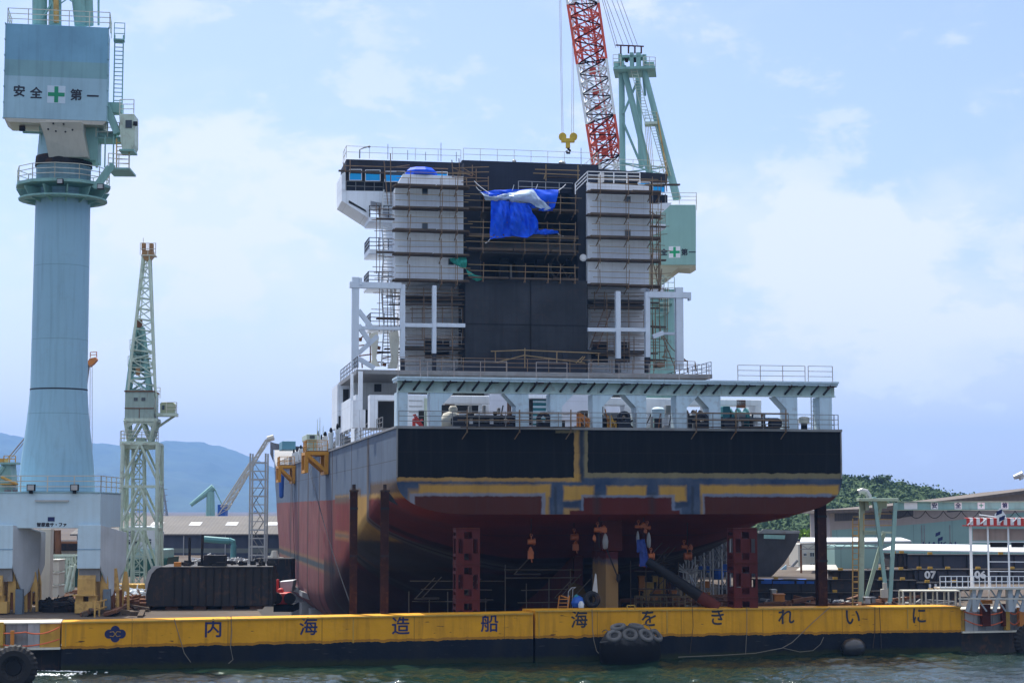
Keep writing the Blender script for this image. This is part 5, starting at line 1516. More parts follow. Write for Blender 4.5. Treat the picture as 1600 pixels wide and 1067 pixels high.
ring('upper_pedestal', 'crane', r_in*1.0, zt, r_in*1.0, L(104,258,yc).z)
ring('slewing_ring', 'dark', r_in*1.05, L(104,262,yc).z, r_in*1.02, L(104,247,yc).z)
ring('slewing_base', 'crane', r_in*.98, L(104,247,yc).z, r_in*.9, L(104,200,yc).z)
m = MB(LC); R0 = 3.45; m.lathe((cx,yc,zt-.55), [(r_in,.15),(R0,.3),(R0,.52),(r_in,.52)], 12)
po = build(m, 'ring_platform', M['crane_green'], lc)
m = MB(LC)
for k in range(12):
    a = R(30*k+15); d = V((math.cos(a), math.sin(a), 0))
    m.prism([V((cx,yc,zt-.45))+d*r_in, V((cx,yc,zt-.45))+d*R0*.98, V((cx,yc,zt-1.15))+d*R0*.86, V((cx,yc,zt-1.5))+d*r_in], V((-d.y,d.x,0))*.09)
m.lathe((cx,yc,zt-1.2), [(R0*.84,0),(R0*.93,0),(R0*.93,.12),(R0*.84,.12)], 24)
build(m, 'platform_bracket', M['crane_green'], po)
m = MB(LC); m.rail([(cx+R0*.97*math.cos(R(a)), yc+R0*.97*math.sin(R(a)), zt) for a in range(0,361,30)], 1.1, 3, 1.8, .028); build(m, 'platform_rail', M['cream'], po)
for px, py in ((94,284),(157,292)):
    p = L(px, py, yc-R0-.1); m = MB(LC); m.box((p.x-.22,p.y-.15,p.z-.18),(p.x+.22,p.y+.2,p.z+.2)); o = build(m, 'floodlight', M['black'], po)
    m = MB(LC); m.box((p.x-.18,p.y-.17,p.z-.14),(p.x+.18,p.y-.151,p.z+.16)); build(m, 'lamp_glass', M['galv'], o)
M['panel_pale'] = paint('pale_cross_panel', (.50,.62,.74), .05)
# counterweight box, slewed a little
by = yc-2.6
BX = LC @ Matrix.Translation((L(89,110,by).x, by, 0)) @ Matrix.Rotation(R(7), 4, 'Z')
def B(px, py, y=0): return in_frame(BX, px, py, y)
a, b = B(8,100), B(168,100); zb, zt2 = B(88,187).z, B(88,40).z
m = MB(BX)
vs = [(a.x,0,zb),(b.x,0,zb),(b.x,0,zt2),(a.x,0,zt2)]
m.box((a.x,0,zb),(b.x,3.4,zt2))
zm = B(88,121).z; zm2 = B(88,96).z
bx = build(m, 'counterweight_box', M['crane_deep2'] if 'crane_deep2' in M else None or layer_mat('counterweight_paint', lambda n, o, a_, z: n.mix(n.m('GREATER_THAN', o[2], zm-G), (.36,.55,.66), (.21,.42,.58)), [(-20,20,zm-G,zm2-G,(.24,.42,.46),.03,.9)], 0, .0, .45), lc, bevel=.03)
m = MB(BX); m.prism([(a.x+.35,.05,zb-.28),(b.x-.25,.05,zb-.28),(b.x,.02,zb-.001),(a.x,.02,zb-.001)], (0,3.3,0)); build(m, 'box_underside', M['beige'], lc)  # bounce light from below put into the beige
m = MB(BX)
for i in range(7):
    z = zb+(zt2-zb)*i/6; m.box((a.x-.09,-.05,z-.04),(a.x-.002,.3,z+.04)); m.box((b.x+.002,-.05,z-.04),(b.x+.09,.3,z+.04))
m.box((a.x-.06,.05,zb),(a.x-.003,.15,zt2)); m.box((b.x+.003,.05,zb),(b.x+.06,.15,zt2))
build(m, 'box_edge_strip', M['crane'], lc)
def safety_sign(fr, parent, spots, cr, size, y=-.012):
    for ch, px, py in spots:
        p = in_frame(fr, px, py, 0); m = MB(fr); vs, fs = glyphs(ch, size, .028)
        m.add([V((p.x+q[0], y+q[1], p.z+q[2])) for q in vs], fs); build(m, 'painted_character', M['ink'], parent)
    p = in_frame(fr, cr[0], cr[1], 0); h = cr[2]/2/F*133
    m = MB(fr); m.box((p.x-h,-.012,p.z-h),(p.x+h,-.002,p.z+h)); o = build(m, 'cross_panel', M['panel_pale'], parent)
    w = h*.22; k = h*.92
    m = MB(fr); m.box((p.x-k,-.022,p.z-w),(p.x+k,-.0125,p.z+w)); m.box((p.x-w,-.0222,p.z+w+.0005),(p.x+w,-.0127,p.z+k)); m.box((p.x-w,-.0222,p.z-k),(p.x+w,-.0127,p.z-w-.0005))
    build(m, 'green_cross', M['sign_green'], o)
safety_sign(BX, bx, (('安',30,144),('全',56.5,147),('第',119,150),('一',145,152)), (88,148,28), .88)
m = MB(BX); m.rail([(a.x+.1,3.2,zt2),(a.x+.1,.1,zt2),(b.x+.1,.1,zt2),(b.x+.1,3.2,zt2)], 1.15, 3, 1.6, .03); build(m, 'box_rail', M['cream'], lc)
# box side ladder
m = MB(BX); p = b.x+.75; m.ladder((p,1.2,B(170,158).z),(p,1.2,B(170,48).z), .62, .3, .045); m.box((p-.4,1.0,B(170,57).z),(p+.4,1.8,B(170,55).z)); m.rail([(p-.35,1.05,B(170,55).z),(p+.4,1.05,B(170,55).z)], 1.2, 3, 1, .03)
build(m, 'side_ladder', M['crane_green'], lc)
# sloping counterweight arm under the box
m = MB(LC)
m.prism([L(61,190,yc-2.9),L(128,190,yc-2.9),L(129,205,yc-2.6),L(138,246,yc-2.0),L(76,246,yc-2.0),L(70,216,yc-2.5)], (0,1.6,0)); build(m, 'box_support', M['beige'], lc, bevel=.05)
m = MB(LC)
for px, py in ((83,193),(99,194),(75,202),(87,205),(102,206),(113,203)): p = L(px,py,yc-3.0); m.tube((p.x,yc-2.96,p.z),(p.x,yc-2.88,p.z),.07,n=10)
build(m, 'drain_hole', M['hole'], lc)
m = MB(LC)
m.pbox(122,190,150,250,yc-1.2,yc+1.2); m.pbox(64,208,76,250,yc-1.2,yc+1.2)
build(m, 'slewing_column', M['crane_green'], lc)
m = MB(LC); m.pbeam((36,207),(64,208),yc-1.5,.3,.12); p=L(36,203,yc-1.5); m.rail([p, L(62,204,yc-1.5)], .9, 2, 1.2, .025); build(m, 'side_gangway', M['crane_green'], lc)
p = L(35,202,yc-1.6); m = MB(LC); m.box((p.x-.2,p.y-.2,p.z-.15),(p.x+.2,p.y+.1,p.z+.2)); build(m, 'floodlight', M['dark'], lc)
# right hand platforms, stairs and operator cab
def lrail(pts, y, mt='cream', h=1.05): m = MB(LC); m.rail([L(*p, y) for p in pts], h, 3, .9, .03); return build(m, 'stair_rail', M[mt], lc)
m = MB(LC)
m.pbox(168,262,203,265,yc-2,yc+1); m.pbox(150,214,205,217,yc-1.2,yc+1); m.pbox(186,233,209,236,yc-2.4,yc-.6)
m.pbeam((166,165),(184,210),yc-1.4,.9,.5); m.pbeam((170,260),(146,294),yc-2,.12,.3); m.pbeam((178,258),(153,294),yc-2,.12,.3); m.pbox(168,160,190,176,yc-1.4,yc-.4)
for i in range(7): m.pbeam((149+3.6*i,290-5*i),(156+3.6*i,290-5*i),yc-2,.08,.5)
m.pbox(150,190,153,262,yc-1.2,yc-1.0); m.pbox(163,212,165,262,yc-1.6,yc-1.5); m.pbox(176,212,178,262,yc-1.6,yc-1.5); m.pbox(132,205,180,213,yc-1,yc+.5)
build(m, 'access_platform', M['crane_green'], lc)
lrail([(169,262),(202,264)], yc-2); lrail([(150,214),(204,214)], yc-1.2); lrail([(187,178),(209,178)], yc-2.0)
m = MB(LC); m.ladder(L(192,262,yc-1.8), L(192,217,yc-1.8), .9, .3, .04); build(m, 'platform_ladder', M['yellow_pale'], lc)
m = MB(LC); m.pprism([(186,178),(210,178),(210,226),(206,234),(191,234),(188,220)], yc-2.2, yc-.2); cb = build(m, 'operator_cab', M['pale_green'], lc, bevel=.05)
m = MB(LC); m.pprism([(196,188),(206,188),(206,200),(196,200)], yc-2.26, yc-2.205); build(m, 'cab_window', M['glass'], cb)
m = MB(LC); m.pbox(208,190,214,196,yc-2.3,yc-2.0); build(m, 'cab_mirror', M['black'], cb)
# jib legs rising out of the picture
m = MB(LC)
for (a_, b_, w) in (((62,40),(62,-60),1.1),((86,40),(86,-60),.95),((128,40),(118,-60),1.1),((139,40),(136,-60),.7)): m.tube(L(*a_,yc), L(*b_,yc), w/2, n=14)
m.tube(L(90,30,yc-.5), L(72,-30,yc-.5), .08); m.tube(L(65,30,yc-.4), L(92,-10,yc-.4), .1); m.tube(L(154,40,yc),L(154,-60,yc),.08)
m.tube(L(92,8,yc-.3),L(120,-12,yc-.3),.05); m.tube(L(92,-12,yc-.3),L(120,8,yc-.3),.05)
build(m, 'jib_leg', M['crane_green'], lc, smooth=2)
m = MB(LC); m.tube(L(88,36,yc-.6), L(87,-40,yc-.6), .2, n=8); build(m, 'jib_stay', M['yellow_pale'], lc)
# portal
def LP(px, py, y=0): return in_frame(LC, px, py, y)
zt, zb = LP(80,770).z, LP(80,825).z
xa, xb = LP(-95,800).x, LP(157,800).x
m = MB(LC); m.box((xa,0,zb),(xb,9,zt)); por = build(m, 'portal_beam', M['crane_pale'], lc, bevel=.04)
m = MB(LC); m.box((xa-.05,-.06,zt),(xb+.05,9.05,zt+.08)); build(m, 'portal_top_plate', M['crane'], lc)
m = MB(LC); m.rail([(xa,0,zt+.08),(xb,0,zt+.08),(xb,9,zt+.08)], 1.12, 3, 2.0, .035); build(m, 'portal_rail', M['beige'], lc)
m = MB(LC); p, q = LP(55,782), LP(108,782); m.beam(p+V((0,-.12,0)), q+V((0,-.12,0)), .16, .1); build(m, 'tube_lamp', M['galv'], por)
for px in (48,116):
    p = LP(px, 762, -.3); m = MB(LC); m.box((p.x-.28,p.y,p.z-.22),(p.x+.28,p.y+.3,p.z+.25)); m.box((p.x-.12,p.y+.05,p.z-.4),(p.x+.12,p.y+.25,p.z-.22)); o = build(m, 'floodlight', M['black'], lc)
    m = MB(LC); m.box((p.x-.22,p.y-.02,p.z-.16),(p.x+.22,p.y-.002,p.z+.2)); build(m, 'lamp_glass', M['galv'], o)
m = MB(LC); p = LP(80,811); m.box((p.x-.24,-.01,p.z-.15),(p.x+.24,-.003,p.z+.16)); o = build(m, 'small_sign', M['ink_blue'], por)
p = LP(81,822.5)
m = MB(LC); vs, fs = glyphs('智原造サ・ファ', .30, .02); m.add([V((p.x+q[0], -.008+q[1], p.z+q[2]+.12)) for q in vs], fs); build(m, 'painted_lettering', M['ink'], por)
# legs: box legs with tapering side plates, above ochre bogies
def leg(pxl, pxr, side, yf, lab=None):
    # front box
    a, b = LP(pxl, 850, yf), LP(pxr, 850, yf)
    z1, z0, zt_ = LP(pxl,820,yf).z, LP(pxl,888,yf).z, LP(pxl,858,yf).z
    m = MB(LC); m.box((a.x, yf, z0), (b.x, yf+.5, z1)); o = build(m, 'leg', M['crane_pale'], lc, bevel=.03)
    m = MB(LC); m.box((a.x-.02,yf-.03,zt_-.02),(b.x+.02,yf-.002,zt_+.02)); build(m, 'leg_seam', M['crane_deep'], o)
    m = MB(LC); m.box((a.x+.1,yf+.3,z0-.9),(b.x-.05,yf+.8,z0)); build(m, 'leg_gap', M['grey'], o)
    x = b.x if side > 0 else b.x
    zc = LP(pxr, 932, yf).z
    dx = .75
    pl = [(b.x,yf,z1),(b.x+dx*1.9,yf+2.6,z1-.55),(b.x+dx*1.9,yf+2.6,z0+.2),(b.x+dx*1.2,yf+1.7,zc+.3),(b.x+dx*.9,yf+1.1,zc),(b.x+.02,yf,z0+.2)]
    m = MB(LC); m.prism(pl, (-.12,.05,0)); build(m, 'leg_side_plate', M['crane_side'], o, bevel=.02)
    m = MB(LC); m.box((b.x+.15,yf+.5,G),(b.x+.65,yf+1.0,zc+.5)); build(m, 'leg_strut', M['crane_strut'], o)
M['crane_strut'] = paint('strut_paint', (.12,.17,.22), .15, rust=.3)
M['crane_side'] = paint('leg_side_paint', (.42,.47,.52), .12, streak=.25)
leg(121, 157, 1, -.35); leg(-22, 20, 1, -.35)
leg(-5,30,1,8.0)
def bogie(px0, px1, yf):
    a, b = LP(px0, 910, yf), LP(px1, 910, yf)
    w = b.x-a.x
    m = MB(LC)
    m.prism([(a.x,yf,4.2),(a.x,yf,5.35),(a.x,yf+.9,6.9),(a.x,yf+1.8,6.9),(a.x,yf+2.6,4.2)], (w,0,0))
    o = build(m, 'bogie', M['yellow_pale'], lc, bevel=.04)
    m = MB(LC); m.box((a.x-.1,yf-.1,G+.35),(a.x+w*.35,yf+2.3,4.2)); m.box((a.x+w*.65,yf-.1,G+.35),(b.x+.1,yf+2.3,4.2)); m.box((a.x-.25,yf-.4,4.18),(b.x+.1,yf-.02,4.28)); m.box((a.x-.1,yf-.3,G+.1),(b.x+.4,yf+.3,G+.9)); build(m, 'bogie_frame', M['yellow_pale'], o)
    for k in (.1, 1.5):
        m = MB(LC); m.tube((a.x+w*.36,yf+k+.4,G+.42),(a.x+w*.64,yf+k+.4,G+.42),.42,n=16); build(m, 'wheel', M['dark'], o)
    m = MB(LC)
    for k in range(3):
        x_, y_ = b.x+.25+.62*k, yf+.5+.7*k
        m.prism([(x_,y_,G+.1),(x_+.14,y_,G+.1),(x_+.2,y_,G+1.5),(x_+.38,y_,G+1.5),(x_+.44,y_,G+.1),(x_+.6,y_,G+.1),(x_+.56,y_,G+2.2-.2*k),(x_+.38,y_,G+3.4-.25*k),(x_+.2,y_,G+3.4-.25*k),(x_+.02,y_,G+2.2-.2*k)], (0,.3,0))
    build(m, 'equaliser_beam', M['yellow_pale'], o, bevel=.02)
    m = MB(LC)
    for k in range(3): m.box((b.x+.45+.42*k,yf+.65+.5*k,G+.3),(b.x+.75+.42*k,yf+.9+.5*k,G+1.6))
    build(m, 'rusty_plate', M['rust'], o)
bogie(121, 149, -.2); bogie(-28, 4, -.2); bogie(-8, 12, 8)
# column seen through the portal
m = MB(); m.pbox(60,826,78,952,146,147.0); build(m, 'steel_column', M['beige'], label='single beige column standing behind the portal of the big left crane', cat='column')

# ------------------------------------------------------------------ lattice tower crane
TC = frame(V((W(215,900,176).x, 176, 0)), R(4))
tc_ = thing('tower_crane', (0,0,G), 'slender pale green lattice tower crane with a rusty top, behind the big left crane', 'crane', fr=TC)
def Q(px, py, y=0): return in_frame(TC, px, py, y)
def ringq(py, w0, w1, y0=-1.75, y1=1.75, c=0):
    a, b = Q(w0, py, y0).x, Q(w1, py, y0).x; z = Q(215, py, 0).z
    k = (b-a)/2; m0 = (a+b)/2
    return [(m0-k,y0,z),(m0+k,y0,z),(m0+k,y1,z),(m0-k,y1,z)]
levels = [(918,185,246),(826,189,245),(760,190,246),(694,192,246)]
m = MB(TC)
for (p0, a0, b0), (p1, a1, b1) in zip(levels, levels[1:]):
    A, Bq = ringq(p0,a0,b0), ringq(p1,a1,b1)
    A = [V(v) for v in A]; Bq = [V(v) for v in Bq]
    for i in range(4):
        m.tube(A[i], Bq[i], .19, n=8)
        m.beam(Bq[i], Bq[(i+1)%4], .22)
        mid = (Bq[i]+Bq[(i+1)%4])/2
        m.tube(A[i].lerp(Bq[i],.12), mid, .13, n=6); m.tube(A[(i+1)%4].lerp(Bq[(i+1)%4],.12), mid, .13, n=6)
build(m, 'lattice_tower', M['pale_green'], tc_)
m = MB(TC)
for py, w0, w1 in ((918,203,228),(826,205,226)): pass
m.lattice(ringq(918,205,226,-.6,.6), ringq(700,207,224,-.6,.6), 9, .09, .05); m.beam(Q(200,918),Q(200,700),.12)
m.ladder(Q(214,915,-.7), Q(214,700,-.7), .5, .35, .04)
build(m, 'inner_mast', M['pale_green'], tc_)
for py, w0, w1 in ((690,187,248),):
    m = MB(TC); a, b = Q(w0,py).x, Q(w1,py).x; z = Q(215,py).z; m.lathe(((a+b)/2,0,z-.3), [(1.7,-.4),((b-a)/2,0),((b-a)/2,.3)], 20); o = build(m, 'round_platform', M['pale_green'], tc_)
    m = MB(TC); r = (b-a)/2-.05; m.rail([((a+b)/2+r*math.cos(R(k)), r*math.sin(R(k)), z) for k in range(0,361,30)], 1.0, 3, 1.2, .03); build(m, 'platform_rail', M['cream'], o)
m = MB(TC)
A = [V(v) for v in ringq(690,201,234,-1.0,1.0)]; Bq = [V(v) for v in ringq(657,196,243,-1.5,1.5)]
for i in range(4):
    m.tube(A[i], Bq[i], .2, n=8); m.beam(Bq[i], Bq[(i+1)%4], .3)
    mid = (Bq[i]+Bq[(i+1)%4])/2; m.tube(A[i], mid, .14, n=6); m.tube(A[(i+1)%4], mid, .14, n=6)
m.pbox(212,684,226,690,-.6,.6)
build(m, 'slewing_frame', M['pale_green'], tc_)
m = MB(TC); m.pbox(195,611,240,659,-1.6,2.2); mh = build(m, 'machinery_house', M['house_green'] if 'house_green' in M else M['crane_green2'] if 'crane_green2' in M else paint('machinery_house_paint', (.30,.40,.37), .15, streak=.3, rust=.5), tc_, bevel=.05)
m = MB(TC); m.pbox(194.5,637,240.5,638.5,-1.65,-1.602); m.pbox(217,639,218,659,-1.64,-1.602); m.pbox(194,610,241,612,-1.7,2.3); build(m, 'house_trim', M['rust'], mh)
for px in (212,224): m = MB(TC); m.pbox(px-3,621,px+3,626,-1.66,-1.604); build(m, 'window', M['glass'], mh)
m = MB(TC); m.pprism([(195,659),(240,659),(236,668),(228,661.5),(208,661.5),(200,668)], -1.55, -1.2); build(m, 'house_skirt', M['pale_green'], mh)
# cab on a side arm
m = MB(TC); m.pbox(243,645,276,650,-1,.6); m.beam(Q(272,650,0), Q(244,669,0), .22); cb = build(m, 'cab_platform', M['pale_green'], tc_)
m = MB(TC); m.pprism([(250,630),(253,628),(270,628),(273,631),(272,645),(250,645)], -.9, .5); c2 = build(m, 'cab', paint('cab_green', (.36,.42,.28), .12, rust=.2), tc_, bevel=.05)
m = MB(TC); m.pbox(253,633,257,640,-.95,-.905); build(m, 'cab_window', M['glass'], c2)
m = MB(TC); m.rail([Q(260,645,-.95),Q(276,645,-.95),Q(276,645,.5)], 1, 3, .8, .03); m.rail([Q(243,622,-.5),Q(250,622,-.5)],1,3,.8,.03); m.beam(Q(243,645,-.5),Q(243,610,-.5),.08); build(m, 'cab_rail', M['cream'], cb)
# A frame and jib
m = MB(TC); m.lattice(ringq(611,199,232,-.9,.9), ringq(512,212,222,-.3,.3), 5, .15, .09); m.pprism([(207,560),(214,512),(222,512),(228,570),(228,580),(209,580)], -.2, .3); build(m, 'a_frame', M['crane_green'], tc_)
m = MB(TC)
A0, A1, A2, A3 = Q(200,611,-1), Q(243,620,-1), Q(243,620,1), Q(200,611,1)
T0, T1 = Q(223,400,-.6), Q(233,400,-.6)
m.lattice([A0,A1,A2,A3],[T0,T1,T1+V((0,1.0,0)),T0+V((0,1.0,0))], 13, .10, .045)
for a, b in (((218,503),(228,392)),((219,503),(231,392))): m.tube(Q(*a),Q(*b),.03,n=4)
build(m, 'jib', M['pale_green'], tc_)
m = MB(TC)
for w0, w1, py in ((200,238,573),(203,236,547),(205,234,558)): m.pbox(w0,py,w1,py+2,-.8,.6)
m.rail([Q(200,573,-.8),Q(238,573,-.8)],1,2,1,.03); m.rail([Q(203,547,-.8),Q(214,547,-.8)],1,2,1,.03)
m.pbeam((204,577),(199,611),-.6,.1); build(m, 'jib_platform', M['pale_green'], tc_)
m = MB(TC); m.pprism([(222,391),(239,391),(240,399),(233,407),(226,407),(221,399)], -.7, .5); m.pbox(221,379,227,391,-.5,.3); m.pbox(233,380,239,391,-.5,.3); m.pbox(212,575,219,586,-.9,-.7); hd = build(m, 'jib_head', M['rust_y'] if 'rust_y' in M else paint('rusty_yellow', (.30,.17,.07), .3, rust=.6), tc_, bevel=.03)
m = MB(TC); m.rail([Q(219,398,-.7),Q(243,398,-.7),Q(243,398,.5)],1.1,2,.7,.03); m.tube(Q(224,382),Q(224,372),.03,n=4); m.pbox(220,398,243,399.5,-.8,.6); build(m, 'head_rail', M['cream'], hd)
m = MB(TC); m.pbox(214,500,221,512,-.4,.4); build(m, 'pulley_block', M['rust'], tc_)

# ------------------------------------------------------------------ red and white crawler crane boom behind the ship
YB = 196
def BM(px, py, y=YB): return W(px, py, y)
cb_ = thing('crawler_crane', BM(975,300)*1.0+V((0,0,-28)), 'red and white lattice boom crane standing behind the wheelhouse, with a yellow hook block', 'crane')
def boomring(t):
    L_, R_ = V((881,-30)).lerp(V((927,262)), t), V((930,-30)).lerp(V((969,242)), t)
    a, b = BM(L_.x, L_.y), BM(R_.x, R_.y)
    d = V((.0,2.6,.6)); sh = V((.55,0,.4))
    return [a, b, b+d-sh*1.3, a+d+sh*1.3]
for t0, t1, mt, nb in ((0,.13,'crane_white',2),(.13,.45,'crane_red',5),(.45,.77,'crane_white',6),(.77,1.0,'crane_red',4)):
    m = MB(); m.lattice(boomring(t0), boomring(t1), nb, .13, .06, 2); build(m, 'boom_section', M[mt], cb_)
m = MB(); m.lattice(boomring(1.0), [BM(955,300),BM(985,292),BM(985,292)+V((0,2,0)),BM(955,300)+V((0,2,0))], 4, .12, .06, 2); m.tube(BM(978,300),BM(990,600),.4); m.tube(BM(955,300),BM(980,600),.4); build(m, 'boom_foot', M['crane_white'], cb_)
m = MB()
for t in (.28,.5,.62,.7,.86,.95):
    r = boomring(t); c = (r[0]+r[1]+r[2]+r[3])/4; m.box(c-V((.35,.3,.35)), c+V((.35,.3,.35)))
m.tube(BM(905,-20), BM(950,235), .05); m.tube(BM(912,-20), BM(958,235), .05)
build(m, 'boom_winch', M['crane_red'], cb_)
m = MB()
for a, b in (((938,-10),(962,75)),((941,-10),(966,75)),((952,-10),(984,74)),((960,-10),(990,74)),((966,-10),(997,74)),((944,-10),(975,74))): m.tube(BM(*a,YB+6), BM(*b,YB+6), .035, n=4)
build(m, 'pendant_cable', M['galv'], cb_)
m = MB()
for a, b in (((874,-10),(878,210)),((876,-10),(880,210)),((895,-10),(893,210)),((896.5,-10),(896,210))): m.tube(BM(*a), BM(*b), .035, n=4)
build(m, 'hoist_rope', M['crane_white'], cb_)
hk = MB(); hk.pbox(877,216,898,222,YB-.3,YB+.3); hk.pbox(884,222,891,231,YB-.25,YB+.25)
for px in (879,896): hk.lathe(BM(px,214,YB), [(.42,-.25),(.42,.25)], 16, (0,1,0))
ho = build(hk, 'hook_block', paint('hook_yellow', (.55,.38,.03), .2, rust=.2), cb_, bevel=.05)
m = MB(); m.path([BM(888,228),BM(888,233),BM(891,236),BM(890,239.5),BM(886.5,239.5),BM(885,236)], .14, 7); build(m, 'hook', M['black'], ho)

# ------------------------------------------------------------------ green crane behind the ship, right
YG = 186
gc = thing('harbour_crane', V((W(1040,500,YG+3).x, YG+3, G)), 'green tower crane behind the ship, its lettered counterweight showing right of the white block', 'crane')
GX = frame(V((W(1030,360,YG).x, YG, 0)), R(-6))
def g(px, py, y=0): return in_frame(GX, px, py, y)
m = MB(GX)
m.prism([g(1000,320),g(1087,320),g(1089,412),g(1078,420),g(1063,418),g(1040,434),g(1000,434)], (0,4,0)); m2 = MB(GX)
gm_ = paint('green_counterweight', (.26,.46,.42), .06, streak=.15)
m = MB(GX); m.prism([g(1000,320),g(1087,320),g(1087,414),g(1000,414)], (0,4.5,0)); gb = build(m, 'counterweight_box', gm_, gc, bevel=.04)
m = MB(GX); m.prism([g(990,414.2,.1),g(1087,414.2,.1),g(1078,420,.4),g(1060,418,.5),g(1018,450,1.2),g(990,450,1.2)], (0,4.0,0)); build(m, 'box_underside', paint('box_underside_cream', (.50,.50,.38), .08), gc)
m = MB(GX); a, b = g(1035,319,.1), g(1088,319,.1); m.rail([a, b, b+V((0,4,0))], 1.15, 3, 1.4, .03); build(m, 'box_rail', M['cream'], gc)
F_save = None
for ch, px in (('安',1024.5),('全',1037.5),('第',1069.5),('一',1081.5)):
    if px > 1085: px = 1084.5
    p = g(px, 395); m = MB(GX); vs, fs = glyphs(ch, .72, .025); m.add([V((p.x+q[0], -.012+q[1], p.z+q[2])) for q in vs], fs)
    if ch != '一' or True: build(m, 'painted_character', M['ink'], gb)
p = g(1054, 394); h = .58
m = MB(GX); m.box((p.x-h,-.012,p.z-h),(p.x+h,-.002,p.z+h)); o = build(m, 'cross_panel', M['sign_white'], gb)
m = MB(GX); w = h*.22; k = h*.9; m.box((p.x-k,-.022,p.z-w),(p.x+k,-.0125,p.z+w)); m.box((p.x-w,-.0222,p.z+w+.001),(p.x+w,-.0127,p.z+k)); m.box((p.x-w,-.0222,p.z-k),(p.x+w,-.0127,p.z-w-.001)); build(m, 'green_cross', paint('bright_green', (.01,.36,.16), .05), o)
m = MB(GX)
for a, b, w0, w1, ya in (((971,104),(973,270),.62,.62,0),((996,104),(1002,262),.55,.55,3),((974,104),(1016,275),.60,.72,-.5),((1006,108),(1058,312),.55,.85,-1)): m.tube(g(*a,ya+1.5), g(*b,ya+1.5), w0/2, w1/2, 16)
build(m, 'jib_leg', paint('crane_sea_green', (.24,.44,.42), .08, streak=.2, rust=.05), gc, smooth=2)
m = MB(GX)
for a, b in (((996,127),(974,178)),((974,192),(1000,254)),((1004,106),(1008,150))): m.tube(g(*a,1), g(*b,1), .13, n=8)
m.lattice([g(970,270),g(1045,275),g(1045,275,3),g(970,270,3)],[g(971,255),g(1040,262),g(1040,262,3),g(971,255,3)],1,.1,.06)
build(m, 'leg_brace', M['crane_green'], gc)
m = MB(GX); m.pbox(958,104,1024,108,-.5,3.5)
for q in ((966,84,972,105),(984,82,990,105),(994,82,1001,105),(1004,85,1010,104),(967,86,1008,90),(959,96,975,104),(1005,97,1022,104)): m.pbox(*q, 0, 1.6)
hd = build(m, 'head_frame', M['crane_green'], gc, bevel=.03)
m = MB(GX)
for px in (979,992,998): m.lathe(g(px,92,.8), [(.4,-.15),(.4,.15)], 14, (1,0,0))
m.beam(g(962,71), g(1006,73), .12); 
for px in (970,982,992,1002): m.beam(g(px,72), g(px,84), .16)
build(m, 'sheave', M['redbrown'], hd)
m = MB(GX); m.rail([g(958,104,-.4),g(970,104,-.4)],1.2,3,.7,.03); m.rail([g(1006,107,-.4),g(1024,108,-.4),g(1024,108,3)],1.2,3,.7,.03); build(m, 'head_rail', M['cream'], hd)
m = MB(GX); m.ladder(g(990,108,0), g(1012,190,0), .6, .3, .04); m.ladder(g(1019,192,0), g(1044,275,0), .6, .3, .04); m.pbox(1007,190,1027,194,-.4,1); m.rail([g(1008,190,-.3),g(1027,192,-.3)],1.1,3,.7,.03); build(m, 'jib_ladder', M['pale_green'], gc)
m = MB(GX); m.tube(g(1026,176,-.2), g(1043,275,-.2), .09, n=6)
for d in (0,3,6,9): m.tube(g(1008+d*.8,195,.5), g(1013+d,268,.5), .025, n=4)
build(m, 'cable_tray', M['yellow_pale'], gc)
m = MB(GX)
m.pbox(1018,470,1050,474,0,3); m.pbox(1034,452,1054,459,0,3); m.pprism([(1022,488),(1045,486),(1038,492),(1025,494)],0,2)
m.lathe((g(1028,500).x,3,G), [(1.9,0),(1.6,g(1028,450).z-G)], 24)
build(m, 'pedestal', M['crane_green'], gc, smooth=2)
m = MB(GX); m.rail([g(1034,458,-.1),g(1054,458,-.1)],1.6,3,.6,.04); m.rail([g(1030,487,-.1),g(1045,487,-.1)],1.3,3,.6,.04)
build(m, 'platform_rail', M['pale_green'], gc)
# ------------------------------------------------------------------ left yard
WF = frame(V((W(300,850,300).x, 300, 0)), R(1))
wh = thing('warehouse', (0,0,G), 'long low warehouse with dark corrugated wall and brown roof at the mountain foot, left', 'warehouse', fr=WF)
def Wf(px, py, y=0): return in_frame(WF, px, py, y)
def corr(name, a, b, wav=.5, r=.6, extra=None):
    n = NT(name); o = n.xyz()
    s_ = n.m('PINGPONG', o[0], wav/2)
    k = n.mix(n.rng(n.noise(.3, 5, sc_=(1,1,.3)), .35, .65), a, b)
    k = n.mix(n.m('MULTIPLY', n.rng(s_, 0, wav/2), .35), k, tuple(c*.5 for c in a))
    if extra: k = extra(n, o, k)
    return n.done(k, r)
x0, x1 = Wf(120,850).x, Wf(640,850).x
ze, zr = Wf(300,834).z, Wf(300,806,16).z
m = MB(WF); m.box((x0,0,G-.5),(x1,30,ze)); build(m, 'wall', corr('warehouse_wall', (.045,.055,.085), (.075,.085,.12), 1.6, .6, lambda n, o, k: n.mix(n.m('LESS_THAN', n.m('ABSOLUTE', n.m('SUBTRACT', o[2], Wf(300,860).z-G)), .38), k, (.17,.19,.17))), wh)
m = MB(WF); m.add([(x0-1,-.5,ze),(x1,-.5,ze),(x1,16,zr),(x0-1,16,zr),(x1,32,ze),(x0-1,32,ze)], [(0,1,2,3),(3,2,4,5)]); m.add([(x0-1,-.5,ze-.25),(x1,-.5,ze-.25),(x1,-.5,ze),(x0-1,-.5,ze)], [(0,1,2,3)]); build(m, 'roof', corr('warehouse_roof', (.115,.11,.105), (.15,.14,.13), .6, .85), wh)
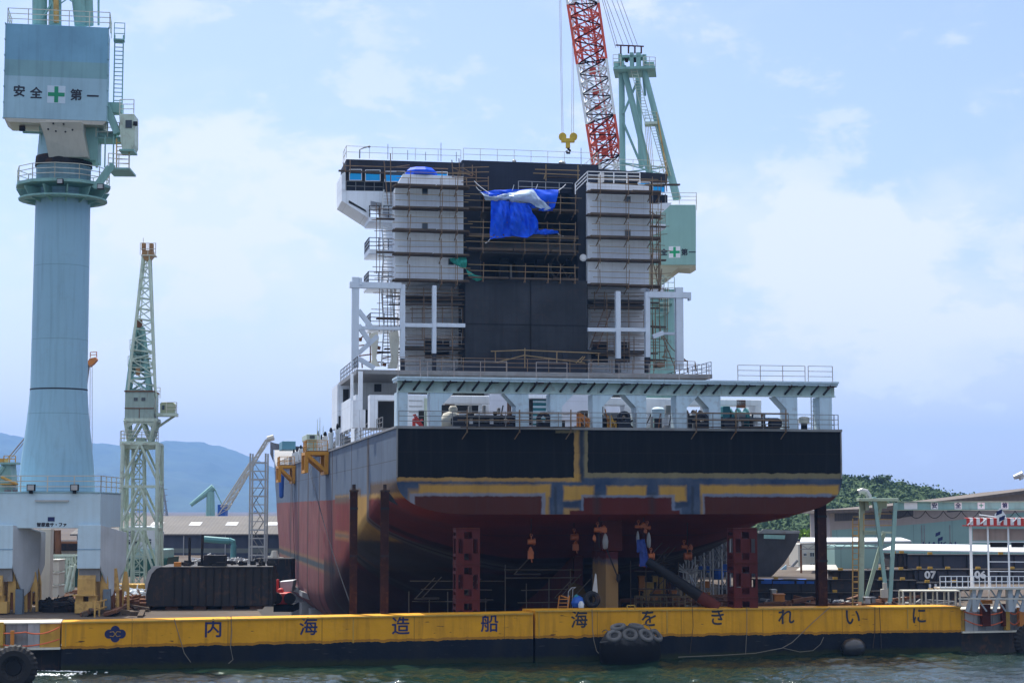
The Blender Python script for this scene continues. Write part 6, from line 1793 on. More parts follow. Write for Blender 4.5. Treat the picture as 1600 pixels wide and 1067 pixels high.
for i, px in enumerate((178,245,305,362,425)):
    a, b = Wf(px-9,815,8), Wf(px+9,815,8); m = MB(WF)
    zz = lambda y: ze+(zr-ze)*(y+.5)/16.5+.05
    m.add([(a.x,7,zz(7)),(b.x,7,zz(7)),(b.x,10,zz(10)),(a.x,10,zz(10))], [(0,1,2,3)]); build(m, 'roof_light', M['galv'], wh)
for px in (286,351,415): m = MB(WF); m.pbox(px,834,px+1.5,880,-.15,-.01); build(m, 'downpipe', M['galv'], wh)
# moored green and white ship behind the lattice crane
SF = frame(V((W(230,900,205).x, 205, 0)), R(-2))
gs = thing('tug_boat', (0,0,G), 'green hulled boat with white wheelhouse behind the lattice tower crane', 'boat', fr=SF)
def sq(*q): m = MB(SF); m.pbox(*q); return m
m = MB(SF); m.pprism([(60,872),(256,874),(262,870),(258,905),(250,912),(60,912)], 0, 6); build(m, 'hull', paint('boat_green', (.015,.09,.07), .15, rough=.45), gs, bevel=.1)
build(sq(60,858,256,873,.2,5.5), 'bulwark', paint('boat_pale_green', (.30,.46,.44), .1), gs, bevel=.1)
m = MB(SF); m.pprism([(180,858),(180,830),(198,822),(236,822),(246,830),(244,858)], 1, 4.5); hs = build(m, 'wheelhouse', M['white'], gs, bevel=.1)
for q in ((193,843,203,850),(227,842,236,850),(209,844,216,850)): build(sq(*q, .93,.99), 'window', M['glass'], hs)
p = in_frame(SF, 203, 834, .95); m = MB(SF); vs, fs = glyphs('あさひ', .62, .02); m.add([V((p.x+q[0], .96+q[1], p.z+q[2])) for q in vs], fs); build(m, 'painted_name', M['ink_blue'], hs)
m = MB(SF); m.rail([in_frame(SF,62,858,.3), in_frame(SF,250,858,.3)], .9, 2, 1.5, .03); m.tube(in_frame(SF,199,822,2), in_frame(SF,199,798,2), .1); m.tube(in_frame(SF,213,822,2), in_frame(SF,213,790,2), .08); m.beam(in_frame(SF,193,803,2), in_frame(SF,206,803,2), .1); m.lathe(in_frame(SF,198,806,2), [(.3,0),(.35,.4),(.1,.7)], 10); build(m, 'mast', M['white'], gs)
# big dark steel block
BF = frame(V((W(330,950,137).x, 137, 0)), R(5))
def bq(px, py, y=0): return in_frame(BF, px, py, y)
hbk = thing('hull_block', (0,0,G), 'big black ribbed steel hull block with one curved end standing on the quay', 'hull block', fr=BF)
xr = bq(426,920).x; xl = bq(229,920).x; zt, zb = bq(330,885).z, max(bq(330,959).z, G+.25)
prof = [(xl,zb),(xl-.05,zb+.9),(xl+.04,zt-1.3),(xl+.25,zt-.55),(xl+.55,zt-.15),(xl+.95,zt),(xr,zt),(xr,zb)]
m = MB(BF); m.prism([(x,0,z) for x,z in prof], (0,7,0)); build(m, 'shell_plate', paint('block_black', (.022,.022,.024), .35, rough=.6, rust=.35), hbk, bevel=.03)
m = MB(BF)
for i in range(13):
    x = xl+2.0+(xr-xl-2.3)*i/12
    m.box((x-.04,-.16,zb+.02),(x+.04,-.002,zt-.03))
m.box((xl+1.6,-.2,zt-.12),(xr,-.161,zt)); 
build(m, 'stiffener', M['dark'], hbk)
m = MB(BF); m.prism([(xl-.02,-.12,zb+.9),(xl+.12,-.12,zt-1.2),(xl+.35,-.12,zt-.5),(xl+.7,-.12,zt-.12),(xl+1.2,-.12,zt+.06),(xl+.5,-.12,zt+.06),(xl+.1,-.12,zt-.3),(xl-.12,-.12,zt-1.2)], (0,.1,0)); build(m, 'curved_edge', M['galv'], hbk)
m = MB(BF)
for i in range(4): x = xl+1.8+(xr-xl-3)*i/3; m.box((x-.45,.3,G),(x+.45,6.5,zb-.01))
build(m, 'keel_block', M['rust'], hbk)
m = MB(BF)
for i in range(40):
    x = rnd.uniform(xl+2, xr-.4); y = rnd.uniform(.3, 6.5); m.box((x,y,zt),(x+rnd.uniform(.1,.7),y+.3,zt+rnd.uniform(.08,.35)))
m.box((xl+4,1,zt+.01),(xl+5.6,3,zt+.8)); m.tube((xl+2.9,2,zt),(xl+2.9,2,zt+2.1),.1); m.tube((xl+3.8,2,zt),(xl+3.85,2,zt+2.3),.1)
build(m, 'loose_fitting', M['dark'], hbk)
m = MB(BF); m.box((xl+1.9,.4,zt+.005),(xl+2.4,.9,zt+.32)); build(m, 'orange_box', M['orange'], hbk)
# metal scaffold stair tower
YT = 160
st = thing('stair_tower', V((W(402,900,YT).x, YT, G)), 'tall galvanised scaffold stair tower between the black block and the bow', 'stair tower')
m = MB(); a, b = W(389,890,YT), W(413,890,YT)
for x in (a.x, b.x):
    for y in (YT, YT+1.5): m.beam((x,y,G),(x,y,W(400,708,YT).z),.14)
build(m, 'upright', M['galv'], st)
m = MB(); z = G+.5; k = 0; top = W(400,716,YT).z
while z < top:
    for y in (YT, YT+1.5): m.beam((a.x,y,z),(b.x,y,z),.13 if k % 2 else .08)
    z += .72; k += 1
build(m, 'crossbar', M['galv'], st)
m = MB(); z = G+.5; k = 0
while z < top-1.5:
    p, q = (a.x+.2, b.x-.2)[::1 if k % 2 else -1]; m.beam((p,YT+.7,z),(q,YT+.7,z+1.44),.3,.05); m.beam((p,YT+.3,z+.9),(q,YT+.3,z+2.3),.05); z += 1.44; k += 1
build(m, 'flight', M['grey'], st)
# yard clutter of pipes and fittings beyond the block
def clutter(name, lab, spots, mts, group=None, seed=1, cat='scrap'):
    r = random.Random(seed)
    for k, (px0, px1, py, Y, n, h) in enumerate(spots):
        m = MB()
        for i in range(n):
            p = W(r.uniform(px0,px1), py, Y+r.uniform(-3,3)); p.z = G
            t_ = r.random()
            if t_ < .4: m.box(p, p+V((r.uniform(.2,1.2), r.uniform(.2,1), r.uniform(.1,h))))
            elif t_ < .8:
                d = V((r.uniform(-1,1), r.uniform(-1,1), r.uniform(0,.3)))*1.6; m.tube(p+V((0,0,r.uniform(.1,h))), p+d+V((0,0,r.uniform(.1,h))), r.uniform(.03,.1), n=6)
            else: m.lathe(p, [(.1,0),(.3,r.uniform(.1,h*.5)),(.22,r.uniform(h*.5,h)),(.05,h)], 8)
        build(m, name, M[mts[k % len(mts)]], kind='stuff', label=lab[k])
clutter('debris', ['jumbled pale pipes and fittings heaped beyond the black block', 'rusty scrap and plate offcuts on the ground by the yellow bogie', 'dark heap of scrap plates between the crane legs', 'white and grey pipe ends in front of the black block corner'],
        [(300,385,872,190,170,2.4), (165,215,935,140,70,.7), (60,125,945,136,90,.8), (195,225,920,150,40,.9)], ['galv','rust','dark','white'])
m = MB()
for i in range(6): p = W(180+i*7, 905, 175); m.tube((p.x,175,G),(p.x,175,G+.9),.4,.4,10)
m = MB()
for i in range(9):
    p = W(172+i*6.2, 918, 160); m.lathe((p.x,160,G), [(.3,0),(.33,.9),(.2,1.0)], 8)
build(m, 'steel_drum', M['yellow'], label='row of short yellow buoys on the yard left of the black block', cat='buoy')
for k, (dx, lab) in enumerate(((0,'bundle of long rusty beams lying on the yard, nearer'),(-1.6,'bundle of long rusty beams lying on the yard, farther'))):
    m = MB()
    for i in range(5): a = W(164+i*4, 962, 128); b = W(205+i*4, 920, 150); m.beam((a.x+dx,a.y,G+.15+.05*i),(b.x+dx,b.y,G+.15+.05*i),.22)
    build(m, 'beam_bundle', M['rust'], label=lab, cat='beams', group='beams lying on the yard')
m = MB(); a, b = W(148,962,127), W(188,935,137); m.rail([(a.x,a.y,G),(b.x,b.y,G)], 1.0, 2, 1.6, .05); build(m, 'yard_railing', M['yellow_pale'], label='yellow tube railing slanting across the yard beside the bogies', cat='railing')
# teal loading arm and white stone-like covers
m = MB(); m.tube(W(319,842,200),W(358,845,200),.35,n=8); m.path([W(358,844,200),W(364,846,200),W(365,852,200),W(364,900,200)],.32,8); build(m, 'loading_arm', M['teal_l'] if 'teal_l' in M else paint('pale_teal', (.09,.26,.28), .15), label='teal crane arm with a drooping end in front of the dark warehouse', cat='loading arm', smooth=2)
m = MB(); 
for px, py, r, h in ((429,860,.7,3.2),(421,868,.5,2.2),(437,870,.9,2.0),(441,876,.7,1.4)):
    p = W(px, py, 176); m.lathe((p.x,176,p.z-h), [(r,0),(r*1.1,h*.3),(r*.8,h*.7),(r*.4,h)], 7)
build(m, 'covered_machine', M['canvas'], label='machine wrapped in white sheeting by the bow of the ship', cat='covered machine')
m = MB(); p = W(428,885,170); m.box((p.x-1.8,170,G),(p.x+1.6,173,W(428,872,170).z)); build(m, 'dark_bin', M['dark'], label='black steel bin below the white sheeted machine', cat='bin', bevel=.1)
# red machine
rm = thing('work_machine', V((W(440,940,145).x, 145, G)), 'red machine with round tank and grey hood beside the black block', 'machine')
m = MB(); m.pbox(428,926,452,944,145,147); m.pbox(433,919,441,927,145.3,146.4); build(m, 'engine_body', M['red'], rm, bevel=.15)
m = MB(); p = W(432,906,147.5); m.tube((p.x,147.6,W(432,924,147.5).z),(p.x,147.6,W(432,905,147.5).z),.2,n=14); build(m, 'tank', M['red'], rm, smooth=2)
m = MB(); m.pprism([(437,908),(459,906),(456,924),(446,926),(438,920)], 147.9, 150); build(m, 'hood', M['galv'], rm, bevel=.06)
m = MB(); m.box((W(427,950,145).x,145.1,G-.6),(W(458,950,145).x,149,W(430,944,145).z)); build(m, 'chassis', M['black'], rm)
for px in (432,453): m = MB(); p = W(px,952,145); m.tube((p.x,144.7,G+.45),(p.x,145.05,G+.45),.45,n=16); build(m, 'wheel', M['rubber'], rm)
# distant jib cranes and pylon
def far_crane(lab, segs, Y, mt, base):
    o = thing('jib_crane', V((W(base,800,Y).x, Y, G)), lab, 'crane')
    for nm, a, b, w0, w1 in segs: m = MB(); m.tube(W(*a,Y), W(*b,Y), w0, w1, 8); build(m, nm, M[mt], o)
    return o
far_crane('small pale jib crane above the warehouse roof, its arm dipping left', [('column',(328,870),(329,768),1.1,.7),('arm',(298,789),(334,761),.35,.65),('counter_arm',(334,761),(348,790),.12,.1)], 340, 'crane_green', 329)
o = thing('jib_crane', V((W(356,800,330).x, 330, G)), 'distant lattice boom crane leaning right, seen just left of the bow', 'crane')
m = MB(); p, q = W(348,800,330), W(418,685,330); d = V((.8,0,.5)); m.lattice([p-d,p+d,p+d+V((0,1.5,0)),p-d+V((0,1.5,0))],[q-d*.4,q+d*.4,q+d*.4+V((0,.8,0)),q-d*.4+V((0,.8,0))],12,.09,.045); build(m, 'boom', M['beige'], o)
m = MB(); m.tube(W(345,792,330), W(392,720,330), .14, n=5); m.tube(W(352,790,330), W(425,684,330), .06, n=4); m.tube(W(418,686,330), W(428,683,330), .5); build(m, 'boom_stay', M['beige'], o)
m = MB(); m.pbox(340,788,352,810,330,333); m.pbox(345,803,350,900,331,332); build(m, 'machinery_house', M['blue'], o)
py_ = thing('pylon', V((W(253,800,900).x, 900, G)), 'thin lattice power pylon before the blue mountain', 'pylon')
m = MB(); a = W(253,812,900); m.lattice([a+V((-2.4,0,0)),a+V((2.4,0,0)),a+V((2.4,4,0)),a+V((-2.4,4,0))],[W(252,752,900)+V((-.4,0,0)),W(252,752,900)+V((.4,0,0)),W(252,752,900)+V((.4,.8,0)),W(252,752,900)+V((-.4,.8,0))],8,.2,.12); build(m, 'tower', M['grey'], py_)
for py in (764,773,783): m = MB(); m.beam(W(244,py,900), W(262,py,900), .25); build(m, 'cross_arm', M['grey'], py_)
# teal and yellow crane top behind the pedestal at far left
o = thing('jib_crane', V((W(10,800,260).x, 260, G)), 'teal and yellow crane top half hidden behind the big pedestal, far left', 'crane')
m = MB(); m.pprism([(5,724),(16,724),(20,770),(-10,770)], 260, 263); m.pbox(-6,722,24,725,259.5,263); m.tube(W(-6,745,260),W(6,728,260),.4); build(m, 'tower_head', M['crane_green'], o)
m = MB(); m.pbox(-6,716,6,722,259.5,262); m.rail([W(6,722,259.5),W(24,722,259.5)],.9,2,1,.06); m.tube(W(2,745,259),W(26,756,259),.2); m.pbox(0,755,28,757,259,262); build(m, 'walkway', M['yellow'], o)
m = MB(); m.tube(W(11,717,260),W(38,685,260),.1,n=4); m.tube(W(16,717,260),W(40,688,260),.06,n=4); m.tube(W(-5,765,261),W(-5,870,261),1.2); m.tube(W(15,765,261),W(15,870,261),1.2); build(m, 'cable', M['grey'], o)
o = thing('jib_crane', V((W(143,800,240).x, 240, G)), 'small orange crane tip peeping past the right edge of the big pedestal', 'crane')
m = MB(); m.pprism([(136,566),(140,560),(149,558),(151,562),(146,568),(140,573)], 240, 241); m.rail([W(141,559,240),W(151,558,240)],.7,2,.8,.05); build(m, 'jib_tip', M['orange'], o)
m = MB(); m.tube(W(144,570,240),W(144,745,240),.035,n=4); m.tube(W(141,570,240),W(140,740,240),.035,n=4); m.tube(W(135,568,240.5),W(105,800,240.5),.5); build(m, 'hoist_rope', M['grey'], o)
# green lattice gear and sheds seen through the portal
o = thing('lattice_gantry', V((W(95,900,165).x, 165, G)), 'rust streaked pale green lattice gantry seen between the big crane legs', 'gantry')
m = MB()
for px in (50,80,98,106): p = W(px,900,165); m.lattice([(p.x-.35,165,G),(p.x+.35,165,G),(p.x+.35,165.8,G),(p.x-.35,165.8,G)],[(p.x-.35,165,W(80,870,165).z),(p.x+.35,165,W(80,870,165).z),(p.x+.35,165.8,W(80,870,165).z),(p.x-.35,165.8,W(80,870,165).z)],6,.07,.04)
a, b = W(40,877,165), W(118,877,165); m.lattice([(a.x,165,a.z-.5),(a.x,165,a.z+.5),(a.x,166.5,a.z+.5),(a.x,166.5,a.z-.5)],[(b.x,165,a.z-.5),(b.x,165,a.z+.5),(b.x,166.5,a.z+.5),(b.x,166.5,a.z-.5)],9,.09,.05)
m.tube(W(97,944,164),W(112,884,164),.16); m.tube(W(104,944,164),W(118,882,164),.13)
build(m, 'lattice_frame', M['pale_green'], o)
m = MB(); m.tube(W(80,828,168),W(80,870,168),.3); m.tube(W(90,828,168),W(91,870,168),.3); m.pbox(64,846,120,849,168,169); build(m, 'rusty_pipe', M['rust'], o)
sh = thing('shed', V((W(90,900,178).x, 178, G)), 'pale shed with dark roof band seen through the crane portal', 'shed')
m = MB(); m.box((W(30,900,178).x,178,G),(W(135,900,178).x,184,W(90,860,178).z)); build(m, 'wall', M['beige'], sh)
m = MB(); m.box((W(28,900,178).x,177.5,W(90,860,178).z),(W(140,900,178).x,185,W(90,845,178).z)); build(m, 'roof', M['dark'], sh)
m = MB(); m.box((W(100,900,178).x,177.9,G),(W(122,900,178).x,177.98,W(90,868,178).z)); build(m, 'door', M['boat'] if 'boat' in M else paint('dark_green_door', (.015,.06,.05), .1), sh)
for k in range(3):
    m = MB(); p = W(68,0,152); z = G+.2+k*1.05
    m.box((W(79,900,152).x,152,z),(W(92,900,152).x,154,z+.85)); m.box((W(78,900,152).x,151.9,z+.85),(W(93,900,152).x,154.1,z+.95))
    build(m, 'storage_box', M['beige'], label='grey steel storage box seen between the crane legs, %s of its stack' % ('lowest','middle','topmost')[k], cat='box', group='stacked storage boxes', bevel=.04)

# ------------------------------------------------------------------ right yard
NF = frame(V((W(1450,850,255).x, 255, 0)), R(-4))
nk = thing('workshop', (0,0,G), 'large workshop with arched brown roof, beige gable and pale green doors with blue emblem', 'workshop', fr=NF)
def N(px, py, y=0): return in_frame(NF, px, py, y)
up = [(1296,797),(1340,795),(1390,790),(1440,785),(1490,780),(1540,774),(1600,766),(1700,756),(1850,752)]
m = MB(NF); P = [N(*q) for q in up]; m.prism([V((P[0].x,0,G))]+P+[V((P[-1].x,0,G))], (0,30,0)); wl = build(m, 'gable_wall', paint('workshop_beige', (.36,.31,.28), .08, streak=.2), nk)
m = MB(NF)
for a, b in zip(up, up[1:]):
    p, q = N(a[0]-(20 if a is up[0] else 0), a[1], -2), N(*b, -2)
    m.add([V((p.x,-2,p.z-.0)),V((q.x,-2,q.z)),V((q.x,30,q.z)),V((p.x,30,p.z)),V((p.x,-2,p.z-.45)),V((q.x,-2,q.z-.45)),V((q.x,30,q.z-.45)),V((p.x,30,p.z-.45))], [(0,1,2,3),(4,7,6,5),(0,4,5,1),(0,3,7,4)])
build(m, 'roof', corr('workshop_roof', (.10,.085,.075), (.15,.12,.10), .7, .85), nk)
m = MB(NF); m.pprism([(1304,802),(1390,799),(1427,796),(1427,806),(1390,811),(1304,814)], -.06, -.01); m.pprism([(1480,796),(1540,792),(1540,796),(1480,800)], -.06, -.01); build(m, 'louvre_band', corr('louvre', (.07,.065,.065), (.11,.10,.10), .35), wl)
lo = [(1300,828),(1390,822),(1440,818),(1490,813),(1540,807),(1600,800),(1850,780)]
dg = paint('door_green', (.22,.36,.34), .06, streak=.12, seams=(5.2,0,.05))
m = MB(NF); P = [N(*q, -.1) for q in lo]; m.prism([V((P[0].x,-.1,G))]+P+[V((P[-1].x,-.1,G))], (0,.09,0)); dr = build(m, 'sliding_door', dg, nk)
m = MB(NF)
for px in (1440,1444,1484): p = N(px, 820, -.14); m.box((p.x-.06,-.16,G),(p.x+.06,-.105,p.z))
build(m, 'door_edge', M['grey'], dr)
def emblem(fr, px, py, s, y, mt, parent, seg=None):
    p = in_frame(fr, px, py, y); m = MB(fr)
    for dx, dz in ((-.42,.28),(.02,.42),(-.02,-.42),(.42,-.28)):
        r = s*.30; cx_, cz = p.x+dx*s*.75, p.z+dz*s
        m.add([(cx_-r*.55,y,cz-r),(cx_+r*.55,y,cz-r*.6),(cx_+r*.75,y,cz+r),(cx_-r*.35,y,cz+r*.7)], [(0,1,2,3)])
    return build(m, 'emblem', M[mt], parent)
emblem(NF, 1467, 838, 1.0, -.13, 'ink_blue', dr)
p = N(1468, 851, -.13); m = MB(NF); vs, fs = glyphs('NAIKAI', 1.05, .02); m.add([V((p.x+q[0]*1.35, -.13+q[1], p.z+q[2])) for q in vs], fs); build(m, 'door_lettering', M['ink_blue'], dr)
m = MB(NF); p = N(1598,748,3); m.tube(p, p+V((-.3,0,.6)), .5, .35, 10); m.tube(p+V((-1.2,0,.2)), p+V((0,0,.6)), .3, .5, 10); build(m, 'roof_fan', M['galv'], nk)
# green lower building in front, seen beyond the gantry
def house(lab, px0, px1, py0, Y, d, mt, roof=None, wins=(), cat='building', name='building'):
    a, b = W(px0,py0,Y), W(px1,py0,Y)
    o = thing(name, V(((a.x+b.x)/2, Y, G)), lab, cat)
    m = MB(); m.box((a.x,Y,G-.3),(b.x,Y+d,a.z)); w = build(m, 'wall', M[mt] if isinstance(mt, str) else mt, o)
    for q in wins:
        m = MB(); m.pbox(*q, Y-.06, Y-.005); f = build(m, 'window', M['glass'], o)
        m = MB(); m.pbox(q[0]-.7,q[1]-.7,q[2]+.7,q[1],Y-.1,Y-.004); m.pbox(q[0]-.7,q[3],q[2]+.7,q[3]+.7,Y-.1,Y-.004); m.pbox((q[0]+q[2])/2-.2,q[1],(q[0]+q[2])/2+.2,q[3],Y-.09,Y-.061); build(m, 'frame', M['white'], f)
    return o
house('low pale green workshop wall left of the gantry leg', 1304, 1372, 853, 232, 8, dg)
o = house('white three storey house with small windows under the white canopy', 1247, 1306, 850, 240, 8, 'beige', None, ((1266,863,1272,869),(1256,864,1260,868),(1292,862,1297,869),(1266,880,1273,883),(1292,880,1297,883)))
m = MB(); m.pbox(1233,885,1262,888,238,240); m.tube(W(1236,888,238),W(1240,908,238),.08); m.tube(W(1246,875,238.5),W(1236,886,238.5),.2); build(m, 'outside_stair', M['grey'], o)
o = house('low brown roofed hut with orange wall by the white house', 1243, 1310, 893, 225, 6, 'orange_p' if 'orange_p' in M else paint('faded_orange_wall', (.38,.20,.11), .15))
m = MB(); a, b = W(1236,898,224), W(1314,898,224); m.prism([(a.x,224,a.z),(a.x+2.5,227,W(1250,885,226).z),(b.x,227,W(1250,885,226).z),(b.x,224,a.z)],(0,.2,0)); m.prism([(a.x,223.9,a.z),(b.x,223.9,a.z),(b.x,227.5,W(1250,884,227).z),(a.x+2,227.5,W(1250,884,227).z)],(0,0,.15)); build(m, 'roof', M['beige'], o)
o = house('small building with a light blue front beyond the dark bow', 1214, 1252, 908, 228, 4, 'beige')
m = MB(); m.pprism([(1212,896),(1229,882),(1229,896)], 227.5, 227.9); build(m, 'blue_panel', paint('pale_blue_sheet', (.30,.48,.62), .08), o)
for k, (px, w) in enumerate(((1210,6),(1221,6),(1232,6))):
    m = MB(); p = W(px,907,215); m.lathe((p.x,215,p.z-.6), [(.9,0),(1.0,.5),(.8,.9),(.1,1.0)], 10); build(m, 'covered_heap', paint('green_cover', (.06,.15,.11), .2), label='dark green sheeted heap under the bow, %s of three' % ('leftmost','middle','rightmost')[k], cat='covered heap', group='green sheeted heaps', smooth=True)
# white canopies
def canopy(lab, px0, px1, pf, pb, Y0, Y1, under, legs, mt='roof_white'):
    a, b = W(px0[0],pf[0],Y0), W(px1[0],pf[1],Y0); c, d = W(px1[1],pb[1],Y1), W(px0[1],pb[0],Y1)
    o = thing('canopy', V(((a.x+b.x)/2, Y0, G)), lab, 'canopy', 'white canopy roofs in the yard')
    m = MB(); m.prism([a,b,c,d], (0,0,.12)); build(m, 'roof_sheet', M[mt], o)
    m = MB(); h = V((0,0,-.7)); n = 14
    m.beam(a+h*.15,b+h*.15,.12); m.beam(a+h,b+h,.10)
    for i in range(n): m.beam(a.lerp(b,i/n)+h*(1 if i%2 else .15), a.lerp(b,(i+1)/n)+h*(.15 if i%2 else 1), .06)
    build(m, 'truss', M[under], o)
    m = MB()
    for px in legs: p = W(px,900,Y0+.2); m.tube((p.x,Y0+.2,G),(p.x,Y0+.2,min(a.z,b.z)-.1),.12,n=8)
    build(m, 'post', M['rust'], o)
canopy('long white sheet canopy on thin posts behind the dark propping post', (1250,1252), (1424,1408), (848,846), (841,841), 215, 226, 'grey', (1252,1345))
canopy('nearer white canopy with blue truss, passing behind the red and white awning', (1378,1400), (1640,1600), (860,864), (851,853), 185, 196, 'blue_t' if 'blue_t' in M else 'crane_green', (1384,))
# dark bow of the ship next door
NB = thing('neighbour_ship', W(1210,930,205)*1.0, 'dark grey bow of another ship beyond the right red tower', 'ship')
m = MB()
def nb(u, v):
    ps = [(1249,832),(1246,845),(1238,860),(1225,880),(1208,898),(1190,910),(1176,918),(1160,925)]
    k = v*(len(ps)-1); i = min(int(k), len(ps)-2); f = k-i
    e = W(ps[i][0]+(ps[i+1][0]-ps[i][0])*f, ps[i][1]+(ps[i+1][1]-ps[i][1])*f, 205)
    return V((e.x-u*24, 205-5*math.sin(u*1.5)*(1-.3*v), e.z))
m.grid(nb, 14, 14); m.grid(lambda u, v: nb(u, v)+V((0,10*math.sin(u*1.5)*(1-.3*v),0)), 14, 14)
build(m, 'bow_shell', paint('neighbour_hull_paint', (.055,.055,.062), .35, rough=.7, streak=.3), NB, smooth=True)
m = MB(); m.pbox(1186,829,1250,833,203.0,204); m.pprism([(1188,833),(1192,826),(1240,829),(1247,833)],203.1,203.4); build(m, 'bow_rail_plate', M['grey'], NB)
m = MB(); m.pprism([(1194,835),(1227,836),(1226,842),(1194,841)], 201.8, 202.0) ; build(m, 'deck_sheet', M['crane_green'], NB)
# stacks of dark steel girders
def girder(lab, px0, px1, py0, py1, Y, d=2.2, text=None, mt='girder_dark'):
    a, b = W(px0,py0,Y), W(px1,py1,Y)
    o = thing('steel_girder', V(((a.x+b.x)/2, Y, b.z)), lab, 'steel girder', 'stacked dark steel girders')
    m = MB(); m.box((a.x,Y,b.z),(b.x,Y+d,a.z)); build(m, 'web', M[mt], o)
    m = MB(); m.box((a.x-.1,Y-.12,a.z),(b.x+.1,Y+d+.1,a.z+.1)); m.box((a.x-.1,Y-.12,b.z-.1),(b.x+.1,Y+d+.1,b.z))
    n = max(3, int((b.x-a.x)/1.9))
    for i in range(n): x = a.x+(b.x-a.x)*(i+.5)/n; m.box((x-.04,Y-.1,b.z),(x+.04,Y-.002,a.z))
    build(m, 'flange', M['dark'], o)
    m = MB(); 
    for i in range(max(2, n//3)): x = a.x+(b.x-a.x)*(i+.3)/max(2, n//3); m.box((x,Y+.2,a.z+.101),(x+.35,Y+.5,a.z+.3))
    build(m, 'lifting_lug', M['yellow'], o)
    if text:
        for t_, px in text:
            p = W(px, (py0+py1)/2, Y); mm = MB(); vs, fs = glyphs(t_, .80, .04); mm.add([V((p.x+q[0]*1.15, Y-.115+q[1], p.z+q[2])) for q in vs], fs); build(mm, 'painted_number', M['sign_white'], o)
    return o
M['girder_dark'] = paint('girder_paint', (.030,.032,.040), .4, rough=.7, rust=.3, scale=1.2)
M['girder_blue'] = paint('girder_blue_paint', (.045,.05,.075), .25, rough=.6, rust=.15)
girder('rusty black girder, topmost of the left stack behind the dark post', 1301, 1368, 893, 905, 150)
girder('long black girder in the middle of the left stack', 1182, 1368, 907, 926, 149.4)
girder('long black girder lowest in the left stack', 1180, 1368, 927.5, 947, 148.6)
girder('black girder just right of the gantry leg, upper row', 1390, 1416, 866, 884, 156)
girder('blue black girder under the white canopy, upper row', 1418, 1640, 868, 887, 156, mt='girder_blue')
girder('short black girder at left of the numbered row', 1365, 1428, 892, 904, 153)
girder('blue black girder with white number 07', 1429, 1464, 891, 905, 152.6, text=(('07',1453),), mt='girder_blue')
girder('blue black girder with white number 06', 1465, 1560, 891, 905, 152.2, text=(('06',1531),), mt='girder_blue')
girder('black girder in the row below the numbered ones', 1365, 1432, 908, 923, 151)
girder('dark girder marked 11 partly hidden by the railed platform', 1434, 1520, 912, 921, 150.6, text=(('11',1457),), mt='girder_blue')
girder('lowest black girder behind the yellow framed bench', 1365, 1500, 925, 946, 148)
girder('blue black girder at the right edge behind the awning posts', 1562, 1680, 891, 905, 152, mt='girder_blue')
m = MB()
for i in range(60): p = W(rnd.uniform(1184,1260), 909.5, 149.5); m.box((p.x,149.2+rnd.uniform(0,1.2),p.z-.1),(p.x+.6,151,p.z+rnd.uniform(.05,.25)))
build(m, 'blue_sheeting', M['blue'], label='blue sheeting spread over the left girder stack', cat='sheeting')
# pale green gantry crane
GG = frame(V((W(1370,900,143).x, 143, 0)), R(-3))
gg = thing('gantry_crane', (0,0,G), 'light green gantry crane with A frame legs and a beam running out to the right', 'crane', fr=GG)
def q_(px, py, y=0): return in_frame(GG, px, py, y)
m = MB(GG); z0 = G
def col_(a, b, w, mt, name='leg', y=0, y2=None): mm = MB(GG); mm.beam(q_(*a,y), q_(*b,y if y2 is None else y2), w); build(mm, name, M[mt], gg, bevel=.02)
M['gantry'] = paint('gantry_paint', (.40,.52,.42), .1, streak=.3, rust=.2); M['gantry_b'] = paint('gantry_bluish_paint', (.25,.45,.45), .1, streak=.3, rust=.15)
col_((1347,783),(1345,949),.40,'gantry'); col_((1382,830),(1350,946),.28,'gantry'); col_((1366,776),(1384,920),.28,'gantry_b',y=-1); col_((1399,785),(1390,948),.30,'gantry_b',y=-1)
col_((1376,790),(1372,812),.25,'gantry','brace')
m = MB(GG); m.pbox(1343,778,1404,783,-1.2,.6); m.pbox(1352,783,1358,797,-.6,.4); m.pbox(1365,783,1386,794,-.3,.5); build(m, 'end_carriage', M['gantry'], gg, bevel=.03)
m = MB(GG); m.pbox(1348,829,1376,835,-.2,.2); m.pbox(1372,830,1396,833,-1.1,-.9); build(m, 'tie_beam', M['gantry'], gg)
m = MB(GG); m.pbox(1401,784,1640,796,-.3,.5); bmo = build(m, 'main_beam', M['gantry_b'], gg, bevel=.03)
m = MB(GG); m.pbox(1401,783,1640,784,-.5,.7); m.pbox(1401,796,1640,797,-.5,.7); build(m, 'beam_flange', M['gantry'], gg)
for t_, px in ((None,1423),('安',1460),('全',1497),('＋',1533),('第',1570),('一',1607)):
    p = q_(px, 790, -.33); w = .27 if t_ else .5
    m = MB(GG); m.box((p.x-w,-.345,p.z-.26),(p.x+w,-.33,p.z+.26)); sg = build(m, 'sign_panel', M['sign_white'], gg)
    if t_: m = MB(GG); vs, fs = glyphs(t_, .44, .015); m.add([V((p.x+a[0], -.352+a[1], p.z+a[2])) for a in vs], fs); build(m, 'sign_character', M['sign_green' if t_ == '＋' else 'ink_blue'], sg)
m = MB(GG)
pts = [q_(1390,798,-.4)]
for i in range(8):
    a, b = q_(1390+i*28,798,-.4), q_(1418+i*28,798,-.4); m.path([a.lerp(b,k/8)-V((0,0,.55*4*(k/8)*(1-k/8))) for k in range(9)], .025, 4)
build(m, 'festoon_cable', M['black'], gg)
m = MB(GG); m.ladder(q_(1337,946,-.1), q_(1337,810,-.1), .45, .42, .04)
for py in (807,822,836,855,873,890,908,925): m.beam(q_(1333,py,-.3), q_(1341,py,.3), .06)
m.rail([q_(1350,829,-.6),q_(1396,829,-.6)],1.3,3,1.0,.03); build(m, 'yellow_ladder', M['yellow_pale'], gg)
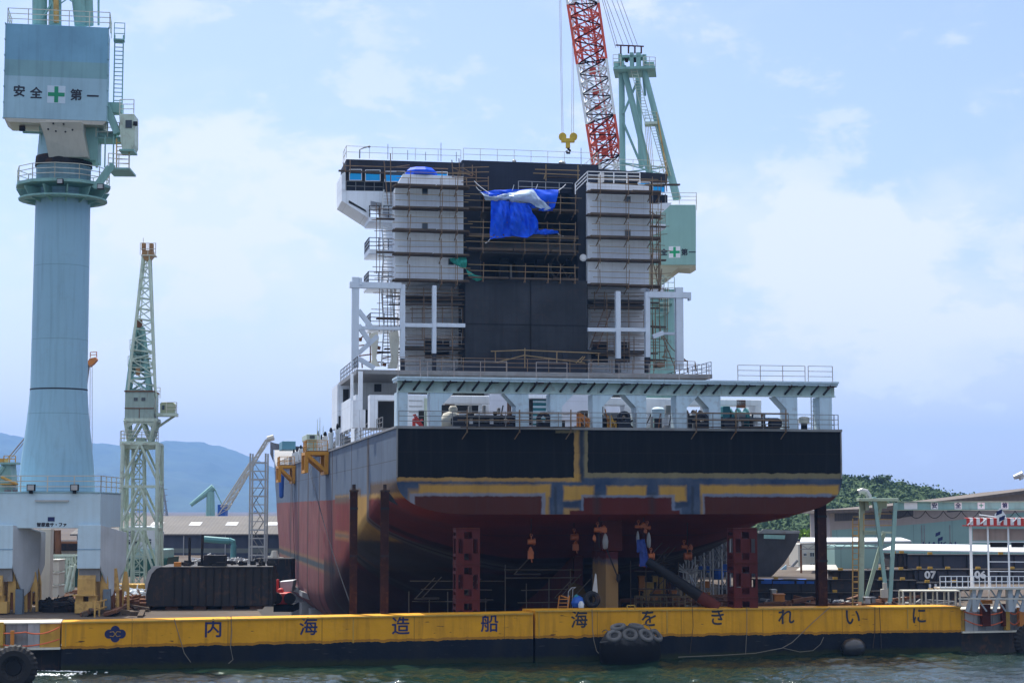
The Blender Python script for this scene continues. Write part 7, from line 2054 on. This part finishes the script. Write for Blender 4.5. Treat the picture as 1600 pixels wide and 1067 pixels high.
m = MB(GG); m.pbox(1377,920,1388,934,-1.4,-.8); m.pbox(1380,910,1386,920,-1.3,-.9); m.pbox(1383,941,1400,949,-1.6,0); m.pbox(1340,944,1352,950,-.5,.6); build(m, 'control_box', M['beige'], gg, bevel=.03)
m = MB(GG); a = q_(1341,769,.2); m.path([a, a+V((.3,0,.12)), a+V((.6,0,.05)), a+V((.8,0,-.3)), a+V((.85,0,-.6))], .22, 8); build(m, 'floodlight', M['galv'], gg)
# yellow framed bench and small pieces by the gate
def bench(lab, px0, px1, pt, Y, mt):
    m = MB(); a, b = W(px0,pt,Y), W(px1,pt,Y); m.box((a.x,Y,a.z-.1),(b.x,Y+1.5,a.z)); n = 5
    for i in range(n+1):
        x = a.x+(b.x-a.x)*i/n
        for y in (Y+.1, Y+1.4): m.beam((x,y,G),(x,y,a.z-.1),.12)
    build(m, 'steel_bench', M[mt], label=lab, cat='steel bench')
bench('long cream framed steel bench behind the last characters of the gate', 1411, 1500, 922, 142, 'cream')
# small machines by gate
for px0, px1, py0, Y, mt, lab in ((1210,1226,929,142,'orange','orange steel box on the quay behind the gate, right of the red tower'),(1206,1213,922,144,'beige','small pale cabinet beside the orange box'),(1352,1360,934,141,'galv','grey electric cabinet at the gantry foot'),(1362,1368,934,141.5,'grey','dark machine at the gantry foot beside the cabinet'),(1052,1062,936,141,'orange','orange topped pedestal behind the gate below the black strut'),(1007,1016,920,143,'yellow_pale','ochre box on the platform right of the rudder, left one'),(1018,1028,930,143,'orange','orange box on the platform right of the rudder, lower one'),(1012,1032,945,142,'rust','rusty crate at the foot of the platform right of the rudder')):
    m = MB(); a, b = W(px0,py0,Y), W(px1,py0,Y); m.box((a.x,Y,G),(b.x,Y+1,a.z)); m.box((a.x-.06,Y-.06,a.z),(b.x+.06,Y+1.06,a.z+.07)); m.box((a.x+.08,Y-.02,G+.3),(b.x-.08,Y-.001,a.z-.15))
    build(m, 'steel_box', M[mt], label=lab, cat='box', group='boxes and cabinets on the quay', bevel=.02)
# work platform seen under the hull
def gant(lab, px0, px1, py0, py1, Y, mt, n=6, wings=()):
    m = MB()
    a, b = W(px0,py0,Y), W(px1,py0,Y)
    for i in range(n+1):
        x = a.x+(b.x-a.x)*i/n; m.beam((x,Y,G),(x,Y,a.z),.07); m.beam((x,Y+1.6,G),(x,Y+1.6,a.z),.07)
    for z in (a.z, (a.z+G)/2, a.z-.4):
        m.beam((a.x,Y,z),(b.x,Y,z),.06); m.beam((a.x,Y+1.6,z),(b.x,Y+1.6,z),.06)
    return m
o = thing('handrail_platform', V((W(1020,950,139).x, 139, G)), 'rusty handrails and steps in the shade right of the rudder', 'platform')
build(gant('', 994, 1080, 932, 950, 139, 'rust', 9), 'handrail', M['pole_y'], o)
m = MB()
for i in range(7): m.beam(W(1030+i*2.5,940-i*6,140), W(1050,950-i*3,140.5), .06)
build(m, 'step', M['rust'], o)
# scaffold tower under starboard quarter
YS = 156
o = thing('scaffold_tower', V((W(1110,950,YS).x, YS, G)), 'dense grey scaffold tower seen under the starboard quarter, with blue sheets inside', 'scaffold')
m = MB()
for px in (1072,1086,1100,1114,1128,1141):
    for y in (YS, YS+2.5): p = W(px,900,YS); m.tube((p.x,y,G),(p.x,y,W(px,838,YS).z+1),.07,n=6)
build(m, 'upright', M['galv'], o)
m = MB(); r = random.Random(5)
for k in range(11):
    z = G+.7+k*.78
    for y in (YS, YS+2.5): m.beam(V((W(1072,900,YS).x,y,z)), V((W(1141,900,YS).x,y,z)), .06)
for k in range(46):
    px = r.choice((1072,1086,1100,1114,1128)); z = G+r.uniform(0,8); p, q = W(px,900,YS).x, W(px+14,900,YS).x; y = r.choice((YS,YS+2.5,YS+1.2))
    m.tube((p,y,z),(q,y+r.uniform(-1,1),z+r.choice((-1.6,1.6))), r.choice((.04,.05,.08)), n=5)
build(m, 'brace', M['grey'], o)
m = MB()
for q in ((1128,881,1136,893),(1092,884,1098,890),(1104,884,1109,894)): m.pbox(*q, YS+.5, YS+.8)
m.lathe(W(1122,896,YS+.4), [(.4,-.5),(.5,0),(.3,.4)], 8); build(m, 'blue_sheet', M['blue'], o)
m = MB()
for q in ((1101,908,1109,918),(1080,905,1083,915),(1126,838,1138,841),(1104,925,1110,932)): m.pbox(*q, YS+.3, YS+1.2)
build(m, 'orange_pad', M['orange'], o)
m = MB()
for k in range(16):
    a = R(rnd.uniform(0,360)); c = W(1076,896,150); m.tube(c, c+V((math.cos(a)*.9, rnd.uniform(-.4,.4), math.sin(a)*1.3)), .05, n=5)
build(m, 'cable_bundle', M['galv'], label='tangled bundle of pale cables at the end of the hull, left of the scaffold tower', cat='cables')
# yellow plate on dock wall, beige curved plate behind
m = MB(); m.pprism([(1040,912),(1040,870),(1062,855),(1090,850),(1090,912)], 172, 173); build(m, 'beige_screen', M['beige'], label='plain beige plate seen in the gap under the hull', cat='plate')
# tangle of gear left of the rudder
o = thing('gear_heap', S(912,948,-1.5), 'heap of blue and grey gear with an orange ladder frame at the rudder foot', 'gear')
def gg_(name, mt, fn): m = MB(); fn(m); return build(m, name, M[mt], o, smooth=2)
yy = 131
gg_('tyre', 'dark', lambda m: m.torus(W(925,936,yy), .42, .2, (.2,-1,.1), 18, 8))
gg_('blue_bag', 'blue', lambda m: m.lathe(W(903,948,yy), [(.4,0),(.5,.3),(.35,.65),(.1,.8)], 9))
gg_('plastic_bag', 'white', lambda m: m.lathe(W(908,949,yy-.6), [(.2,0),(.22,.25),(.1,.45)], 7))
gg_('green_cap', 'teal', lambda m: m.lathe(W(901,936,yy), [(.2,0),(.22,.2),(.05,.35)], 9))
gg_('ladder_frame', 'orange', lambda m: (m.ladder(W(879,953,yy), W(882,930,yy), .7, .25, .04), m.beam(W(876,930,yy),W(888,934,yy),.08)))
gg_('bent_handle', 'galv', lambda m: m.path([W(887,950,yy),W(888,924,yy),W(893,918,yy),W(900,917,yy),W(895,920,yy),W(894,950,yy)], .03, 5))
gg_('cloth_strip', 'galv', lambda m: m.prism([W(930,895,yy),W(932,897,yy),W(934,925,yy),W(930,930,yy),W(926,922,yy)], (0,.1,0)))
# low rail pieces on the gate top
m = MB(); a, b = W(980,952,124), W(992,952,124); m.beam(a,a+V((0,0,.28)),.06); m.beam(b,b+V((0,0,.28)),.06); m.beam(a+V((0,0,.28)),b+V((0,0,.28)),.06); build(m, 'gate_handle', M['yellow'], label='small yellow square hoop standing on the gate top right of the rudder', cat='hoop')
# awning shed
AF = frame(V((W(1560,900,136).x, 136, 0)), R(-12))
aw = thing('awning_shelter', (0,0,G), 'open steel shelter with red and white striped canopy on pale posts at the right edge', 'shelter', fr=AF)
def A_(px, py, y=0): return in_frame(AF, px, py, y)
a = A_(1510,815); b = A_(1680,800)
hz = A_(1530,809).z-A_(1530,820).z
zt = A_(1530,809).z
x = a.x; i = 0; w_ = .24
for mt, ph in (('red',0),('sign_white',1)):
    m = MB(AF)
    k = ph
    while a.x+k*w_ < b.x: m.box((a.x+k*w_,-.02,zt-hz),(a.x+(k+1)*w_,.02,zt)); m.box((a.x+k*w_,.021,zt-.03),(a.x+(k+1)*w_,6,zt)); k += 2
    build(m, 'striped_valance', M[mt], aw)
m = MB(AF)
for k in range(14): m.beam((a.x+k*.9, -.02, zt-hz-.02), (a.x+k*.9+1.6, 6, zt-.06), .07)
m.box((a.x-.3,-.06,zt-hz-.08),(b.x,.06,zt-hz-.002)); build(m, 'canopy_rib', M['red'], aw)
m = MB(AF)
for px, py0 in ((1518,825),(1545,828),(1577,828)): p = A_(px,900,.3); m.beam((p.x,.3,G),(p.x,.3,zt-hz),.2 if px == 1518 else .13)
for py in (846,877,892): m.pbox(1519 if py == 846 else 1546, py, 1680, py+1.2, .25, .38)
build(m, 'post', M['sign_white'], aw)
m = MB(AF); m.pbox(1520,826,1680,844,.5,.6); build(m, 'back_board', paint('shelter_board', (.35,.27,.23), .08, streak=.3), aw)
m = MB(AF); m.pbox(1547,847,1574,855,1.0,1.1); m.pbox(1580,847,1600,855,1.0,1.1); build(m, 'dark_window', M['hole'], aw)
m = MB(AF)
for p, q in (((1530,804),(1560,808)),((1512,820),(1520,812)),((1532,818),(1542,810)),((1560,816),(1572,808)),((1582,816),(1590,808))): m.tube(A_(*p,-.1), A_(*q,-.1), .05, n=5)
build(m, 'awning_stay', M['sign_white'], aw)
p = A_(1563,805,-.2); m = MB(AF); m.prism([(p.x-.42,-.2,p.z+.05),(p.x,-.2,p.z-.55),(p.x+.42,-.2,p.z),(p.x,-.2,p.z+.55)],(0,.06,0)); sg = build(m, 'diamond_sign', M['sign_white'], aw)
emblem(AF, 1563, 805, .62, -.21, 'ink_blue', sg)
o = thing('railed_platform', V((W(1540,920,138).x, 138, G)), 'white railed walkway with small square panels below the striped shelter', 'platform')
m = MB(); a, b = W(1469,918,134), W(1680,918,134); h = W(1500,900,134).z-a.z
n = 24
for i in range(n+1): x = a.x+(b.x-a.x)*i/n; m.beam((x,134,a.z),(x,134,a.z+h),.05)
for t_ in (.05,.55,1): m.beam((a.x,134,a.z+h*t_),(b.x,134,a.z+h*t_),.06)
build(m, 'handrail', M['sign_white'], o)
m = MB(); m.box((a.x,133.9,a.z-.12),(b.x,136,a.z)); m.box((W(1500,930,133).x,133.4,G+.9),(b.x,133.6,G+1.0)); build(m, 'walkway', M['beige'], o)
m = MB()
for px in (1508,1520,1550,1578,1592): x = W(px,930,135).x; m.beam((x,134.5,G),(x+.5,134.5,a.z-.1),.25); m.beam((x+.9,134.7,G),(x-.2,134.7,a.z-.1),.1)
m.box((W(1515,930,135).x,134.2,G),(W(1521,930,135).x,135,a.z-.1)); m.box((W(1571,930,135).x,134.2,G),(W(1578,930,135).x,135,a.z-.1))
build(m, 'support_frame', M['crane_side'] if 'crane_side' in M else M['galv'], o)
# ------------------------------------------------------------------ haze
HAZE = 1
if HAZE:
    m = MB(); m.box((-5900,-70,-7),(5900,9450,420))
    hz_ = bpy.data.materials.new('haze'); hz_.use_nodes = True; t = hz_.node_tree; t.nodes.clear()
    pv = t.nodes.new('ShaderNodeVolumePrincipled'); pv.inputs['Color'].default_value = (.22,.47,1,1); pv.inputs['Density'].default_value = .00011; pv.inputs['Anisotropy'].default_value = 0.2
    ou = t.nodes.new('ShaderNodeOutputMaterial'); t.links.new(pv.outputs[0], ou.inputs['Volume'])
    build(m, 'haze', hz_, kind='stuff', label='pale blue summer haze over the yard and mountains')

r = random.Random(31)
desc = ['left end, half behind the rudder','low, beside the rudder','upper, against the hull bottom','middle, open sided','small, on the rail','tallest of them','beside the black strut','under the black strut','far one near the scaffold tower','last before the scaffold tower']
for k, (px, py, w, h, Y) in enumerate(((1003,912,9,22,152),(1012,935,12,12,150),(1013,918,14,14,155),(1027,928,12,10,152),(1024,905,8,8,156),(1035,918,10,30,158),(1052,930,11,12,150),(1058,941,10,8,149),(1072,925,8,20,158),(1092,930,9,14,154))):
    a, b = W(px-w/2,py-h/2,Y), W(px+w/2,py+h/2,Y)
    m = MB(); m.box((a.x,Y,b.z),(b.x,Y+1.2,a.z)); m.box((a.x-.05,Y-.05,a.z),(b.x+.05,Y+1.25,a.z+.08)); m.beam((a.x+.05,Y+.3,G),(a.x+.05,Y+.3,b.z),.1); m.beam((b.x-.05,Y+.3,G),(b.x-.05,Y+.3,b.z),.1)
    build(m, 'staging_box', M['yellow' if k % 3 else 'orange'], label='yellow or orange staging box seen under the hull: '+desc[k], cat='staging box', group='staging boxes under the hull', bevel=.03)
# scattered planks, plates and offcuts along the quay behind the gate
r = random.Random(11)
for nm, lab, x0, x1, y0, y1, n_, mt in (('offcuts','rusty plates and offcuts strewn over the quay left of the black block',100,226,134,160,70,'rust'),('planks','grey planks and bars strewn over the quay left of the black block',110,232,126,150,60,'plank'),('rubble','small rusty pieces strewn behind the right half of the gate',1190,1420,140,147,45,'rust'),('litter','pale small pieces strewn behind the right half of the gate',1190,1500,140,147,25,'grey'),('fragments','rusty bits around the platform under the starboard quarter',995,1140,140,150,120,'rust')):
    m = MB()
    for i in range(n_):
        Y_ = r.uniform(y0, y1); p = W(r.uniform(x0, x1), 950, Y_); a = r.uniform(0, 3.14); L_ = r.choice((.3,.6,1.4,2.6))*r.uniform(.6,1.3)
        d = V((math.cos(a), math.sin(a), 0))*L_/2; z = G+.02+r.uniform(0,.35)*(r.random()<.5)
        p.z = z+.06; m.beam(p-d, p+d+V((0,0,r.uniform(0,.25))), r.uniform(.08,.4), r.uniform(.04,.3))
    build(m, nm, M[mt], kind='stuff', label=lab)

# staging on the dock floor round the rudder
r = random.Random(41)
for lab, x0, x1, pt, Y_, mt in (('dim steel staging standing in the shade left of the rudder', 790, 925, 872, 137, 'dark_pole'), ('dim steel staging standing in the shade right of the rudder', 985, 1062, 850, 140, 'dark_pole'), ('dim low staging behind the left red tower', 640, 790, 905, 139, 'dark_pole')):
    if mt not in M: M[mt] = paint('dull_staging_steel', (.13,.10,.07), .3, rough=.8, rust=.4)
    o = thing('staging', V((W((x0+x1)/2, 950, Y_).x, Y_, -5)), lab, 'staging', 'staging round the rudder')
    zt = W(900, pt, Y_).z; a, b = W(x0, 930, Y_).x, W(x1, 930, Y_).x; n_ = max(3, int((b-a)/1.3))
    for i in range(n_+1):
        x = a+(b-a)*i/n_; m = MB(); m.tube((x,Y_,-5),(x+r.uniform(-.1,.1),Y_,zt-r.uniform(0,2)),.045,n=5); build(m, 'pole', M[mt], o)
    z = G+.5
    while z < zt:
        m = MB(); m.tube((a+r.uniform(-.3,1.2),Y_-.05,z),(b-r.uniform(-.3,1.5),Y_-.05,z+r.uniform(-.1,.1)),.04,n=5); build(m, 'pole', M[mt], o); z += r.choice((.6,.9,1.3))
    for k in range(4):
        x = r.uniform(a, b-1.5); zz = G+r.uniform(.5, max(.8, zt-G-1)); m = MB(); m.box((x,Y_-.4,zz),(x+r.uniform(1,2.4),Y_+.4,zz+.08)); build(m, 'plank', M['plank'], o)
        m = MB(); m.tube((x,Y_+.1,zz),(x+1.5,Y_+.1,zz+1.6),.04,n=5); build(m, 'pole', M[mt], o)
